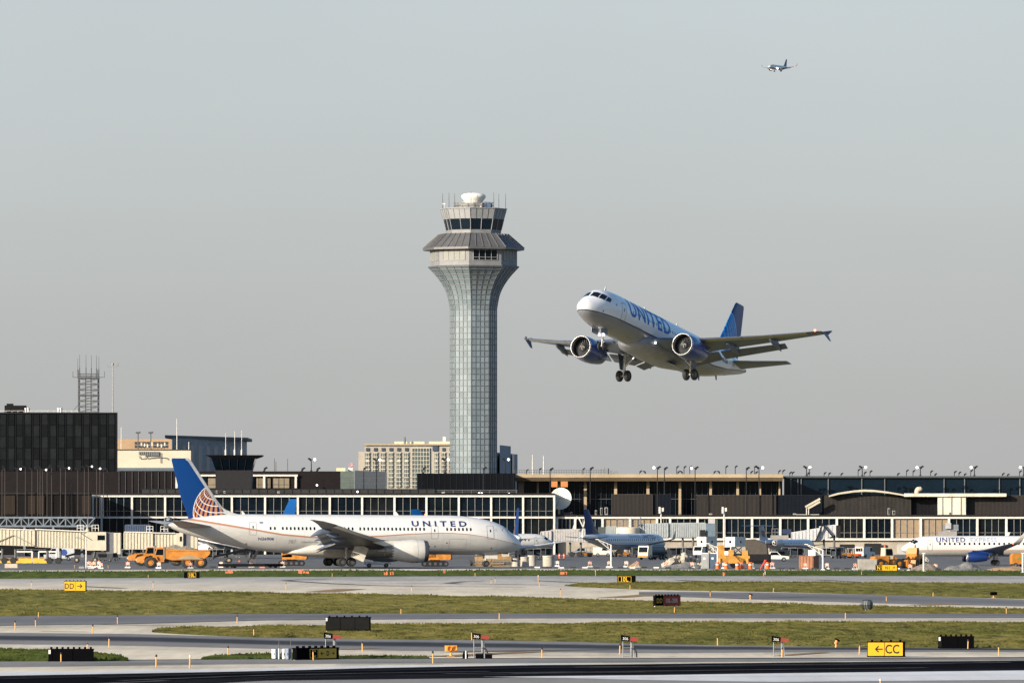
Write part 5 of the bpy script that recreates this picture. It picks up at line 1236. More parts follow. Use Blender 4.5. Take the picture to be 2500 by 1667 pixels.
LV_W = hull_mat('plain_white_livery', 31.7, [(0, -.75), (.1, -.7), (.65, -.7), (.8, -.1), (1, .9)], (.64, .65, .66), (.46, .46, .46), (.03, .05, .12), .03, .05)
LV_G = hull_mat('white_livery_gold_trim', 31.7, [(0, -.75), (.1, -.7), (.65, -.7), (.8, -.1), (1, .9)], (.64, .63, .60), (.48, .47, .44), (.38, .19, .1), .04, .07)
FN_OLD = globe_mat('navy_fin_dim_globe', (.003, .028, .12), (.003, .03, .14), 25.0, 2.2, 3.0, (-.16, .82, .55), (.16, .09, .08), (.02, .025, .06), (.22, .2, .2), 12, 36, .5, topz=7)
FN_NEW = globe_mat('sky_blue_fin_globe', (.002, .048, .19), (.003, .065, .23), 25.0, 2.2, 3.0, (-.16, .82, .55), (.03, .25, .6), (.20, .55, .80), (.04, .3, .6), 12, 30, .45, edge=(.5, .75, .85), topz=7)
NV = mat('dark_blue_letters', (.012, .03, .13), .4)
def ground_pose(o, px, d, yaw, zc): pose(o, ((px - 1250) * S(d), d, zc), R(yaw), 0, 0)
# landing far away
ld = empty('regional_jet', (0, 0, 0), 0, 'small far-off jet with landing lights on, high in the sky', 'airliner')
build_e(ld, LV_W, winglet=2.0, fin=mat('slate_fin', (.03, .07, .16), .4), lights=True, detail=False)
pose(ld, (183.86, 4692.5, 334.83), R(242.83), R(-.49), R(-.31))
# parked at the gates
EXP = [('UNITED', 1.15, 8.0, 1.05, NV), ('EXPRESS', .95, 13.4, 1.05, mat('pale_blue_letters', (.30, .36, .48), .5))]
pc = empty('regional_jet', (0, 0, 0), 0, 'white jet with a navy globe fin parked in shade at the grey bridge', 'airliner')
build_e(pc, LV_W, EXP, fin=FN_OLD); ground_pose(pc, 1621, 1359, 57, 3.15)
pe = empty('regional_jet', (0, 0, 0), 0, 'white jet with a blue engine facing left behind the dirt piles', 'airliner')
build_e(pe, LV_G, [('UNITED', 1.05, 7.9, 1.0, NV), ('EXPRESS', .9, 13.2, 1.0, mat('pale_blue_letters', (.30, .36, .48), .5))], fin=FN_OLD, eng=mat('nacelle_deep_blue', (.006, .028, .14), .35)); ground_pose(pe, 2201, 1062, 181, 3.15)
pb = empty('regional_jet', (0, 0, 0), 0, 'sunlit white jet whose cockpit shows just past the nose of the wide-body', 'airliner')
build_e(pb, LV_G, None, fin=FN_NEW); ground_pose(pb, 1352, 1332, 22, 3.15)
pa = empty('regional_jet', (0, 0, 0), 0, 'jet seen tail-on behind the nose of the wide-body, fin edge-on', 'airliner')
build_e(pa, LV_W, None, fin=FN_OLD, detail=False, winglet=.9, wing_m=mat('pale_wing', (.50, .51, .52), .45)); pose(pa, (-4.1, 1255, 3.15), R(100), 0, 0)
pt_ = empty('airliner', (0, 0, 0), 0, 'airliner hidden behind the wide-body, only its sky-blue globe fin showing', 'airliner')
build_e(pt_, LV_W, None, fin=FN_NEW, detail=False); pose(pt_, (-65.5, 1297, 3.75), R(130), 0, 0); pt_.scale = (1.19, 1.19, 1.19)
ST_J = scaled(ST_A, 28.0 / 37.57, .565)
def build_j(root):
    """small jet with engines at the tail and a T-tail"""
    lv = hull_mat('silver_livery_red_blue_line', 28, [(0, -.45), (.5, -.3), (.8, .1), (1, .5)], (.52, .53, .55), (.46, .47, .5), (.30, .04, .04), .1, .12)
    h = Hull(ST_J); hull = h.mesh(28).build('fuselage', lv, root, smooth=True)
    for sd_ in (1, -1):
        f = lambda c: [(q, R(a) if sd_ > 0 else math.pi - R(a)) for q, a in c]
        for c4 in ([(1.2, 86), (1.4, 40), (2.0, 55), (1.8, 86)], [(1.45, 38), (1.9, 18), (2.5, 32), (2.05, 53)]): h.quadpatch(f(c4)).build('cockpit_window', COCK, hull, fix=False)
        for i in range(17): h.patch(rrect(5.5 + .8 * i, .32, .28, .36), sd_).build('cabin_window', WINM, hull, fix=False)
        wing_mb([(.6, 12.2, 4.6, -.75, .12, 2), (3.2, 13.5, 2.9, -.6, .11, 1), (10, 16.9, 1.1, .15, .1, -1)], sd_).build('wing', WGREY, root, smooth=True, edge=50)
        engine(root, 20.4, sd_ * 1.95, .45, 3.6, .72, mat('nacelle_silver', (.48, .49, .52), .3), ALU, exhaust_l=.8)
        wing_mb([(.1, 25.6, 2.1, 3.95, .1, 0), (3.77, 26.8, 1.1, 3.95, .09, 0)], sd_).build('tailplane', WGREY, root, smooth=True, edge=50)
        mb = MB(); mb.span((-23.6, min(sd_ * .6, sd_ * 1.5), .35), (-21.4, max(sd_ * .6, sd_ * 1.5), .55)); mb.build('pylon', WGREY, root)
        gear(root, 14.6, sd_ * 2.0, -.8, -2.45, .38, .26, [0], .3, r=.09)
    fin_mb([(.7, 22.0, 5.2, .07), (1.4, 23.3, 3.7, .09), (4.0, 25.3, 2.3, .09)]).build('fin', mat('silver_fin', (.42, .43, .45), .4), root, smooth=True, edge=50)
    for k in range(5):
        mb = MB(); s0 = 24.6 + k * .38; mb.add([(-(s0), -.2, 1.5 + k * .1), (-(s0 + .2), -.2, 1.5 + k * .1), (-(s0 + .55), -.2, 3.0), (-(s0 + .35), -.2, 3.0)], [(0, 1, 2, 3)]); mb.build('fin_stripe', mat('fin_red', (.25, .04, .05), .5) if k < 3 else mat('fin_blue', (.03, .06, .2), .5), root, fix=False)
    gear(root, 3.5, 0, -.9, -2.45, .28, .16, [0], .18, r=.07)
pj = empty('regional_jet', (0, 0, 0), 0, 'small silver jet with tail-mounted engines and a high-set tailplane', 'airliner')
build_j(pj); ground_pose(pj, 1987, 1376, 63, 2.45)
# ================================================================ LIGHT POLES AND FLOODLIGHTS
def flood_head(t, a, d, z, side, sz=.62, m=CHAR):
    g = MB(); T = Matrix.Translation((a + side * sz * .45, d, z)) @ Matrix.Rotation(R(-28 * side), 4, 'Y') @ Matrix.Rotation(R(12), 4, 'Z')
    g.box((0, 0, 0), (sz * 1.25, sz * .8, sz * .55), T, taper=.75); g.box((-side * sz * .3, 0, -sz * .34), (sz * .3, sz * .25, sz * .3), T)
    return g.build('lamp_head', m, t, world=True)
def light_pole(px, yt, yb, d, label, lit=False, side=1, heads=1, r=.13, sz=.75, group=None, m=CHAR):
    t = root_at('floodlight_pole', px, d, label, 'light pole', group); a, zb = XZ(px, yb, d); _, zt = XZ(px, yt, d)
    g = MB(); g.tube((a, d, zb), (a, d, zt), r, r * .75, n=7); g.box((a, d, zb + .1), (r * 4, r * 4, .2)); g.build('pole', m, t, world=True)
    for k in range(heads): flood_head(t, a, d, zt + .05 - k * 1.25, side if k == 0 else -side, sz)
    if lit:
        g = MB(); g.ball((a - (side * .8), d - .5, zt - .05), .28 if r > .1 else .19, 12, 8); g.build('lit_lamp', LIT, t, world=True, smooth=True)
        g = MB(); g.bar((a, d, zt - .1), (a - side * .8, d - .4, zt + .1), .1); g.build('lamp_arm', CHAR, t, world=True)
    return t
for px, yt, yb, lab in ((1086, 1121, 1155, 'lit lamp on a pole in front of the control tower foot'), (1233, 1121, 1155, 'lit lamp on a pole in front of the shaded hotel wing'),
                    (919, 1122, 1206, 'lit lamp on the tallest roof pole in front of the hotel'), (760, 1121, 1150, 'lit lamp on a pole above the right end of the dark terminal block')):
    light_pole(px, yt, yb, D1 + 7 if yb == 1206 else D2 + 2, lab, True, 1 if px > 1100 and px != 1233 else -1)
for px, yt, yb, dd, lab in ((888, 1143, 1206, D1 + 8, 'short dark floodlight pole left of the lit lamp in front of the hotel'), (1033, 1143, 1155, D2 + 3, 'dark floodlight near the left end of the black roof block'), (1180, 1143, 1206, D1 + 7, 'dark floodlight pole rising in front of the black roof block'),
                        (645, 1143, 1150, D2 + 3, 'dark floodlight just right of the ramp tower'), (774, 1144, 1150, D2 + 3, 'dark floodlight beside the lit lamp on the dark terminal block'), (737, 1144, 1150, D2 + 3, 'small dark floodlight left of the lit lamp on the dark terminal block')):
    light_pole(px, yt, yb, dd, lab, False, 1)
for px, y0, lab in ((670, 1118, 'taller of two thin black rods on the dark terminal block roof'), (702, 1119, 'lone thin black rod on the dark terminal block roof'), (673.5, 1126, 'shorter of two thin black rods on the dark terminal block roof')): roof_mast(px, y0, 1149.5, D2 + 4, lab, r=.1, m=DGREY)
GL = 'lamp poles before the dim concourse wing'
for px, lit in ((5, 0), (12, 0), (42, 1), (62, 0), (78, 0), (92, 0), (98, 0), (104, 1), (115, 0), (126, 0), (148, 0), (160, 1), (174, 0), (190, 0), (206, 0), (216, 1), (236, 1), (244, 0), (253, 0), (262, 0)):
    light_pole(px, 1138 + (px * 7) % 9, 1262, D1 - 26 + px % 4, 'thin brown pole with a %s lamp before the dim concourse wing' % ('lit' if lit else 'dark'), bool(lit), 1 if px % 2 else -1, r=.09, sz=.6, group=GL, m=mat('pole_brown', (.045, .036, .03), .6))
for px, yt, yb in ((1343, 1145, 1258), (1441, 1143, 1258), (1605, 1141, 1258), (1622, 1143, 1207), (1697, 1142, 1258), (1822, 1143, 1258), (1853, 1141, 1258)):
    light_pole(px, yt, yb, D1 + 11, {1343: 'dark floodlight pole just left of the orange panels', 1441: 'dark floodlight pole left of the brown plant enclosure', 1605: 'lit tall pole rising past the small navy enclosure', 1622: 'dark tall pole standing on the small navy enclosure',
               1697: 'lit tall pole at the left end of the longest brown enclosure', 1822: 'dark tall pole in front of the longest brown enclosure', 1853: 'lit tall pole near the right end of the sandy fascia'}[px], px in (1605, 1697, 1853), -1 if px == 1853 else 1)
RF = 'dark floodlights along the terminal roofs'
for px, y in ((1285, 1147), (1317, 1144), (1423, 1144), (1562, 1150), (1576, 1151), (1652, 1139), (1655, 1151), (1670, 1139), (1666, 1151), (1684, 1139), (1743, 1151), (1757, 1151), (1772, 1138), (1795, 1138), (1833, 1151), (1845, 1152), (1842, 1138),
           (1901, 1149), (1911, 1148), (1928, 1153), (1934, 1153), (1976, 1143), (1972, 1154), (2012, 1154), (2023, 1155), (2053, 1156), (2095, 1146), (2110, 1153), (2124, 1150), (2191, 1156), (2213, 1148), (2229, 1149), (2272, 1150), (2282, 1157), (2330, 1151), (2341, 1153), (2354, 1157), (2370, 1148), (2447, 1156), (2459, 1158), (2489, 1150)):
    dd = D8 + 6; t = root_at('roof_floodlight', px, dd, 'dark floodlight on a short stalk along the roofline of the terminals', 'floodlight', RF); a, zb = XZ(px, 1157 if px < 1912 else 1161.4, dd); _, zt = XZ(px, y, dd)
    g = MB(); g.tube((a, dd, zb), (a, dd, zt), .09, n=5); g.build('stalk', CHAR, t, world=True); flood_head(t, a, dd, zt, -1 if px in (1576, 1666, 1757) else 1, .55)
for px in (1969, 2105, 2247, 2379, 2499): light_pole(px, 1140, 1161.4, D8 + 5, {1969: 'bright lit lamp on the blue glass terminal roof, nearest the sandy fascia', 2105: 'bright lit lamp above the arched canopy', 2247: 'bright lit lamp above the roof cowl', 2379: 'bright lit lamp right of the white stair tower', 2499: 'bright lit lamp at the right edge of the blue glass terminal roof'}[px], True, -1 if px < 2110 else 1)
for px, y, lab in ((1300, 1110, 'taller left white whip antenna above the sandy terminal railing'), (1327, 1112, 'right white whip antenna above the sandy terminal railing')): roof_mast(px, y, 1157, D8 + 3, lab, r=.11, m=WHITE)
rc = root_at('rooftop_equipment', 1480, D8 + 5, 'jumble of grey frames and boxes on the sandy terminal roof', 'roof equipment')
g = MB()
for px, w, y in ((1466, 3, 1143), (1474, 4, 1140), (1484, 3, 1142), (1490, 5, 1148), (1497, 12, 1150)): g.pbox(px, px + w, y, 1157, D8 + 5 + px % 3, 1.5)
g.build('cabinet_row', GREY, rc, world=True)
# bright bulkhead lamps on roofs
for px, y, d, lab in ((1173, 1204, D1 + 4, 'pair of white bulkhead lamps low on the concourse roof below the black roof block'), (1243, 1205, D1 + 4, 'single white bulkhead lamp on the concourse roof near the sandy terminal'), (774, 1184, D2 - 1.5, 'round white lamp on the dark terminal block wall'), (873, 1200, D1 + 4, 'white lamp post on the concourse parapet below the glass office')):
    t = root_at('bulkhead_lamp', px, d, lab, 'lamp'); a, z = XZ(px, y, d)
    g = MB()
    for k in ((-.3, .3) if px == 1173 else (0,)): g.ball((a + k, d, z), .24, 10, 6)
    g.build('lens', mat('white_lens', (.85, .85, .85), .3, emit=(1, 1, 1), es=1.2), t, world=True, smooth=True)
    g = MB(); g.bar((a, d + .2, z - (.6 if px != 774 else .2)), (a, d + .2, z + .1), .12); g.build('bracket', CHAR, t, world=True)
for px, y, lab in ((1377 + 1, 0, 0),): pass
for px, lab in ((1614, 'pair of white area-light panels on a mast before the small navy enclosure'), (1768, 'pair of white area-light panels on a mast before the longest brown enclosure')):
    d = D1 - 8; t = root_at('area_light', px, d, lab, 'area light'); g = MB()
    for dx, y0, y1 in ((-6, 1237, 1253), (2, 1239, 1248)):
        (a, z1), (b, z0) = XZ(px + dx, y0, d), XZ(px + dx + 4.5, y1, d); g.span((a, d, z0), (b, d + .3, z1))
    g.build('light_panel', WHITE, t, world=True); g = MB(); a, z1 = XZ(px, 1239, d); g.tube((a, d + .4, 0), (a, d + .4, z1), .14, n=7); g.bar((a - .6, d + .4, z1 - .5), (a + .5, d + .4, z1 - .5), .1); g.build('mast', WHITE, t, world=True)
# white mast with lattice pipes in front of the right concourse
for px, yt in ((1603, 1258), (1702, 1260), (1853, 1262), (1775, 1262), (2178 + 70, 1262)):
    pass
# ================================================================ JET BRIDGES
def tunnel(mb, pxs, d, dep, ribs, rib_w=1.2):
    """corrugated tunnel: pxs = (x0, x1, top0, top1, bottom0, bottom1)"""
    x0, x1, t0, t1, b0, b1 = pxs
    (a, za), (b, zb) = XZ(x0, t0, d), XZ(x1, t1, d); _, zc = XZ(x0, b0, d); _, zd = XZ(x1, b1, d)
    mb.loft([[(a, d, zc), (a, d, za), (a, d + dep, za), (a, d + dep, zc)], [(b, d, zd), (b, d, zb), (b, d + dep, zb), (b, d + dep, zd)]])
    for i in range(ribs + 1):
        t = i / ribs; x = a + (b - a) * t; mb.bar((x, d - .05, zc + (zd - zc) * t + .12), (x, d - .05, za + (zb - za) * t - .12), rib_w * S(d) * 2.2, .11)
def legs(t, px, d, ytop, label=None, m=DGREY):
    g = MB(); a, z = XZ(px, ytop, d)
    for k in (-1, 1): g.tube((a + k * 1.1, d + 1.6, 0.5), (a + k * 1.1, d + 1.6, z), .22, n=8)
    g.bar((a - 1.6, d + 1.6, .75), (a + 1.6, d + 1.6, .75), .4); g.build('support_leg', m, t, world=True)
    for k in (-1, 1):
        w = MB(); w.lathe([(.02, -.2), (.5, -.2), (.55, -.1), (.55, .1), (.5, .2), (.02, .2)], (a + k * .75, d + 1.3, .55), 'y', 16); w.build('wheel', RUBBER, t, world=True)
def jet_bridge(d, segs, cabx, ycab, label, m, ribs, canopy=True, legpx=(), mcab=None):
    t = root_at('jet_bridge', (segs[0][0] + cabx[1]) / 2, d, label, 'jet bridge')
    for i, (s_, n) in enumerate(zip(segs, ribs)):
        g = MB(); tunnel(g, s_, d + .25 * i, 3.2 - .3 * i, n); tn = g.build('tunnel', m, t, world=True)
        g = MB(); a, za = XZ(s_[0], s_[2], d); b, zb = XZ(s_[1], s_[3], d); g.bar((a, d - .12, za), (b, d - .12, zb), .16); o = g.build('edge_trim', WHITE, None, world=True, loc=t.location); o.location = (0, 0, 0); o.parent = tn
    g = MB(); g.pbox(cabx[0], cabx[1], ycab[0], ycab[1], d - .3, 3.8); c = g.build('cab', mcab or m, t, world=True)
    g = MB(); g.pbox(cabx[0] + (cabx[1] - cabx[0]) * .55, cabx[1] - 3, ycab[0] + 8, ycab[0] + 20, d - .34, .05); o = g.build('cab_window', GLASS, None, world=True, loc=t.location); o.location = (0, 0, 0); o.parent = c
    if canopy:
        g = MB(); x = cabx[1]; g.pbox(x + .2, x + 18, ycab[0] + 1, ycab[1] + 8, d + .2, 3.2); g.build('canopy_bellows', mat('bellows_grey', (.13, .13, .15), .8), t, world=True)
        g = MB()
        for k in range(2): g.pbox(x + 18.4 + k * 9, x + 26 + k * 9, ycab[0] + 2, ycab[1] + 6 + k * 3, d, 3.0)
        g.build('canopy_hood', m, t, world=True)
    for p in legpx: legs(t, p, d, max(s_[4] for s_ in segs) - 1)
    return t
d = 1105.0
j1 = jet_bridge(d, [(-60, 84, 1288, 1293, 1328, 1333), (85, 211, 1291, 1297, 1335, 1340)], (212, 259), (1298, 1343), 'cream corrugated jet bridge at the left edge with a peaked brace on its side', CREAM, [16, 17], legpx=(130, 20))
g = MB()
for a, b in (((-20, 1328), (33, 1305.5)), ((33, 1305.5), (84, 1331.5))):
    (xa, za), (xb_, zb_) = XZ(*a, d), XZ(*b, d); g.bar((xa, d - .2, za), (xb_, d - .2, zb_), .14, .12)
g.build('side_brace', mat('brace_grey', (.3, .27, .22), .6), j1, world=True)
for px in (196, 232): 
    g = MB(); x0, z0 = XZ(px - 8, 1296, d); x1, z1 = XZ(px + 8, 1281, d)
    for x in (x0, (x0 + x1) / 2, x1): g.bar((x, d + .5, z0), (x, d + .5, z1), .09)
    for z in (z1, (z0 + z1) / 2): g.bar((x0, d + .5, z), (x1, d + .5, z), .08)
    g.build('roof_railing', WHITE, j1, world=True)
g = MB(); x, z = XZ(212, 1297, d); g.lathe([(.45, 0), (.35, .3), (.18, .6), (.14, .95), (.2, 1.05), (.02, 1.15)], (x, d + 1, z), 'z', 12); g.build('roof_beacon_cone', CREAM, j1, world=True)
d = 1140.0
j2 = jet_bridge(d, [(303, 372, 1298, 1299, 1340, 1341), (373, 428, 1300, 1301, 1340, 1341)], (429, 447), (1301, 1344), 'cream corrugated jet bridge partly behind the dump trucks and the tail of the wide-body', CREAM, [9, 7], legpx=(345,))
for px in (365, 400):
    g = MB(); x0, z0 = XZ(px - 8, 1298, d); x1, z1 = XZ(px + 8, 1284, d)
    for x in (x0, (x0 + x1) / 2, x1): g.bar((x, d + .5, z0), (x, d + .5, z1), .09)
    for z in (z1, (z0 + z1) / 2): g.bar((x0, d + .5, z), (x1, d + .5, z), .08)
    g.build('roof_railing', WHITE, j2, world=True)
BG = mat('shaded_blue_steel', (.16, .20, .24), .5, var=.3)  # truss steel coloured blue-grey, its shade put into the paint
tr = root_at('steel_truss_walkway', 110, 1330, 'shaded blue-grey steel truss walkway behind the cream jet bridge at the left', 'truss walkway')
g = MB(); dT = 1330.0
def seg(a, b, w=.22, dd=None):
    dd = dd or dT; (xa, za), (xb_, zb_) = XZ(*a, dd), XZ(*b, dd); g.bar((xa, dd, za), (xb_, dd, zb_), w)
for y in (1263, 1284): seg((-30, y), (228, y), .35)
for i in range(14): x = -20 + i * 18; seg((x, 1263), (x, 1284), .22); (seg((x, 1284), (x + 18, 1263), .22) if i % 2 else seg((x, 1263), (x + 18, 1284), .16))
for x in (-5, 60, 130, 200): seg((x, 1284), (x, bot(dT)), .45)
g.build('truss_frame', BG, tr, world=True)
block(tr, 'deck', CHAR, -40, 228, 1285, 1290, dT + .3, 4)
bs = root_at('blue_bridge_tunnel', 335, 1325, 'short blue corrugated bridge tunnel in shade behind the second cream jet bridge', 'jet bridge')
g = MB(); tunnel(g, (306, 366, 1280, 1280, 1300, 1300), 1325, 3, 14); g.build('tunnel', mat('shade_blue_metal', (.06, .09, .15), .5), bs, world=True); legs(bs, 336, 1325, 1300)
sg = root_at('gate_sign', 411, 1318, 'small blue gate sign reading E7 above the jet bridge behind the wide-body tail', 'sign')
block(sg, 'board', mat('gate_sign_blue', (.02, .035, .08), .4), 402, 420, 1263, 1272, 1318, .2); x, z = XZ(410.5, 1267.5, 1318); text('lettering', 'E7', .62, WHITE, sg, (x - sg.location.x, -.03, z), .01)
g = MB(); x, z = XZ(411, 1272, 1318); g.tube((x, 1318.1, 0), (x, 1318.1, z), .12, n=6); g.build('post', DGREY, sg, world=True)
# centre: grey corrugated tunnel and the blue-grey bridge with its rotunda
PGREY = mat('pale_corrugated_grey', (.42, .40, .39), .55, var=.2)
j3 = root_at('jet_bridge', 1378, 1345, 'deeply corrugated pale grey jet bridge left of the navy globe fin', 'jet bridge')
g = MB(); tunnel(g, (1320, 1345, 1297, 1294, 1316, 1320), 1345, 3, 3); g.build('tunnel', PGREY, j3, world=True)
g = MB(); tunnel(g, (1346, 1434, 1292, 1290, 1322, 1324), 1345.4, 2.8, 14, 2.4); g.build('tunnel', PGREY, j3, world=True); legs(j3, 1405, 1345, 1322)
g = MB()
for a, b in (((1409, 1260), (1399, 1290)), ((1412, 1262), (1425, 1290)), ((1428, 1262), (1420, 1312))):
    (xa, za), (xb_, zb_) = XZ(*a, 1344), XZ(*b, 1344); g.bar((xa, 1344, za), (xb_, 1344, zb_), .22)
g.build('stay_rod', WHITE, j3, world=True)
BGR = mat('blue_grey_bridge', (.34, .37, .38), .5, var=.2)
j4 = root_at('jet_bridge', 1610, 1395, 'long blue-grey corrugated jet bridge with a cream rotunda behind the navy-finned jet', 'jet bridge')
for s_, n in (((1480, 1505, 1284, 1284, 1306, 1308), 5), ((1560, 1630, 1278, 1276, 1308, 1312), 12), ((1631, 1722, 1276, 1275, 1312, 1311), 17)):
    g = MB(); tunnel(g, s_, 1395 + (s_[0] % 3) * .2, 3.2, n); g.build('tunnel', BGR, j4, world=True)
g = MB(); g.pbox(1723, 1747, 1277, 1309, 1394, 4); g.build('cab', mat('cab_slate_blue', (.12, .17, .21), .5), j4, world=True)
block(j4, 'roof_box', PGREY, 1729, 1746, 1266, 1277, 1395, 2); block(j4, 'hanging_box', CHAR, 1709, 1722, 1293, 1316, 1393.5, 1)
x, z0 = XZ(1534, 1312, 1393); _, z1 = XZ(1534, 1286, 1393)
g = MB(); g.lathe([(2.4, z0), (2.5, z0 + .4), (2.5, z1 - .2), (2.2, z1)], (x, 1395, 0), 'z', 20, cap0=True, cap1=True); g.build('rotunda', mat('rotunda_cream', (.60, .55, .44), .5), j4, world=True, smooth=True, edge=40)
g = MB(); g.tube((x, 1395, 0), (x, 1395, z0), .6, n=12); g.build('rotunda_column', DGREY, j4, world=True); legs(j4, 1680, 1395, 1310)
block(j4, 'dark_drum', mat('dark_green_drum', (.06, .07, .07), .6), 1460, 1477, 1286, 1305, 1390, 1.3)
g = MB()
rnd = random.Random(11)
for k in range(16):
    px = 1503 + rnd.random() * 62; (xa, za) = XZ(px, 1286, 1394); h_ = rnd.uniform(1.0, 2.2); g.bar((xa, 1394 + rnd.random(), za), (xa, 1394 + rnd.random(), za + h_), .09)
for y in (1268, 1275, 1281): (xa, za), (xb_, zb_) = XZ(1503, y, 1394), XZ(1566, y + rnd.uniform(-2, 2), 1394); g.bar((xa, 1394, za), (xb_, 1394.5, zb_), .09)
g.build('roof_pipework', GREY, j4, world=True)
# right: sloping bridge
j5 = root_at('jet_bridge', 1985, 1385, 'pale jet bridge sloping up to the right behind the small T-tail jet', 'jet bridge')
g = MB(); tunnel(g, (1932, 2001, 1299, 1288, 1318, 1319), 1385, 3, 8, .5); g.build('tunnel', mat('bridge_white_blue', (.50, .51, .52), .5), j5, world=True)
g = MB(); tunnel(g, (2001.5, 2040, 1284, 1280, 1319, 1306), 1385.3, 3, 4, .5); g.build('tunnel', mat('bridge_white_blue', (.5, .51, .52), .5), j5, world=True)
g = MB()
for a, b in (((2009, 1280), (1991, 1322)), ((2009, 1280), (2036, 1312)), ((2009, 1280), (2006, 1276))):
    (xa, za), (xb_, zb_) = XZ(*a, 1384), XZ(*b, 1384); g.bar((xa, 1384.6, za), (xb_, 1384.6, zb_), .3)
g.build('side_brace', CHAR, j5, world=True)
block(j5, 'rotunda_box', mat('rotunda_grey', (.28, .26, .24), .6), 1881, 1925, 1306, 1321, 1386, 4); legs(j5, 1905, 1386, 1320); legs(j5, 2025, 1385, 1310); block(j5, 'end_cab', CHAR, 2041, 2052, 1282, 1312, 1384.8, 3)
g = MB(); x0, z0 = XZ(1884, 1306, 1386); x1, z1 = XZ(1900, 1290, 1386)
for x in (x0, (x0 + x1) / 2, x1): g.bar((x, 1386, z0), (x, 1386, z1), .1)
for z in (z1, (z0 + z1) / 2): g.bar((x0, 1386, z), (x1, 1386, z), .1)
g.build('roof_railing', GREY, j5, world=True); block(j5, 'roof_sign', mat('gate_sign_blue', (.02, .035, .08), .4), 1910, 1932, 1291, 1303, 1386, .3)
j6 = root_at('jet_bridge', 2312, 1400, 'grey drum-like bridge rotunda with roof equipment above the right-hand jet', 'jet bridge')
block(j6, 'rotunda_wall', mat('rotunda_grey', (.28, .26, .24), .6), 2291, 2336, 1296, 1320, 1400, 5); block(j6, 'roof_unit', mat('unit_slate', (.18, .20, .23), .5), 2302, 2340, 1280, 1295, 1401, 2); block(j6, 'roof_unit', PGREY, 2308, 2322, 1276, 1290, 1400.5, .4)
g = MB(); x, _ = XZ(2312, 0, 1400)
for k in (-1, 1): g.tube((x + k * 1.4, 1402, 0), (x + k * 1.4, 1402, 3.2), .3, n=8)
g.build('support_leg', DGREY, j6, world=True)

# ================================================================ VEHICLES AND PLANT (built facing +x)
def wheel(t, x, y, r, w, name='wheel', m=RUBBER, hub=None, tread=False):
    g = MB(); g.lathe([(r * .5, -w * .45), (r * .85, -w * .5), (r, -w * .32), (r, w * .32), (r * .85, w * .5), (r * .5, w * .45)], (x, y, r), 'y', 24)
    if tread:
        for i in range(18):
            a = 2 * math.pi * i / 18; T = Matrix.Translation((x, y, r)) @ Matrix.Rotation(a, 4, 'Y'); g.box((r, 0, 0), (.07, w * .9, r * .12), T)
    o = g.build(name, m, t, smooth=True, edge=45)
    g = MB(); g.lathe([(.02, -w * .4), (r * .3, -w * .4), (r * .34, -w * .25), (r * .52, -w * .3), (r * .52, w * .3), (r * .34, w * .25), (r * .3, w * .4), (.02, w * .4)], (x, y, r), 'y', 18); g.build('rim', hub or GREY, o)
    return o
def at_ground(o, px, y, yaw=180):
    p = G(px, y); o.location = (p.x, p.y, .02); o.rotation_euler = (0, 0, R(yaw))
GRAV = mat('gravel_load', (.30, .27, .22), .95, var=.5, scale=6, bmp=.05)
def mound(mb, cx, cy, z0, rx, ry, h, n=28, m=9, rough=.25, seed=0, pw=1.0):
    rings = []
    for j in range(m + 1):
        t = j / m; ring = []
        for i in range(n):
            a = 2 * math.pi * i / n; k = 1 + rough * noise.noise((math.cos(a) * 1.7 + seed, math.sin(a) * 1.7, t * 1.5)) ; r = (1 - t) * k + .012
            x, y = cx + rx * r * math.cos(a), cy + ry * r * math.sin(a)
            z = z0 + h * (t ** pw) * (1 + .35 * noise.noise((x * .6 + seed, y * .3, seed))) + (0 if j == 0 else rough * .35 * h * noise.noise((x * 1.9, y * .9, seed + 4)))
            ring.append((x, y, z if j else z0))
        rings.append(ring)
    mb.loft(rings, cap0=False); return mb
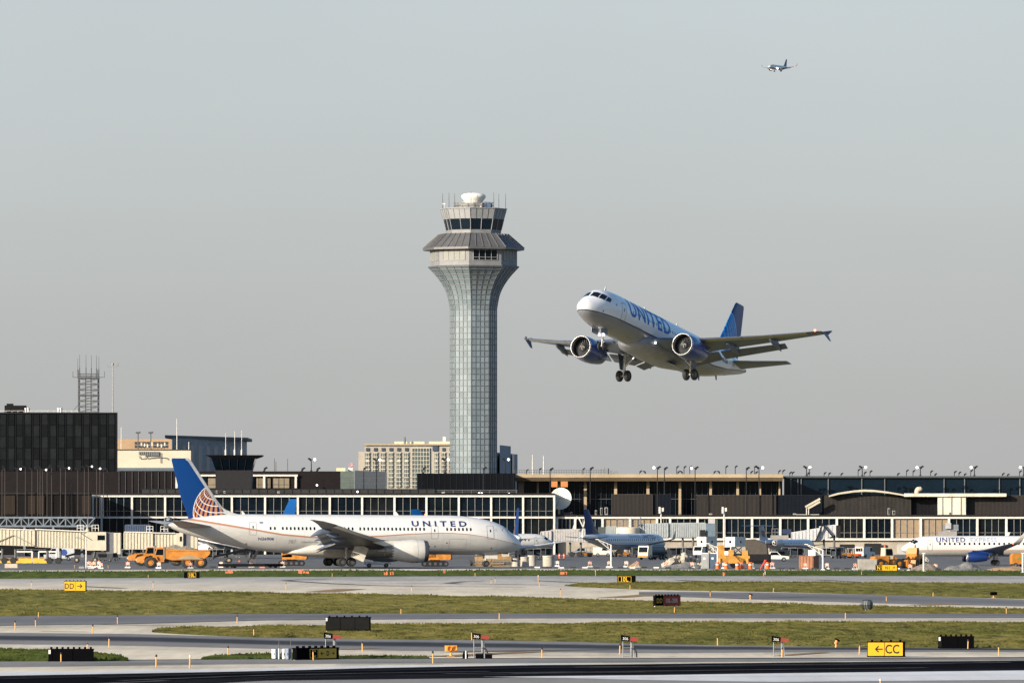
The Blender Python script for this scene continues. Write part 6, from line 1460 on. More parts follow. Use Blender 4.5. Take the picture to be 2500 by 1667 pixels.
def dump_truck(label):
    t = empty('dump_truck', (0, 0, 0), 0, label, 'dump truck', None)
    g = MB(); g.loft([[(2.7, y, .95), (5.3, y * .9, .95), (5.5, y * .85, 1.3), (5.35, y * .85, 1.75), (4.2, y * .95, 2.15), (2.7, y, 2.2)] for y in (-1.2, 1.2)], closed=True); hood = g.build('engine_hood', MACH, t)
    g = MB()
    for z in (1.35, 1.55, 1.75): g.box((3.7, -1.2, z), (1.1, .06, .1)); g.box((3.7, 1.2, z), (1.1, .06, .1))
    g.build('side_grille', BLACK, hood)
    for y in (-.85, .85):
        g = MB(); g.box((5.45, y, 1.35), (.12, .4, .25)); g.build('headlight', WHITE, hood)
    g = MB(); g.prism([(1.35, 1.0), (2.75, 1.0), (2.75, 2.3), (2.45, 3.25), (1.35, 3.25)], -1.15, 1.15, 'y'); cabp = g.build('cab', MACH, t)
    g = MB()
    for y in (-1.16, 1.16): g = MB(); g.prism([(1.5, 2.15), (2.6, 2.15), (2.38, 3.1), (1.5, 3.1)], min(y, y * 1.02), max(y, y * 1.02), 'y'); g.build('side_window', GLASS, cabp)
    g = MB(); g.add([(2.775, -1.0, 2.32), (2.775, 1.0, 2.32), (2.49, 1.0, 3.16), (2.49, -1.0, 3.16)], [(0, 1, 2, 3)]); g.build('windscreen', GLASS, cabp)
    g = MB(); g.box((1.9, 0, 3.3), (1.5, 2.2, .12)); g.build('cab_roof', WHITE if 'rear' in label else MACH, cabp)
    g = MB(); g.tube((2.0, .0, 3.35), (2.0, 0, 3.6), .1, n=8); g.build('beacon', ORANGE, cabp)
    g = MB(); g.box((-1.4, 0, 1.1), (6.6, 1.1, .5)); g.box((1.0, 0, 1.15), (.9, .9, .6)); g.tube((1.25, 1.25, 1.4), (1.25, 1.25, 3.5), .11, n=8); g.build('chassis', DGREY, t)
    g = MB(); side = [(1.1, 1.55), (.75, 3.05), (-4.4, 2.85), (-5.3, 2.75), (-5.25, 2.2), (-4.6, 1.6), (-3.9, 1.35), (.2, 1.3)]
    for y in (-1.4, 1.4): g.prism(side, y - .05, y + .05, 'y')
    g.prism([(1.1, 1.55), (.75, 3.05), (.6, 3.05), (.95, 1.55)], -1.35, 1.35, 'y'); g.prism([(.2, 1.3), (-3.9, 1.35), (-5.25, 2.2), (-5.25, 2.35), (-3.9, 1.5), (.2, 1.45)], -1.35, 1.35, 'y')
    g.box((-2.2, -1.48, 2.85), (6, .1, .16)); g.box((-2.2, 1.48, 2.85), (6, .1, .16))
    bed = g.build('dump_bed', MACH, t)
    g = MB(); mound(g, -1.9, 0, 2.55, 2.7, 1.32, 1.15, 22, 7, .2, 5); g.build('gravel', GRAV, bed)
    g = MB(); mound(g, -2.4, -1.5, 1.45, 1.9, .06, .75, 16, 5, .2, 8); mound(g, -2.4, 1.5, 1.45, 1.9, .06, .75, 16, 5, .2, 8); g.build('dried_mud', mat('dried_mud', (.30, .24, .16), .95), bed)
    for x in (3.35, -2.05, -3.95):
        for y in (-1.15, 1.15): wheel(t, x, y, .92, .62, hub=MACH, tread=True)
    g = MB()
    for y in (-1.25, 1.25): g = MB(); g.prism([(2.25, 1.35), (2.45, 1.95), (3.3, 2.25), (4.2, 1.95), (4.4, 1.5), (4.2, 1.5), (4.05, 1.85), (3.3, 2.1), (2.6, 1.85), (2.4, 1.35)], y - .25, y + .25, 'y'); g.build('fender', MACH, t)
    return t
a = dump_truck('front yellow articulated dump truck heaped with gravel left of the wide-body tail'); at_ground(a, 424, 1386.5, 181); a.scale = (1.04, 1.04, .93)
b = dump_truck('rear yellow dump truck with a white cab roof, mostly hidden behind the front one'); at_ground(b, 398, 1381, 184); b.scale = (1.04, 1.04, .93)
def tracks(t, L_, w, h, y0, m=CHAR):
    for y in (-y0, y0):
        g = MB(); n = 8; r = h / 2; pts = [(L_ / 2 - r + r * math.cos(R(90 - 180 * i / n)), r + r * math.sin(R(90 - 180 * i / n))) for i in range(n + 1)] + [(-L_ / 2 + r - r * math.cos(R(90 - 180 * i / n)), r - r * math.sin(R(90 - 180 * i / n))) for i in range(n + 1)]
        g.prism(pts, y - w / 2, y + w / 2, 'y'); k = 16
        for i in range(k):
            x = -L_ / 2 + r + (L_ - 2 * r) * i / (k - 1); g.box((x, y, .03), (.1, w * 1.02, .1)); g.box((x, y, h), (.1, w * 1.02, .1))
        tk_ = g.build('track', m, t)
        for i in range(5):
            x = -L_ / 2 + r + (L_ - 2 * r) * i / 4; g = MB(); g.tube((x, y - w / 2 - .03, r), (x, y + w / 2 + .03, r), r * .55, n=12); g.build('track_roller', DGREY, tk_)
def excavator(label, boom=((.6, 1.5), (-.4, 3.6), (-3.2, 3.9), (-5.6, 2.2), (-6.2, .8)), mb_=MACH, md=CHAR):
    t = empty('excavator', (0, 0, 0), 0, label, 'excavator')
    tracks(t, 4.2, .6, .85, 1.15)
    g = MB(); g.prism([(-1.5, 1.05), (2.3, 1.05), (2.5, 1.4), (2.4, 2.25), (.3, 2.35), (-.2, 1.9), (-1.5, 1.7)], -1.35, 1.35, 'y'); g.box((0, 0, .98), (1.6, 1.6, .3)); g.build('house', mb_, t)
    g = MB(); g.box((2.35, 0, 1.7), (.6, 2.6, 1.2)); g.build('counterweight', md, t)
    g = MB(); g.prism([(-1.55, 1.4), (.1, 1.4), (.1, 2.95), (-1.2, 2.95), (-1.55, 2.3)], -1.35, -.3, 'y'); c = g.build('cab', mb_, t)
    g = MB(); g.prism([(-1.4, 1.9), (-.1, 1.9), (-.1, 2.8), (-1.1, 2.8)], -1.38, -1.34, 'y'); g.prism([(-1.4, 1.9), (-.1, 1.9), (-.1, 2.8), (-1.1, 2.8)], -.3, -.27, 'y'); g.build('cab_window', GLASS, c)
    g = MB(); q = boom; g.bar((q[0][0] - 1.4, .2, q[0][1]), (q[1][0] - 1.4, .2, q[1][1]), .45, .6); g.bar((q[1][0] - 1.4, .2, q[1][1]), (q[2][0] - 1.0, .2, q[2][1]), .4, .55); g.build('boom', mb_ if md is not CHAR else CHAR, t)
    g = MB(); g.bar((q[2][0] - 1.0, .2, q[2][1]), (q[3][0], .2, q[3][1]), .32, .42); g.bar((q[3][0], .2, q[3][1]), (q[4][0], .2, q[4][1]), .3, .4); g.build('arm', CHAR, t)
    g = MB(); x, z = q[4]; g.prism([(x - .5, z + .2), (x + .5, z + .3), (x + .6, z - .3), (x + .1, z - .75), (x - .6, z - .6)], -.4, .8, 'y'); g.build('bucket', DGREY, t)
    return t
a = excavator('yellow and black excavator with a long dark boom under the belly of the wide-body'); at_ground(a, 712, 1381, 0)
a = excavator('yellow excavator half hidden by the engine of the wide-body', ((.6, 1.5), (.2, 2.4), (-1.8, 2.6), (-3.2, 1.8), (-3.4, .9))); at_ground(a, 1062, 1382.5, 3)
MUD = mat('muddy_machine_yellow', (.36, .215, .085), .7, var=.45, scale=1.4)
def dozer(label, scale=1):
    t = empty('bulldozer', (0, 0, 0), 0, label, 'bulldozer')
    tracks(t, 3.4, .55, 1.1, 1.0, mat('muddy_track', (.20, .16, .11), .9))
    g = MB(); g.prism([(-1.5, .8), (1.5, .8), (1.55, 1.9), (.1, 2.0), (0, 1.6), (-1.5, 1.6)], -.75, .75, 'y'); g.build('body', MUD, t)
    g = MB(); g.prism([(-1.2, 1.6), (0, 1.6), (0, 2.9), (-1.2, 2.9)], -.8, .8, 'y'); c = g.build('cab', mat('dozer_cab', (.45, .42, .34), .5), t)
    g = MB(); g.box((-.6, -.81, 2.35), (.9, .03, .7)); g.box((-.6, .81, 2.35), (.9, .03, .7)); g.build('cab_window', GLASS, c)
    g = MB(); g.prism([(2.2, .1), (2.4, .15), (2.25, .7), (2.4, 1.3), (2.2, 1.3), (2.05, .7)], -1.7, 1.7, 'y'); g.build('blade', mat('worn_steel', (.25, .2, .15), .5, metal=.4), t)
    g = MB()
    for y in (-1.4, 1.4): g.bar((2.1, y, .5), (-.4, y, .55), .2)
    g.build('push_arm', MUD, t)
    g = MB(); g.bar((-1.6, 0, 1.0), (-2.6, 0, .9), .3); g.bar((-2.6, 0, 1.6), (-2.6, 0, .1), .16); g.build('ripper', DGREY, t)
    return t
a = dozer('muddy yellow bulldozer under the nose of the wide-body'); at_ground(a, 1224, 1383.5, 182)
a = dozer('second bulldozer, low and orange-bladed, just left of the muddy one'); at_ground(a, 1180, 1382.2, 175); a.scale = (.85, .85, .8)
def loader(label, m=MACH, mc=None):
    t = empty('wheel_loader', (0, 0, 0), 0, label, 'wheel loader')
    g = MB(); g.prism([(-2.6, .8), (-.2, .8), (-.2, 1.9), (-2.4, 1.8), (-2.7, 1.3)], -.9, .9, 'y'); g.box((.9, 0, 1.0), (1.6, 1.2, .7)); g.build('body', m, t)
    g = MB(); g.prism([(-.9, 1.4), (.5, 1.4), (.6, 2.2), (.4, 3.1), (-.8, 3.1)], -.8, .8, 'y'); c = g.build('cab', mc or m, t)
    g = MB(); g.prism([(-.7, 1.95), (.45, 1.95), (.3, 2.95), (-.7, 2.95)], -.83, .83, 'y'); g.build('cab_window', GLASS, c)
    g = MB(); g.tube((-.4, .3, 3.1), (-.4, .3, 3.6), .16, .12, n=8); g.build('beacon', mat('beacon_orange_red', (.8, .12, .06), .4), c)
    g = MB()
    for y in (-.6, .6): g.bar((.6, y, 1.7), (2.6, y, .7), .22, .34)
    g.build('lift_arm', m, t)
    g = MB(); g.prism([(2.5, .9), (2.75, 1.25), (3.0, .2), (3.9, .05), (3.9, .12), (2.8, -.0 + .05), (2.5, .3)], -1.3, 1.3, 'y'); g.build('bucket', m, t)
    for x in (1.35, -1.7):
        for y in (-1.0, 1.0): wheel(t, x, y, .72, .5, hub=m, tread=True)
    return t
a = loader('yellow wheel loader facing right beside the NI sign', MACH, mat('pale_cab', (.62, .52, .36), .5)); at_ground(a, 2168, 1387, 20)
a = loader('yellow wheel loader seen end-on under the nose of the right-hand jet'); at_ground(a, 2228, 1386.5, 250)
def milling(label):
    t = empty('milling_machine', (0, 0, 0), 0, label, 'road milling machine')
    m = mat('pale_machine_yellow', (.56, .27, .045), .5, var=.4, scale=1.5)
    for x in (-2.1, 2.1):
        for y in (-1.0, 1.0):
            g = MB(); g.prism([(x - .8, 0.03), (x + .8, .03), (x + .95, .35), (x + .5, .75), (x - .5, .75), (x - .95, .35)], y - .2, y + .2, 'y'); g.build('track', m if y < 0 else DGREY, t)
            g = MB(); g.tube((x, y, .7), (x, y, 1.5), .22, n=8); g.build('leg_column', m, t)
    g = MB(); g.prism([(-2.4, 1.1), (-1.5, 1.1), (-1.2, .75), (1.3, .75), (1.6, 1.1), (2.5, 1.1), (2.5, 1.9), (-2.4, 1.9)], -.95, .95, 'y'); g.build('body', m, t)
    for c_, d_ in (((-1.7, 0, 2.3), (.9, 1.6, .8)), ((.4, 0, 2.35), (.8, 1.6, .9)), ((1.9, 0, 2.7), (1.0, 1.7, 1.6))): g = MB(); g.box(c_, d_, taper=.92); cv_ = g.build('engine_cover', m, t); g = MB(); g.box((c_[0], -.84, c_[2]), (d_[0] * .6, .05, d_[2] * .5)); g.build('vent_grille', BLACK, cv_)
    g = MB()
    for x in (-2.3, -1.2, -.2): g.bar((x, -.8, 1.9), (x, -.8, 3.3), .08)
    g.bar((-2.3, -.8, 3.3), (-.2, -.8, 3.3), .1); g.bar((-2.3, -.8, 2.7), (-.2, -.8, 2.7), .06); g.build('handrail', DGREY, t)
    g = MB(); g.tube((0, 0, .5), (0, 0.01, .5), .3); g.lathe([(.02, -.8), (.5, -.8), (.5, .8), (.02, .8)], (0, 0, .55), 'y', 14)
    g.build('milling_drum', BLACK, t)
    return t
a = milling('pale yellow road milling machine right of the portable toilets'); at_ground(a, 1791, 1387, 180)
def convey_truck(label):
    t = empty('conveyor_truck', (0, 0, 0), 0, label, 'truck')
    g = MB(); g.box((0, 0, .8), (4.5, 2.0, .4)); g.prism([(-2.2, 1.0), (2.2, 1.0), (2.2, 2.1), (-2.2, 2.1)], -1.2, 1.2, 'y'); g.build('box_body', BLACK, t)
    g = MB(); g.prism([(-1.9, 2.0), (1.4, 2.0), (1.6, 4.3), (.2, 4.4), (-1.7, 3.6)], -.7, .7, 'y'); g.build('conveyor_housing', mat('dark_rusty', (.05, .04, .03), .7, var=.4), t)
    g = MB()
    for x in (-1.6, -.6, .5, 1.4): g.bar((x, -.8, 2.1), (x + .2, -.8, 4.2), .1)
    g.bar((-1.8, -.8, 3.2), (1.7, -.8, 3.5), .1); g.build('frame_rail', GREY, t)
    for x in (-1.6, 1.5):
        for y in (-.95, .95): wheel(t, x, y, .5, .35)
    return t
a = convey_truck('tall black conveyor truck between the milling machine and the T-tail jet'); at_ground(a, 1845, 1386, 170)
def pickup(label, m=WHITE):
    t = empty('pickup_truck', (0, 0, 0), 0, label, 'pickup truck')
    g = MB(); g.prism([(-2.6, .45), (2.6, .45), (2.65, .95), (1.3, 1.08), (.9, 1.1), (-2.6, 1.05)], -.92, .92, 'y'); g.build('body', m, t)
    g = MB(); rb = [(1.2, 1.1), (.55, 1.78), (-.75, 1.8), (-.95, 1.1)]; g.loft([[(x, -.88 if z < 1.2 else -.72, z) for x, z in rb], [(x, .88 if z < 1.2 else .72, z) for x, z in rb]]); c = g.build('cab', m, t)
    g = MB(); g.prism([(.95, 1.15), (.48, 1.68), (-.62, 1.7), (-.75, 1.15)], -.87, .87, 'y'); g.build('side_window', GLASS, c)
    g = MB(); g.add([(1.19, -.76, 1.13), (1.19, .76, 1.13), (.6, .66, 1.75), (.6, -.66, 1.75)], [(0, 1, 2, 3)]); g.build('windscreen', GLASS, c)
    for y in (-.7, .7):
        g = MB(); g.box((2.63, y, .82), (.06, .3, .16)); g.build('headlight', mat('lamp_glass', (.6, .6, .6), .2), t)
    for x in (1.7, -1.6):
        for y in (-.85, .85): wheel(t, x, y, .4, .26)
    return t
a = pickup('small white car with dark windows beside the engine of the wide-body'); at_ground(a, 921, 1384.5, 5); a.scale = (.8, .8, .8)
a = pickup('white pickup truck in front of the silver T-tail jet'); at_ground(a, 1890, 1370.5, 0)
a = pickup('grey pickup truck parked under the navy-finned jet tail', mat('car_grey', (.22, .24, .26), .35)); at_ground(a, 1418, 1357.5, 180)
def van(label, m=WHITE, L_=5.2, h=2.2):
    t = empty('van', (0, 0, 0), 0, label, 'van')
    g = MB(); g.prism([(-L_ / 2, .4), (L_ / 2, .4), (L_ / 2 + .05, 1.05), (L_ / 2 - .9, 1.25), (L_ / 2 - 1.5, h), (-L_ / 2, h)], -.95, .95, 'y'); b_ = g.build('body', m, t)
    g = MB(); g.prism([(L_ / 2 - 1.0, 1.25), (L_ / 2 - 1.5, h - .2), (L_ / 2 - 2.2, h - .2), (L_ / 2 - 2.2, 1.25)], -.97, .97, 'y'); g.build('side_window', GLASS, b_)
    g = MB(); g.box((-L_ / 2 - .02, 0, 1.6), (.04, 1.5, .7)); g.build('rear_window', GLASS, b_)
    g = MB(); g.add([(L_ / 2 - .9, -.85, 1.28), (L_ / 2 - .9, .85, 1.28), (L_ / 2 - 1.42, .8, h - .06), (L_ / 2 - 1.42, -.8, h - .06)], [(0, 1, 2, 3)]); g.build('windscreen', GLASS, b_)
    for x in (L_ / 2 - 1, -L_ / 2 + 1.1):
        for y in (-.88, .88): wheel(t, x, y, .36, .24)
    return t
a = van('white van parked at the ground floor doors right of the sloping jet bridge'); at_ground(a, 2112, 1361, 60)
a = van('white and blue van half hidden under the cream jet bridge at the left', mat('van_pale_blue', (.45, .48, .52), .4), 5.6, 2.4); at_ground(a, 145, 1368, 180)
g = MB(); g.lathe([(.02, 0), (.6, 0), (.6, .03), (.02, .03)], (-.9, .955, 1.5), 'y', 18); g.build('round_emblem', mat('emblem_blue', (.03, .07, .25), .4), a)
a = van('small white van under the navy-finned jet', WHITE, 4.2, 1.9); at_ground(a, 1471, 1358, 0)
def catering(label):
    t = empty('catering_truck', (0, 0, 0), 0, label, 'catering truck')
    g = MB(); g.box((0, 0, .75), (6.2, 1.9, .3)); g.build('chassis', DGREY, t)
    g = MB(); g.prism([(1.9, .6), (3.3, .6), (3.35, 1.4), (3.0, 2.3), (1.9, 2.3)], -1, 1, 'y'); c = g.build('cab', WHITE, t)
    g = MB(); g.add([(3.37, -.85, 1.42), (3.37, .85, 1.42), (3.06, .85, 2.2), (3.06, -.85, 2.2)], [(0, 1, 2, 3)]); g.build('windscreen', GLASS, c)
    g = MB(); g.box((-.7, 0, 3.25), (4.6, 2.1, 1.9)); b_ = g.build('cargo_box', WHITE, t)
    g = MB(); g.box((-3.02, 0, 3.2), (.05, .5, .5)); g.box((1.62, 0, 3.2), (.05, .45, .5)); g.box((-.9, 1.06, 3.2), (.5, .03, .5)); g.build('box_window', GLASS, b_)
    g = MB()
    for y in (-.7, .7): g.bar((-2.2, y, .9), (1.2, y, 2.3), .14); g.bar((1.2, y, .9), (-2.2, y, 2.3), .14)
    g.build('scissor_lift', GREY, t)
    for x in (2.3, -2.0):
        for y in (-.9, .9): wheel(t, x, y, .45, .3)
    return t
a = catering('white catering truck with a raised box above the rubble heap'); at_ground(a, 1722, 1361, 240)
a = catering('white catering truck with a raised box above the milling machine'); at_ground(a, 1792, 1362, 240)
def fuel(label):
    t = empty('tank_truck', (0, 0, 0), 0, label, 'tank truck')
    g = MB(); g.prism([(1.8, .5), (3.3, .5), (3.4, 1.3), (3.15, 2.5), (1.8, 2.5)], -1.1, 1.1, 'y'); c = g.build('cab', mat('truck_cream', (.66, .60, .46), .45), t)
    g = MB(); g.add([(3.42, -.95, 1.4), (3.42, .95, 1.4), (3.2, .95, 2.4), (3.2, -.95, 2.4)], [(0, 1, 2, 3)]); g.build('windscreen', GLASS, c)
    g = MB(); g.box((3.42, 0, .65), (.15, 2.2, .35)); g.build('bumper', MACH, c)
    g = MB(); g.box((2.5, 0, 2.58), (1.4, 2.1, .14)); g.build('cab_roof', WHITE, c)
    g = MB(); g.tube((-3.4, 0, 1.75), (1.6, 0, 1.75), .98, n=18); g.build('tank', mat('tank_dark', (.06, .075, .085), .4), t)
    g = MB(); g.box((-.8, 0, .75), (6, 1.8, .3)); g.build('chassis', DGREY, t)
    for x in (2.4, -1.6, -2.7):
        for y in (-.95, .95): wheel(t, x, y, .48, .34)
    return t
a = fuel('cream-cabbed tank truck facing the camera beside the grey pickup jet'); at_ground(a, 1592, 1366, 238); a['label'] = 'cream-cabbed dark tank truck under the wing of the navy-finned jet'
def belt_loader(label):
    t = empty('belt_loader', (0, 0, 0), 0, label, 'belt loader')
    g = MB(); g.prism([(-2.6, .45), (2.4, .45), (2.4, .95), (-2.6, .95)], -.8, .8, 'y'); g.box((1.4, .5, 1.3), (.9, .7, .8)); g.build('chassis', DGREY, t)
    g = MB(); g.loft([[(-3.6, y, .9), (-3.6, y, 1.25), (3.9, y, 3.35), (3.9, y, 2.75)] for y in (-.45, .45)]); g.build('conveyor', BLACK, t)
    g = MB()
    for x in (-.5, 1.3): g.bar((x, 0, .9), (x + .3, 0, 1.5 + (x + 3.6) * .22), .14)
    g.build('lift_strut', GREY, t)
    for x in (-1.6, 1.6):
        for y in (-.75, .75): wheel(t, x, y, .48, .3, hub=mat('tan_hub', (.45, .36, .22), .6))
    return t
a = belt_loader('black belt loader with a raised conveyor by the solar light pole'); at_ground(a, 210, 1373, 0)
a = belt_loader('dark belt loader in shade behind the excavator boom'); at_ground(a, 585, 1374, 8); a.scale = (1.25, 1.2, 1.0)
def tug(label, m):
    t = empty('baggage_tractor', (0, 0, 0), 0, label, 'baggage tractor')
    g = MB(); g.prism([(-1.4, .35), (1.5, .35), (1.5, .95), (.3, 1.05), (.1, .85), (-1.4, .85)], -.65, .65, 'y'); g.build('body', m, t)
    g = MB(); g.box((-.6, 0, 1.9), (1.3, 1.2, .08))
    for x in (-1.2, 0):
        for y in (-.55, .55): g.bar((x, y, .85), (x, y, 1.9), .07)
    g.build('canopy_frame', WHITE, t)
    for x in (-.9, 1.0):
        for y in (-.6, .6): wheel(t, x, y, .32, .22)
    return t
for px, y, m, lab in ((2068, 1362, MACH, 'yellow baggage tractor left of the white van by the ground floor doors'), (1526, 1358, MACH, 'yellow baggage tractor under the belly of the navy-finned jet'), (1430, 1359, MACH, 'yellow baggage tractor in front of the grey pickup truck'), (2085, 1361.5, ORANGE, 'orange baggage tractor beside the white van')):
    a = tug(lab, m); at_ground(a, px, y, 200)

# ================================================================ SITE CLUTTER
def pipe_ring(px, yb, yt, w, label, w2=None):
    d = GD(yb); p = G(px, yb); r = w * S(d) / 2; r2 = (w2 or w) * S(d) / 2; h = (yb - yt) * S(d); g = MB()
    g.lathe([(r, 0), (r * 1.0, h * .1), (r2, h * .86), (r2 * 1.06, h * .87), (r2 * 1.06, h), (r2 * .85, h), (r * .85, 0)], (0, 0, 0), 'z', 28)
    t = g.build('concrete_pipe', mat('precast_concrete', (.44, .40, .33), .85, var=.25, scale=1.2), None, smooth=True, edge=40, loc=(p.x, p.y, .015)); return tag(t, label, 'concrete pipe')
pipe_ring(1259.5, 1382.6, 1362.5, 21, 'low tapered concrete manhole ring nearest the nose of the wide-body', 14)
pipe_ring(1281, 1382.4, 1359, 21.5, 'upright concrete pipe between the tapered ring and the shaded pipe', 20)
pipe_ring(1299, 1381, 1355, 20.5, 'upright concrete pipe half in the shadow of its neighbour', 20.5)
pipe_ring(1338.5, 1382.3, 1356, 27, 'largest upright concrete pipe, standing apart to the right', 27)
def pile(px0, px1, yt, yb, label, m, seed, rough=.25, name='gravel_pile', cat='gravel pile', pw=.8):
    d = GD(yb) + 3; a, _ = XZ(px0, yb, d); b, _ = XZ(px1, yb, d); h = (yb - yt) * S(d); g = MB()
    mound(g, 0, 0, 0, (b - a) / 2, min(4.5, (b - a) / 2.2), h, 44, 14, rough, seed, pw)
    o = g.build(name, m, None, smooth=True, loc=((a + b) / 2, d, .01)); return tag(o, label, cat)
DIRT = mat('brown_dirt', (.30, .22, .14), .95, var=.45, scale=2.5, bmp=.08); GRVL = mat('grey_gravel', (.24, .235, .225), .95, var=.45, scale=4, bmp=.08); SAND = mat('orange_sand', (.42, .27, .15), .95, var=.3, scale=3, bmp=.05)
pile(2213, 2306, 1374, 1394, 'brown gravel pile below the nose of the right-hand jet', mat('brown_gravel', (.27, .23, .185), .95, var=.4, scale=4, bmp=.08), 3)
pile(2290, 2420, 1373, 1394.5, 'long grey gravel heap below the blue engine of the right-hand jet', GRVL, 6, .35)
pile(2402, 2540, 1382, 1394, 'low orange-brown dirt ridge at the right edge', SAND, 9, .3, 'dirt_ridge', 'dirt pile', .5)
pile(1528, 1572, 1373, 1385, 'small orange sand pile right of the lattice-armed white mast', SAND, 12, .15, 'sand_pile', 'sand pile')
pile(1618, 1722, 1371, 1386.5, 'low spill of grey rubble under the broken concrete chunks', GRVL, 15, .4, 'rubble_spill', 'rubble')
rb = G(1668, 1385); rnd = random.Random(21)
chunk_m = mat('broken_concrete', (.42, .38, .31), .9, var=.35, scale=1.6)
for i in range(64):
    u = rnd.uniform(-1, 1); px = 1668 + u * 46; lay = rnd.random() * (1 - abs(u) ** 1.6); d = GD(1385) + rnd.uniform(-1.5, 2.5)
    sz = rnd.uniform(.35, .85); bm = bmesh.new(); bmesh.ops.create_icosphere(bm, subdivisions=1, radius=sz)
    for v in bm.verts: v.co *= rnd.uniform(.65, 1.15); v.co.z *= .75
    me = bpy.data.meshes.new('concrete_chunk'); bm.to_mesh(me); bm.free(); me.materials.append(chunk_m)
    o = bpy.data.objects.new('concrete_chunk', me); COL.objects.link(o); x, _ = XZ(px, 0, d); o.location = (x, d, .3 + lay * 1.45); o.rotation_euler = (rnd.random() * 3, rnd.random() * 3, rnd.random() * 3)
    tag(o, 'jagged chunk of broken concrete in the heap left of the portable toilets', 'concrete chunk', 'broken concrete chunks in the heap')
def toilet(px, yb, m, label):
    p = G(px, yb); t = empty('portable_toilet', (p.x, p.y, .01), R(-12), label, 'portable toilet')
    g = MB(); g.box((0, 0, 1.1), (1.15, 1.15, 2.2)); b_ = g.build('cabin', m, t)
    g = MB(); g.prism([(-.62, 2.2), (.62, 2.2), (.5, 2.36), (-.5, 2.36)], -.62, .62, 'y'); g.tube((.4, .4, 2.3), (.4, .4, 2.65), .06, n=6); g.build('roof', mat('toilet_roof', (.5, .5, .5), .5), t)
    g = MB(); g.box((0, -.59, 1.1), (.85, .04, 1.9)); dr = g.build('door', m, t)
    g = MB(); g.box((-.1, -.62, 1.5), (.35, .02, .3)); g.build('notice', WHITE, dr)
toilet(1723, 1387, mat('toilet_grey', (.24, .25, .25), .5), 'grey portable toilet with a white notice'); toilet(1743, 1386.5, mat('toilet_blue', (.03, .07, .13), .4), 'dark blue portable toilet next to the grey one')
# skip, barriers, barricades
sk = empty('steel_container', tuple(G(1975, 1388)), R(-25), 'rust-brown steel container with a white box on top', 'container')
g = MB(); g.box((0, 0, .95), (2.3, 2.2, 1.9)); b_ = g.build('box', mat('rust_brown', (.28, .11, .05), .7, var=.3, scale=1.5), sk)
g = MB()
for k in range(5): g.box((-1.0 + k * .5, -1.13, .95), (.08, .06, 1.8))
g.box((0, 0, 1.93), (2.4, 2.3, .08)); g.build('rib', mat('rust_dark', (.2, .08, .04), .7), b_)
wx = empty('white_crate', (G(1985, 1388).x, G(1985, 1388).y, 1.97), R(-25), 'white crate sitting on the rust-brown container', 'crate'); g = MB(); g.box((0, 0, .4), (1.15, 1, .8)); g.build('box', WHITE, wx); g = MB(); g.box((0, 0, .83), (1.2, 1.05, .06)); g.build('lid', WHITE, wx)
cbk = empty('concrete_block', tuple(G(2117, 1390)), R(6), 'pale grey concrete block wall left of the yellow wheel loader', 'concrete block'); g = MB(); g.box((0, 0, .78), (2.7, .9, 1.56)); g.build('block', CONC, cbk); g = MB(); g.box((0, 0, 1.6), (.3, .1, .1)); g.build('lifting_eye', DGREY, cbk)
yb_ = empty('yellow_trailer', (G(2487, 1384).x, G(2487, 1384).y, 0), R(10), 'yellow equipment trailer with a green mark at the right edge', 'trailer')
g = MB(); g.prism([(-1.2, .5), (1.2, .5), (1.25, 1.9), (.9, 2.15), (-1.0, 2.15), (-1.25, 1.8)], -.8, .8, 'y'); b_ = g.build('body', MACH, yb_); g = MB(); g.add([(-.5, -.815, 1.25), (.5, -.815, 1.25), (.3, -.815, 1.45), (-.3, -.815, 1.45)], [(0, 1, 2, 3)]); g.build('green_mark', mat('mark_green', (.1, .25, .05), .5), b_)
for x in (-.7, .7): wheel(yb_, x, -.75, .35, .22); wheel(yb_, x, .75, .35, .22)
JB = mat('barrier_yellow', (.70, .38, .04), .7, var=.2)
def jersey(px0, px1, yb, h, label):
    d = GD(yb); a, _ = XZ(px0, 0, d); b, _ = XZ(px1, 0, d); L_ = b - a - .06; g = MB()
    g.prism([(-.35, 0), (.35, 0), (.3, .15), (.14, .45), (.11, h), (-.11, h), (-.14, .45), (-.3, .15)], -L_ / 2, L_ / 2, 'x'); g.box((-L_ / 4, 0, .05), (.3, .75, .08)); g.box((L_ / 4, 0, .05), (.3, .75, .08))
    o = g.build('road_barrier', JB, None, loc=((a + b) / 2, d, .012)); return tag(o, label, 'barrier')
jersey(-30, 36, 1374, .85, 'yellow concrete barrier at the left edge of the frame'); jersey(37, 79, 1374.2, .85, 'yellow concrete barrier in the middle of the row of three'); jersey(80, 123, 1374.4, .85, 'yellow concrete barrier at the right end of the row of three')
for px0, px1, lab in ((-20, 6, 'white pipe hoop barrier cut by the left edge'), (38, 79, 'white pipe hoop barrier behind the middle yellow barrier'), (95, 138, 'white pipe hoop barrier right of the yellow barriers')):
    d = GD(1374) + 12; t = root_at('hoop_barrier', (px0 + px1) / 2, d, lab, 'hoop barrier'); (a, _), (b, z) = XZ(px0, 0, d), XZ(px1, 1346, d); g = MB()
    g.tube((a, d, 0), (a, d, z), .14, n=8); g.tube((b, d, 0), (b, d, z), .14, n=8); g.bar((a, d, z), (b, d, z), .26); o = g.build('hoop', WHITE, t, world=True)
    g = MB(); g.bar((a, d, z * .5), (b, d, z * .5), .08); g.build('mid_rail', STEEL, t, world=True)
m_bar = bpy.data.materials.new('orange_white_stripes'); t_, b_ = nt(m_bar); (x_, y_, z_), _ = coords(t_)
setc(t_, b_, mixc(t_, ((x_ + z_) * 3.2).op('FLOORED_MODULO', 1.0).lt(.5), (.72, .68, .62), (.74, .14, .05))); b_.inputs['Roughness'].default_value = .5
BR = 'striped barricades along the taxiway edge'
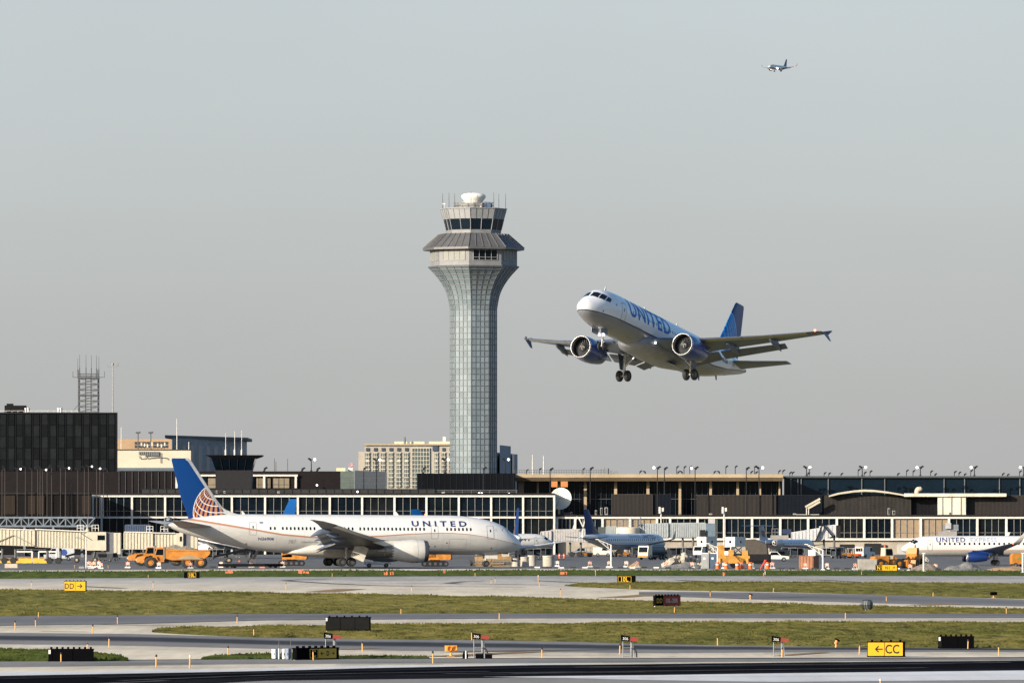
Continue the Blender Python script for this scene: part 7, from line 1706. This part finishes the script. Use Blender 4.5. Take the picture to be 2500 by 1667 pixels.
def barricade():
    t = empty('barricade', (0, 0, 0), 0, 'small orange and white striped barricade on a low base at the work site edge', 'barricade', BR)
    g = MB(); g.box((0, 0, .72), (.62, .05, .42)); g.build('striped_board', m_bar, t)
    g = MB(); g.box((0, 0, .1), (.9, .35, .2)); g.bar((-.22, 0, .2), (-.22, 0, .9), .05); g.bar((.22, 0, .2), (.22, 0, .9), .05); g.build('base', WHITE, t)
    g = MB(); g.ball((0, 0, 1.0), .08, 8, 6); g.build('warning_light', mat('amber_lens', (.8, .3, .05), .3), t)
    return t
proto = barricade(); sites = [(1361, 1382.5), (1440, 1384), (1487, 1384), (1529, 1384), (1555, 1385), (1626, 1386), (1690, 1386.5), (1768, 1387.5), (1835, 1388), (1885, 1387.5), (1966, 1388.5), (2019, 1389), (2088, 1390), (2222, 1393), (2283, 1393), (540, 1385), (614, 1385), (690, 1384.5), (312, 1386), (388, 1387.5), (465, 1387), (217, 1384), (229, 1385), (241, 1384), (222, 1388), (246, 1388)]
for i, (px, y) in enumerate(sites):
    o = proto if i == 0 else copy_tree(proto); p = G(px, y); o.location = (p.x, p.y, .015); o.rotation_euler = (0, 0, R((i * 37) % 50 - 25)); k = .9 + .02 * (i % 5); o.scale = (k, k, k)
LB = 'low barricade blocks along the taxiway edge'
def lowblock(m, lab):
    g = MB(); g.prism([(-.22, 0), (.22, 0), (.14, .2), (-.14, .2)], -.42, .42, 'x'); o = g.build('low_barricade', m, None); return tag(o, lab, 'low barricade', LB)
lw_ = lowblock(WHITE, 'low white barricade block lying along the taxiway edge'); lr_ = lowblock(mat('barricade_pink', (.6, .22, .15), .5), 'low faded orange barricade block lying along the taxiway edge'); lk_ = lowblock(RUBBER, 'low black barricade block lying along the taxiway edge')
first = set()
for i, px in enumerate(list(range(1312, 1720, 29)) + list(range(1880, 2130, 27)) + [2150, 2190, 520, 570, 640]):
    s_ = (lw_, lr_, lk_, lk_)[(i * 5 + px) % 4]; o = s_ if s_.name not in first else s_.copy()
    if s_.name in first: COL.objects.link(o)
    first.add(s_.name); p = G(px, 1386 + (px > 1880) * 2 + (i % 3) * .5 - (px < 700)); o.location = (p.x, p.y, .012); o.rotation_euler = (0, 0, R((i * 23) % 16 - 8))
# masts with a lattice arm, solar light, windsock, cones
def arm_mast(px, yb, yt, ax, ay, label):
    d = GD(yb); t = root_at('lattice_arm_mast', px, d, label, 'mast'); (a, zt) = XZ(px, yt, d); (b, zb) = XZ(ax, ay, d)
    g = MB(); g.tube((a, d, 0), (a, d, zt), .13, .12, n=8); g.box((a, d, .08), (.5, .5, .16)); g.build('pole', WHITE, t, world=True)
    if ax != px:
        g = MB(); zl = zt - .9; g.bar((a, d, zt - .05), (b, d, zb), .1); g.bar((a, d, zl), (b, d, zb), .1)
        for f in (.3, .6): g.bar((a + (b - a) * f, d, zt - .05 + (zb - zt) * f), (a + (b - a) * (f - .12), d, zl + (zb - zl) * (f - .12)), .07)
        g.build('lattice_arm', WHITE, t, world=True)
    g = MB(); g.box((b, d, zb), (.5, .3, .14)); g.build('lamp_head', WHITE, t, world=True)
arm_mast(1492, 1385, 1329, 1458, 1316, 'white mast with a lattice arm in front of the navy-finned jet'); arm_mast(1752, 1387.5, 1336, 1728, 1326, 'white mast with a lattice arm beside the portable toilets'); arm_mast(2009, 1391, 1341, 1968, 1328, 'white mast with a lattice arm right of the rust-brown container')
arm_mast(2255, 1396, 1350, 2255, 1350, 'plain white post in front of the brown gravel pile'); arm_mast(2497, 1399, 1350, 2497, 1350, 'plain white post at the right edge of the frame')
d = GD(1387); sl_ = root_at('solar_light_pole', 210.5, d, 'grey light pole with a tilted solar panel and a curved lamp arm', 'light pole'); g = MB(); a, zt = XZ(210.5, 1310, d); g.tube((a, d, 0), (a, d, zt), .12, .09, n=8); g.box((a - .7, d, .15), (.8, .6, .3)); g.build('pole', STEEL, sl_, world=True)
g = MB(); T = Matrix.Translation((a + .1, d, zt)) @ Matrix.Rotation(R(32), 4, 'Y'); g.box((0, 0, 0), (2.0, 1.1, .07), T); g.build('solar_panel', mat('solar_blue', (.012, .02, .045), .2), sl_, world=True)
g = MB(); q = [XZ(210.5, 1324, d), XZ(204, 1317, d), XZ(196, 1313, d), XZ(188, 1312, d)]
for (xa, za), (xb2, zb2) in zip(q, q[1:]): g.bar((xa, d, za), (xb2, d, zb2), .08)
g.box((q[-1][0] - .15, d, q[-1][1]), (.5, .2, .12)); g.build('lamp_arm', GREY, sl_, world=True)
d = GD(1408.5); ws = root_at('windsock', 1868, d, 'limp red windsock hanging from a red and white post', 'windsock'); a, z = XZ(1868, 1366, d); g = MB()
for k in range(6): g.tube((a, d, z * k / 6), (a, d, z * (k + 1) / 6), .05, n=8, mi=k % 2)
g.build('post', [RED, WHITE], ws, world=True)
g = MB(); q = [(1869, 1366, 3.6), (1867, 1372, 3.4), (1862, 1379, 2.8), (1858, 1385, 2.0), (1857, 1388, 1.5)]; rings = []
for px, y, w in q:
    xa, za = XZ(px, y, d); r = w * S(d); rings.append([(xa + r * math.cos(2 * math.pi * i / 10), d + r * .6 * math.sin(2 * math.pi * i / 10), za + .35 * r * math.cos(2 * math.pi * i / 10)) for i in range(10)])
g.loft(rings); g.build('sock', mat('windsock_red', (.62, .03, .02), .6), ws, world=True, smooth=True)
CN = 'orange cones and drums around the work site'
def drum(px, yb, h, r, lab):
    p = G(px, yb); t = empty('traffic_drum', (p.x, p.y, .01), 0, lab, 'traffic drum', CN); g = MB(); g.lathe([(r * 1.15, 0), (r * 1.1, .08), (r, .1), (r * .9, h), (r * .5, h)], (0, 0, 0), 'z', 14, cap1=True); g.build('body', ORANGE, t, smooth=True, edge=40)
    g = MB(); g.lathe([(r * .985, h * .55), (r * .955, h * .75)], (0, 0, 0), 'z', 14); g.build('reflective_band', WHITE, t); return t
for px, yb in ((1752, 1388), (1773, 1388.5), (1812, 1388.5), (1832, 1388.5), (1874, 1388), (1800, 1388.6)): drum(px, yb, 1.0, .3, 'orange traffic drum with a white band near the milling machine')
for px, yb in ((585, 1371), (1366, 1362), (1377, 1362)): drum(px, yb, .9, .18, 'slim red-orange cone standing out on the open apron')
OC = 'orange barrier scraps lying in the far grass strip'
for px, yb, w in ((741, 1402, 26), (560, 1401, 18), (942, 1405, 8), (957, 1405, 9), (1084, 1401, 5), (1767, 1406, 5), (1376, 1404, 16)):
    d = GD(yb); g = MB(); L_ = w * S(d) / 2; rnd2 = random.Random(px); p = G(px, yb)
    for k in range(3): x = -L_ + L_ * 2 * (k + .5) / 3; g.box((x, rnd2.uniform(-.2, .2), .12 + .1 * rnd2.random()), (L_ * .7, .3, .3 + .25 * rnd2.random()), Matrix.Rotation(R(rnd2.uniform(-18, 18)), 4, 'Y'))
    o = g.build('fallen_barrier', mat('faded_orange', (.58, .17, .07), .6, var=.2), None, loc=(p.x, p.y, .1)); tag(o, 'faded orange barrier scrap lying in the far grass strip', 'barrier scrap', OC)
pb_ = empty('beige_notice_board', tuple(G(27, 1388)), 0, 'low beige board on a stake at the far left of the apron', 'board'); g = MB(); g.box((0, 0, .45), (1.9, .08, .62)); g.build('panel', mat('beige_board', (.52, .44, .36), .7, var=.3), pb_); g = MB(); g.bar((0, .06, 0), (0, .06, .6), .08); g.build('stake', DGREY, pb_)
pl_ = empty('flat_trailer', tuple(G(612, 1385.5)), R(2), 'long low black flat trailer behind the striped barricades under the wide-body tail', 'trailer'); g = MB(); g.box((0, 0, .5), (10, 2, .25)); g.box((0, -1.0, .35), (9.8, .08, .3)); g.build('deck', BLACK, pl_)
for x in (-3.6, -2.8, 3.0, 3.8):
    for y in (-.85, .85): wheel(pl_, x, y, .28, .22)

# dark ground equipment standing in the shade of the bridges
CT = 'dark baggage carts standing below the jet bridges'
def cart():
    t = empty('baggage_cart', (0, 0, 0), 0, 'dark covered baggage cart standing below the jet bridges', 'baggage cart', CT)
    g = MB(); g.box((0, 0, .55), (3.0, 1.5, .18)); g.bar((1.5, 0, .5), (2.6, 0, .35), .08); g.build('bed', DGREY, t)
    g = MB(); g.box((0, 0, 1.95), (3.0, 1.5, .08))
    for x in (-1.45, 0, 1.45):
        for y in (-.7, .7): g.bar((x, y, .6), (x, y, 1.95), .07)
    g.build('canopy_frame', GREY, t)
    g = MB(); g.box((0, .72, 1.25), (2.9, .04, 1.3)); g.box((-.7, 0, 1.05), (1.2, 1.1, .8)); g.build('curtain_and_bags', mat('cart_curtain', (.02, .028, .04), .7, var=.5), t)
    for x in (-1.0, 1.0):
        for y in (-.65, .65): wheel(t, x, y, .25, .16)
    return t
pc_ = cart()
for i, (px, y, a) in enumerate(((1648, 1361, 20), (1668, 1359, -15), (1690, 1360, 5), (1762, 1358, 30), (1925, 1360, 0), (1945, 1362, 12), (2020, 1361, -20), (2042, 1358, 8), (2048, 1363, 40), (1560, 1360, 10), (1302, 1364, 0), (1330, 1362, 14), (270, 1369, 10), (300, 1366, -12), (95, 1367, 6), (60, 1366, 0), (500, 1368, 4), (530, 1366, -10))):
    o = pc_ if i == 0 else copy_tree(pc_); p = G(px, y); o.location = (p.x, p.y, .02); o.rotation_euler = (0, 0, R(a))
for px, y, a, lab in ((1905, 1363, 30, 'dark ground power unit behind the rust-brown container'), (1958, 1359, -10, 'dark ground power unit under the sloping jet bridge'), (1620, 1363, 15, 'dark ground power unit behind the rubble heap'), (255, 1371, 0, 'dark ground power unit beside the cream jet bridge cab')):
    p = G(px, y); t = empty('ground_power_unit', (p.x, p.y, .02), R(a), lab, 'power unit'); g = MB(); g.prism([(-1.5, .4), (1.5, .4), (1.5, 1.5), (1.2, 1.75), (-1.5, 1.75)], -.8, .8, 'y'); b_ = g.build('housing', mat('unit_dark', (.05, .055, .06), .5, var=.4), t)
    g = MB(); g.box((-.3, -.82, 1.1), (1.5, .03, .6)); g.build('louvre_panel', BLACK, b_)
    for x in (-.9, .9): wheel(t, x, -.7, .3, .2); wheel(t, x, .7, .3, .2)

# small plant on the concourse roofs
RU = 'small grey units on the concourse roofs'
rnd = random.Random(31)
for px, d, y0, y1 in ((529, D1 + 4, 1197, 1204), (548, D1 + 4, 1198, 1204), (680, D1 + 4, 1199, 1204), (1082, D1 + 4, 1200, 1204), (1395, D1 + 4, 1249, 1257), (1455, D1 + 3, 1245, 1257), (1468, D1 + 3, 1239, 1257), (1480, D1 + 3, 1238, 1256), (1660, D1 + 3, 1251, 1257), (1735, D1 + 4, 1253, 1257), (1940, D1 + 3, 1253, 1257), (2170, D1 + 4, 1240, 1257), (2182, D1 + 4, 1246, 1257), (2320, D1 + 4, 1250, 1257)):
    t = root_at('roof_unit', px, d, 'small pale grey unit standing on the concourse roof', 'roof unit', RU); w = rnd.uniform(4, 9)
    g = MB(); g.pbox(px - w / 2, px + w / 2, y0, y1, d, 1.2); b_ = g.build('housing', mat('roof_unit_grey', (.36, .36, .34), .6, var=.3), t, world=True)
    g = MB(); g.pbox(px - w * .32, px + w * .32, y0 + 1.5, y1 - 2, d - .05, .04); g.build('louvre', CHAR, t, world=True)
for px, dx in ((1362, 6), (1512, 8), (2030, 7)):
    pass
# ================================================================ AIRFIELD SIGNS AND MARKERS
SBLK = mat('sign_black', (.004, .004, .005), .9, spec=.0)
SPAN = mat('sign_back_panel', (.013, .0135, .014), .8, spec=.05, var=.3, scale=.8); SRED = mat('sign_red', (.22, .008, .012), .5); INKB = mat('sign_ink', (.012, .012, .012), .6)
SWHT = mat('sign_white', (.72, .72, .70), .5); SYEL = mat('sign_letter_yellow', (.78, .46, .02), .5); SYD = mat('sign_yellow_shaded', (.42, .29, .02), .5)  # SYD: darker yellow, shade of the turned-away signs painted into it
def arrow_pts(L_, w, ang):
    a = w; pts = [(-L_ / 2, a / 2), (-L_ / 2, -a / 2), (L_ / 2 - a * 1.2, -a / 2), (L_ / 2 - a * 1.2, a / 2)]; hd = L_ * .42
    q1 = [(L_ / 2, 0), (L_ / 2 - hd, hd), (L_ / 2 - hd - a * .75, hd - a * .75), (L_ / 2 - a * 1.45, 0)]; q2 = [(x, -y) for x, y in reversed(q1)]
    c, s_ = math.cos(ang), math.sin(ang); rt_ = lambda q: [(x * c - y * s_, x * s_ + y * c) for x, y in q]
    return [rt_(pts), rt_(q1), rt_(q2)]
def taxi_sign(px0, px1, yt, yb, base, label, segs, rz=0, legs_=3, nubs=6, end=SBLK, depth=.28, legm=SWHT, patch=None):
    """lit airfield sign: framed box on breakaway legs, coloured panels across its face"""
    d = GD(base); p = G((px0 + px1) / 2, base); w = (px1 - px0) * S(d) / max(.4, math.cos(R(rz)) ); h = (yb - yt) * S(d); z0 = (base - yb) * S(d) + .02
    t = empty('airfield_sign', (p.x, p.y, 0), R(rz), label, 'sign')
    g = MB(); g.box((0, depth / 2, z0 + h / 2), (w, depth, h)); g.box((0, depth / 2, z0 + h), (w + .04, depth + .04, .05)); g.box((0, depth / 2, z0), (w + .04, depth + .04, .05)); g.build('housing', end, t)
    x = -w / 2
    for f, m, items in segs:
        sw = w * f; g = MB(); g.box((x + sw / 2, -.012, z0 + h / 2), (sw - .03, .024, h - .06)); pn = g.build('face_panel', m, t)
        for it in items:
            kind, s_, cx, size, col = it[:5]
            if kind == 't': text('lettering', s_, size * h, col, pn, (x + sw * cx, -.03, z0 + h * .5), .012, 1.05, .82)
            elif kind == 'a':
                for poly in arrow_pts(size * h, .085 * h, s_):
                    g = MB(); g.add([(x + sw * cx + a, -.03, z0 + h * .5 + b) for a, b in poly], [tuple(range(len(poly)))])
                    g.build('arrow', col, pn, fix=False)
            elif kind == 'r':
                g = MB(); a, b = sw * .88, h * .8; q = .035
                for bx_ in (((0, b / 2), (a, q)), ((0, -b / 2), (a, q)), ((-a / 2, 0), (q, b)), ((a / 2, 0), (q, b))): g.box((x + sw / 2 + bx_[0][0], -.028, z0 + h / 2 + bx_[0][1]), (bx_[1][0], .01, bx_[1][1]))
                g.build('border', col, pn)
        x += sw
    for i in range(nubs):
        g = MB(); xx = -w / 2 + w * (i + .5) / nubs; g.box((xx, depth / 2, z0 + h + .06), (.1, .12, .1)); g.build('clamp', SBLK, t)
    for i in range(legs_):
        g = MB(); xx = -w / 2 + .06 + (w - .12) * i / max(1, legs_ - 1); g.tube((xx, depth / 2, 0), (xx, depth / 2, z0 + .02), .045, n=8); g.box((xx, depth / 2, .02), (.14, .14, .04)); g.build('leg', legm, t)
    if patch:
        g = MB(); g.box((-w / 2 + .06, -.03, z0 + h - .12), (.1, .012, .2)); g.build('white_label', SWHT, t)
    return t
taxi_sign(157, 211, 1418.5, 1442.5, 1446, 'bright yellow taxiway sign reading DD with a right arrow in the grass at the left', [(.5, YEL, [('t', 'DD', .46, .78, INKB)]), (.46, YEL, [('a', 0, .44, .55, INKB)]), (.04, SBLK, [])], legs_=3, nubs=6)
taxi_sign(2118, 2210, 1567, 1602, 1603.5, 'bright yellow taxiway sign reading CC with a left arrow at the near right', [(.45, YEL, [('a', math.pi, .66, .56, INKB)]), (.49, YEL, [('t', 'CC', .42, .86, INKB)]), (.06, SBLK, [])], legs_=4, nubs=4, end=SBLK)
taxi_sign(795, 905, 1507, 1538, 1543, 'large blank black three-panel sign on white legs beside the middle grass', [(.325, SPAN, []), (.325, SPAN, []), (.325, SPAN, []), (.025, SBLK, [])], legs_=4, nubs=6, patch=1)
taxi_sign(118, 228, 1585, 1613.5, 1614.5, 'blank black sign with a white label corner at the near left', [(.09, SBLK, []), (.455, SBLK, []), (.455, SBLK, [])], legs_=4, nubs=8, patch=1)
taxi_sign(2291, 2378, 1554, 1581, 1582.5, 'blank black sign behind and right of the yellow CC sign', [(.1, SPAN, []), (.45, SBLK, []), (.45, SBLK, [])], legs_=4, nubs=7, patch=1)
taxi_sign(725, 826, 1582, 1608.5, 1610, 'dim sign with a black C panel and a yellow panel of arrow and D', [(.30, SBLK, []), (.21, SBLK, [('r', '', 0, 0, SYD), ('t', 'C', .5, .85, SYD)]), (.43, SYD, [('a', math.pi, .2, .45, INKB), ('t', 'D', .52, .6, INKB), ('a', 0, .82, .3, INKB)]), (.06, SBLK, [])], rz=44, legs_=4, nubs=7)
taxi_sign(449, 487, 1396.5, 1410.5, 1411.5, 'small black sign with yellow 10L in the far grass strip', [(.24, SBLK, []), (.56, SBLK, [('r', '', 0, 0, SYEL), ('t', '10L', .5, .8, SYEL)]), (.2, SBLK, [])], legs_=3, nubs=3)
taxi_sign(1507, 1552, 1405.5, 1421.5, 1423, 'black sign with yellow 10L standing at the tip of the right-hand grass island', [(.8, SBLK, [('t', '10L', .5, .95, SYEL), ('r', '', 0, 0, SYEL)]), (.2, SBLK, [])], legs_=3, nubs=0)
taxi_sign(1600, 1662, 1454, 1477.5, 1482, 'dark red holding sign reading DD 10L-28R with a row of clamps on top', [(.3, SBLK, [('t', 'DD', .5, .7, SYD)]), (.7, SRED, [('t', '10L-28R', .5, .62, mat('shaded_sign_letters', (.4, .36, .33), .5))])], rz=44, legs_=3, nubs=8)  # letter colours dimmed to carry the shade on this face
taxi_sign(2137, 2192, 1378.5, 1393, 1394, 'yellow taxiway sign reading N1 with a diagonal arrow in front of the wheel loader', [(.3, SBLK, [('r', '', 0, 0, SYEL), ('t', 'N', .5, .9, SYEL)]), (.66, YEL, [('t', 'N1', .36, .8, INKB), ('a', R(50), .78, .5, INKB)]), (.04, SBLK, [])], legs_=3, nubs=3)
DIST = 'numbered marker boxes on ladder legs'
def marker_frame(px, base, yt, label, hose):
    d = GD(base); s = S(d); p = G(px, base); t = empty('numbered_marker', (p.x, p.y, 0), 0, label, 'marker', DIST); h = (base - yt) * s
    x = lambda q: (q - px) * s
    b0 = h - 12.5 * s; g = MB(); T = Matrix.Translation((0, 0, h - 6.2 * s)) @ Matrix.Rotation(R(4), 4, 'Y'); g.prism([(-20 * s, -6.5 * s), (0, -6.5 * s), (.5 * s, 5.5 * s), (-21.5 * s, 8 * s)], 0, .35, 'y', T=T); bx_ = g.build('black_box', SBLK, t)
    g = MB(); g.prism([(.5 * s, -5.4 * s), (20.5 * s, -4.8 * s), (21 * s, 3 * s), (.8 * s, 4.0 * s)], .02, .33, 'y', T=T); g.build('red_box', mat('box_brick_red', (.25, .035, .02), .5), t)
    vs, fs = text_pts('306', 9.5 * s, 0, 1.0, 1.0); g = MB(); g.add([T @ Vector((a - 10 * s, -.012, b - .4 * s)) for a, b in vs], fs); g.build('lettering', SWHT, bx_, fix=False)
    g = MB()
    for q in (-16, 3): g.tube((q * s, .1, 0), (q * s, .1, b0 + .1), .024, n=8)
    for z in (.06 * h, .46 * h): g.tube((-16 * s, .1, z), (3 * s, .1, z), .02, n=6)
    g.build('ladder_frame', GREY, t)
    g = MB()
    for q in (7, 10): g.tube((q * s, .2, 0), (q * s - .05, .2, b0 + .1), .03, n=6)
    g.build('rear_leg', STEEL, t)
    if hose:
        g = MB(); q = [(8, .42), (12, .4), (15, .34), (17, .22), (17.5, 0)]
        for (a, b), (c, e) in zip(q, q[1:]): g.tube((a * s, .15, b * h), (c * s, .15, e * h), .04, n=6)
        g.build('cable', RUBBER, t)
for px, base, yt, hose, lab in ((811, 1609, 1546, 0, 'marker box 306 on ladder legs in front of the dim C sign'), (1173, 1607, 1547, 1, 'marker box 306 on ladder legs among black boxes right of the orange light box'), (1537, 1604.5, 1552, 1, 'marker box 306 on ladder legs standing alone with a curved black cable'), (1905, 1603, 1554, 0, 'marker box 306 on ladder legs left of the yellow CC sign')): marker_frame(px, base, yt, lab, hose)
EM = 'yellow taxiway edge markers'
def edge_marker(cap):
    t = empty('edge_marker', (0, 0, 0), 0, 'slim yellow-orange edge marker stake with a dark cap beside the pavement', 'edge marker', EM)
    g = MB(); g.lathe([(.028, 0), (.026, .82)], (0, 0, 0), 'z', 10); g.build('stake', mat('stake_yellow', (.66, .36, .11), .5, var=.15), t)
    g = MB(); g.lathe([(.034, .8), (.042, .86), (.04, .96), (.02, 1.0), (.01, 1.0)], (0, 0, 0), 'z', 10); g.build('cap', cap, t)
    return t
em = edge_marker(mat('marker_cap', (.015, .02, .03), .4)); emw = edge_marker(SWHT); emw['label'] = 'slim yellow-orange edge marker stake with a white cap beside the pavement'
used = set()
for px, yt, yb in ((76.5, 1419, 1432), (374, 1419, 1435), (362, 1401, 1411), (94, 1491, 1507), (87, 1509, 1531), (37, 1515, 1539), (287, 1502, 1523), (226, 1525, 1547), (266, 1555, 1580), (213, 1570, 1586), (381, 1598, 1629), (463, 1600, 1632), (557, 1577, 1602), (620, 1532, 1553.5),
                (579, 1502, 1521), (149, 1593, 1615.5), (182, 1376, 1387), (264, 1377, 1387), (698, 1423, 1438.5), (811, 1397, 1408), (1005, 1429, 1445), (1160, 1396, 1407), (1199, 1413, 1425), (1209, 1410, 1422), (979, 1483, 1499), (1219, 1492, 1513), (885, 1566, 1592), (1057, 1589.5, 1619.5), (765, 1587, 1612), (1152, 1540, 1563),
                (1314, 1404, 1422), (1317, 1417, 1432), (1368, 1437, 1452), (1454, 1392, 1406), (1538, 1425, 1438), (1734, 1442.6, 1456), (1646.5, 1478.5, 1496), (1888, 1432, 1446), (1513, 1571, 1598), (1323.5, 1581, 1606), (1752, 1553, 1576), (2103.5, 1392, 1404.5), (2278, 1443, 1456), (2164, 1453, 1467),
                (2457, 1481, 1497.5), (2064, 1491.5, 1512), (2098, 1571, 1598), (2363, 1561, 1584), (2438.5, 1575, 1601), (1909.5, 1581, 1604.5), (2150, 1658, 1684), (1864, 1399, 1406)):
    s_ = emw if px in (463, 1314, 2150, 1864, 1454) else em
    o = s_ if s_.name not in used else copy_tree(s_); used.add(s_.name); p = G(px, yb); k = (yb - yt) * S(GD(yb)); o.location = (p.x, p.y, .03); o.scale = (1.15, 1.15, k); o.rotation_euler = (R((px * 7) % 5 - 2), R((px * 3) % 5 - 2), 0)
# drum-shaped marker, stand lights, cabinets
p = G(2117, 1490); dm = empty('drum_beacon', (p.x, p.y, 0), R(-20), 'dark green ribbed drum-shaped beacon on a white foot in the grass at the right', 'beacon')
g = MB(); g.lathe([(.18, -.42), (.36, -.34), (.4, -.1), (.4, .1), (.36, .34), (.18, .42)], (0, 0, .46), 'x', 8, cap0=True, cap1=True); g.build('drum', mat('drum_green', (.03, .04, .038), .4, var=.3), dm)
g = MB(); g.lathe([(.415, -.1), (.415, -.06)], (0, 0, .46), 'x', 8); g.lathe([(.415, .06), (.415, .1)], (0, 0, .46), 'x', 8); g.build('band', GREY, dm); g = MB(); g.box((0, 0, .04), (.4, .3, .08)); g.build('foot', SWHT, dm)
def box_light(px, base, yt, m, lab, w=27, tilt=0):
    d = GD(base); s = S(d); p = G(px, base); t = empty('guard_light', (p.x, p.y, 0), R(14), lab, 'guard light'); h = (base - yt) * s
    T = Matrix.Translation((0, 0, h * .74)) @ Matrix.Rotation(R(tilt), 4, 'Y')
    g = MB(); g.box((0, .15, 0), (w * s, .3, h * .5), T); g.build('housing', m, t)
    for k in (-.24, .24):
        g = MB(); g.lathe([(.02, -.02), (h * .17, -.02), (h * .2, -.12), (h * .2, 0)], T @ Vector((k * w * s, 0, 0)), 'y', 14); g.build('lens_hood', m if m is not ORANGE else mat('hood_orange', (.5, .2, .04), .5), t)
    g = MB(); g.tube((0, .15, 0), (0, .15, h * .5), .07, n=8); g.box((0, .15, .03), (.3, .3, .06)); g.build('stand', mat('stake_yellow', (.66, .36, .11), .5), t); return t
box_light(1102.5, 1603, 1574.5, mat('guard_orange', (.75, .32, .05), .5), 'orange twin-lamp guard light on a stand left of the second marker box')
box_light(2427, 1459.5, 1444, SBLK, 'black twin-lamp guard light on a yellow stand at the far right island', 16)
for px, base, yt, lab in ((2042, 1580, 1557, 'small tilted orange lamp with a black hood left of the CC sign'), (1832, 1463, 1448, 'small tilted orange lamp with a black hood on the pale taxiway at right')):
    d = GD(base); p = G(px, base); h = (base - yt) * S(d); t = empty('tilted_lamp', (p.x, p.y, 0), 0, lab, 'lamp'); T = Matrix.Translation((0, 0, h * .6)) @ Matrix.Rotation(R(22), 4, 'Y'); g = MB(); g.lathe([(.02, -h * .25), (h * .16, -h * .25), (h * .17, h * .2), (.02, h * .2)], (0, 0, 0), 'z', 12, T=T); g.build('lamp_body', mat('hood_orange2', (.7, .28, .1), .5), t)
    g = MB(); g.prism([(-h * .3, h * .2), (h * .3, h * .12), (h * .25, h * .34), (-h * .25, h * .38)], -.12, .12, 'y', T=T); g.build('hood', SBLK, t); g = MB(); g.tube((-.03, 0, 0), (0, 0, h * .4), .05, n=8); g.build('stand', mat('stake_yellow', (.66, .36, .11), .5), t)
def cabinet(px, base, yt, w, m, lab):
    d = GD(base); s = S(d); p = G(px, base); t = empty('electrical_cabinet', (p.x, p.y, 0), R(-20), lab, 'cabinet'); h = (base - yt) * s; g = MB(); g.box((0, 0, h * .54), (w * s, .35, h * .9)); g.build('housing', m, t); g = MB(); g.box((0, 0, h * .05), (w * s * .8, .3, h * .1)); g.build('plinth', DGREY, t)
    g = MB(); g.box((0, -.18, h * .55), (w * s * .8, .012, h * .78)); dr = g.build('door', m, t); g = MB(); g.box((w * s * .25, -.195, h * .5), (.03, .02, .12)); g.build('handle', DGREY, dr)
cabinet(671, 1608, 1583, 9.5, SWHT, 'white electrical cabinet left of the thin poles at the near left'); cabinet(695, 1609, 1582.5, 6, SWHT, 'narrow white electrical cabinet joined to the blue-grey one'); cabinet(703.5, 1609.5, 1581.5, 8.5, mat('cabinet_blue_grey', (.16, .21, .30), .5), 'blue-grey electrical cabinet left of the dim C sign')
for px, lab in ((681, 'thin dark pole beside the white electrical cabinet'), (710, 'thin dark pole beside the blue-grey electrical cabinet')):
    d = GD(1609); p = G(px, 1609); h = 54 * S(d); t = empty('thin_pole', (p.x, p.y, 0), 0, lab, 'pole'); g = MB(); g.tube((0, 0, 0), (0, 0, h), .022, .015, n=6); g.build('rod', DGREY, t); g = MB(); g.tube((0, 0, 0), (0, 0, h * .5), .045, n=8); g.build('sleeve', STEEL, t)
p = G(1136, 1607.5); t = empty('black_dome_lamp', (p.x, p.y, 0), 0, 'black domed box with a white post left of the second marker box', 'lamp'); g = MB(); h = 20 * S(GD(1607)); g.lathe([(h * .33, 0), (h * .36, h * .4), (h * .25, h * .85), (.01, h)], (0, 0, 0), 'z', 14); g.build('dome', SBLK, t, smooth=True); g = MB(); g.tube((.03, -.2, 0), (.03, -.2, h), .035, n=8); g.build('post', SWHT, t)
for px, w, h, lab in ((1170, 16, 12, 'larger black junction box under the second marker box'), (1193, 15, 11.5, 'smaller black junction box right of the second marker box')):
    p = G(px, 1608); s = S(GD(1608)); t = empty('junction_box', (p.x, p.y + .4, 0), R(-8), lab, 'junction box'); g = MB(); g.box((0, 0, h * s / 2), (w * s, .35, h * s)); g.build('housing', SBLK, t); g = MB(); g.box((0, 0, h * s + .02), (w * s * 1.05, .4, .04)); g.build('lid', CHAR, t)
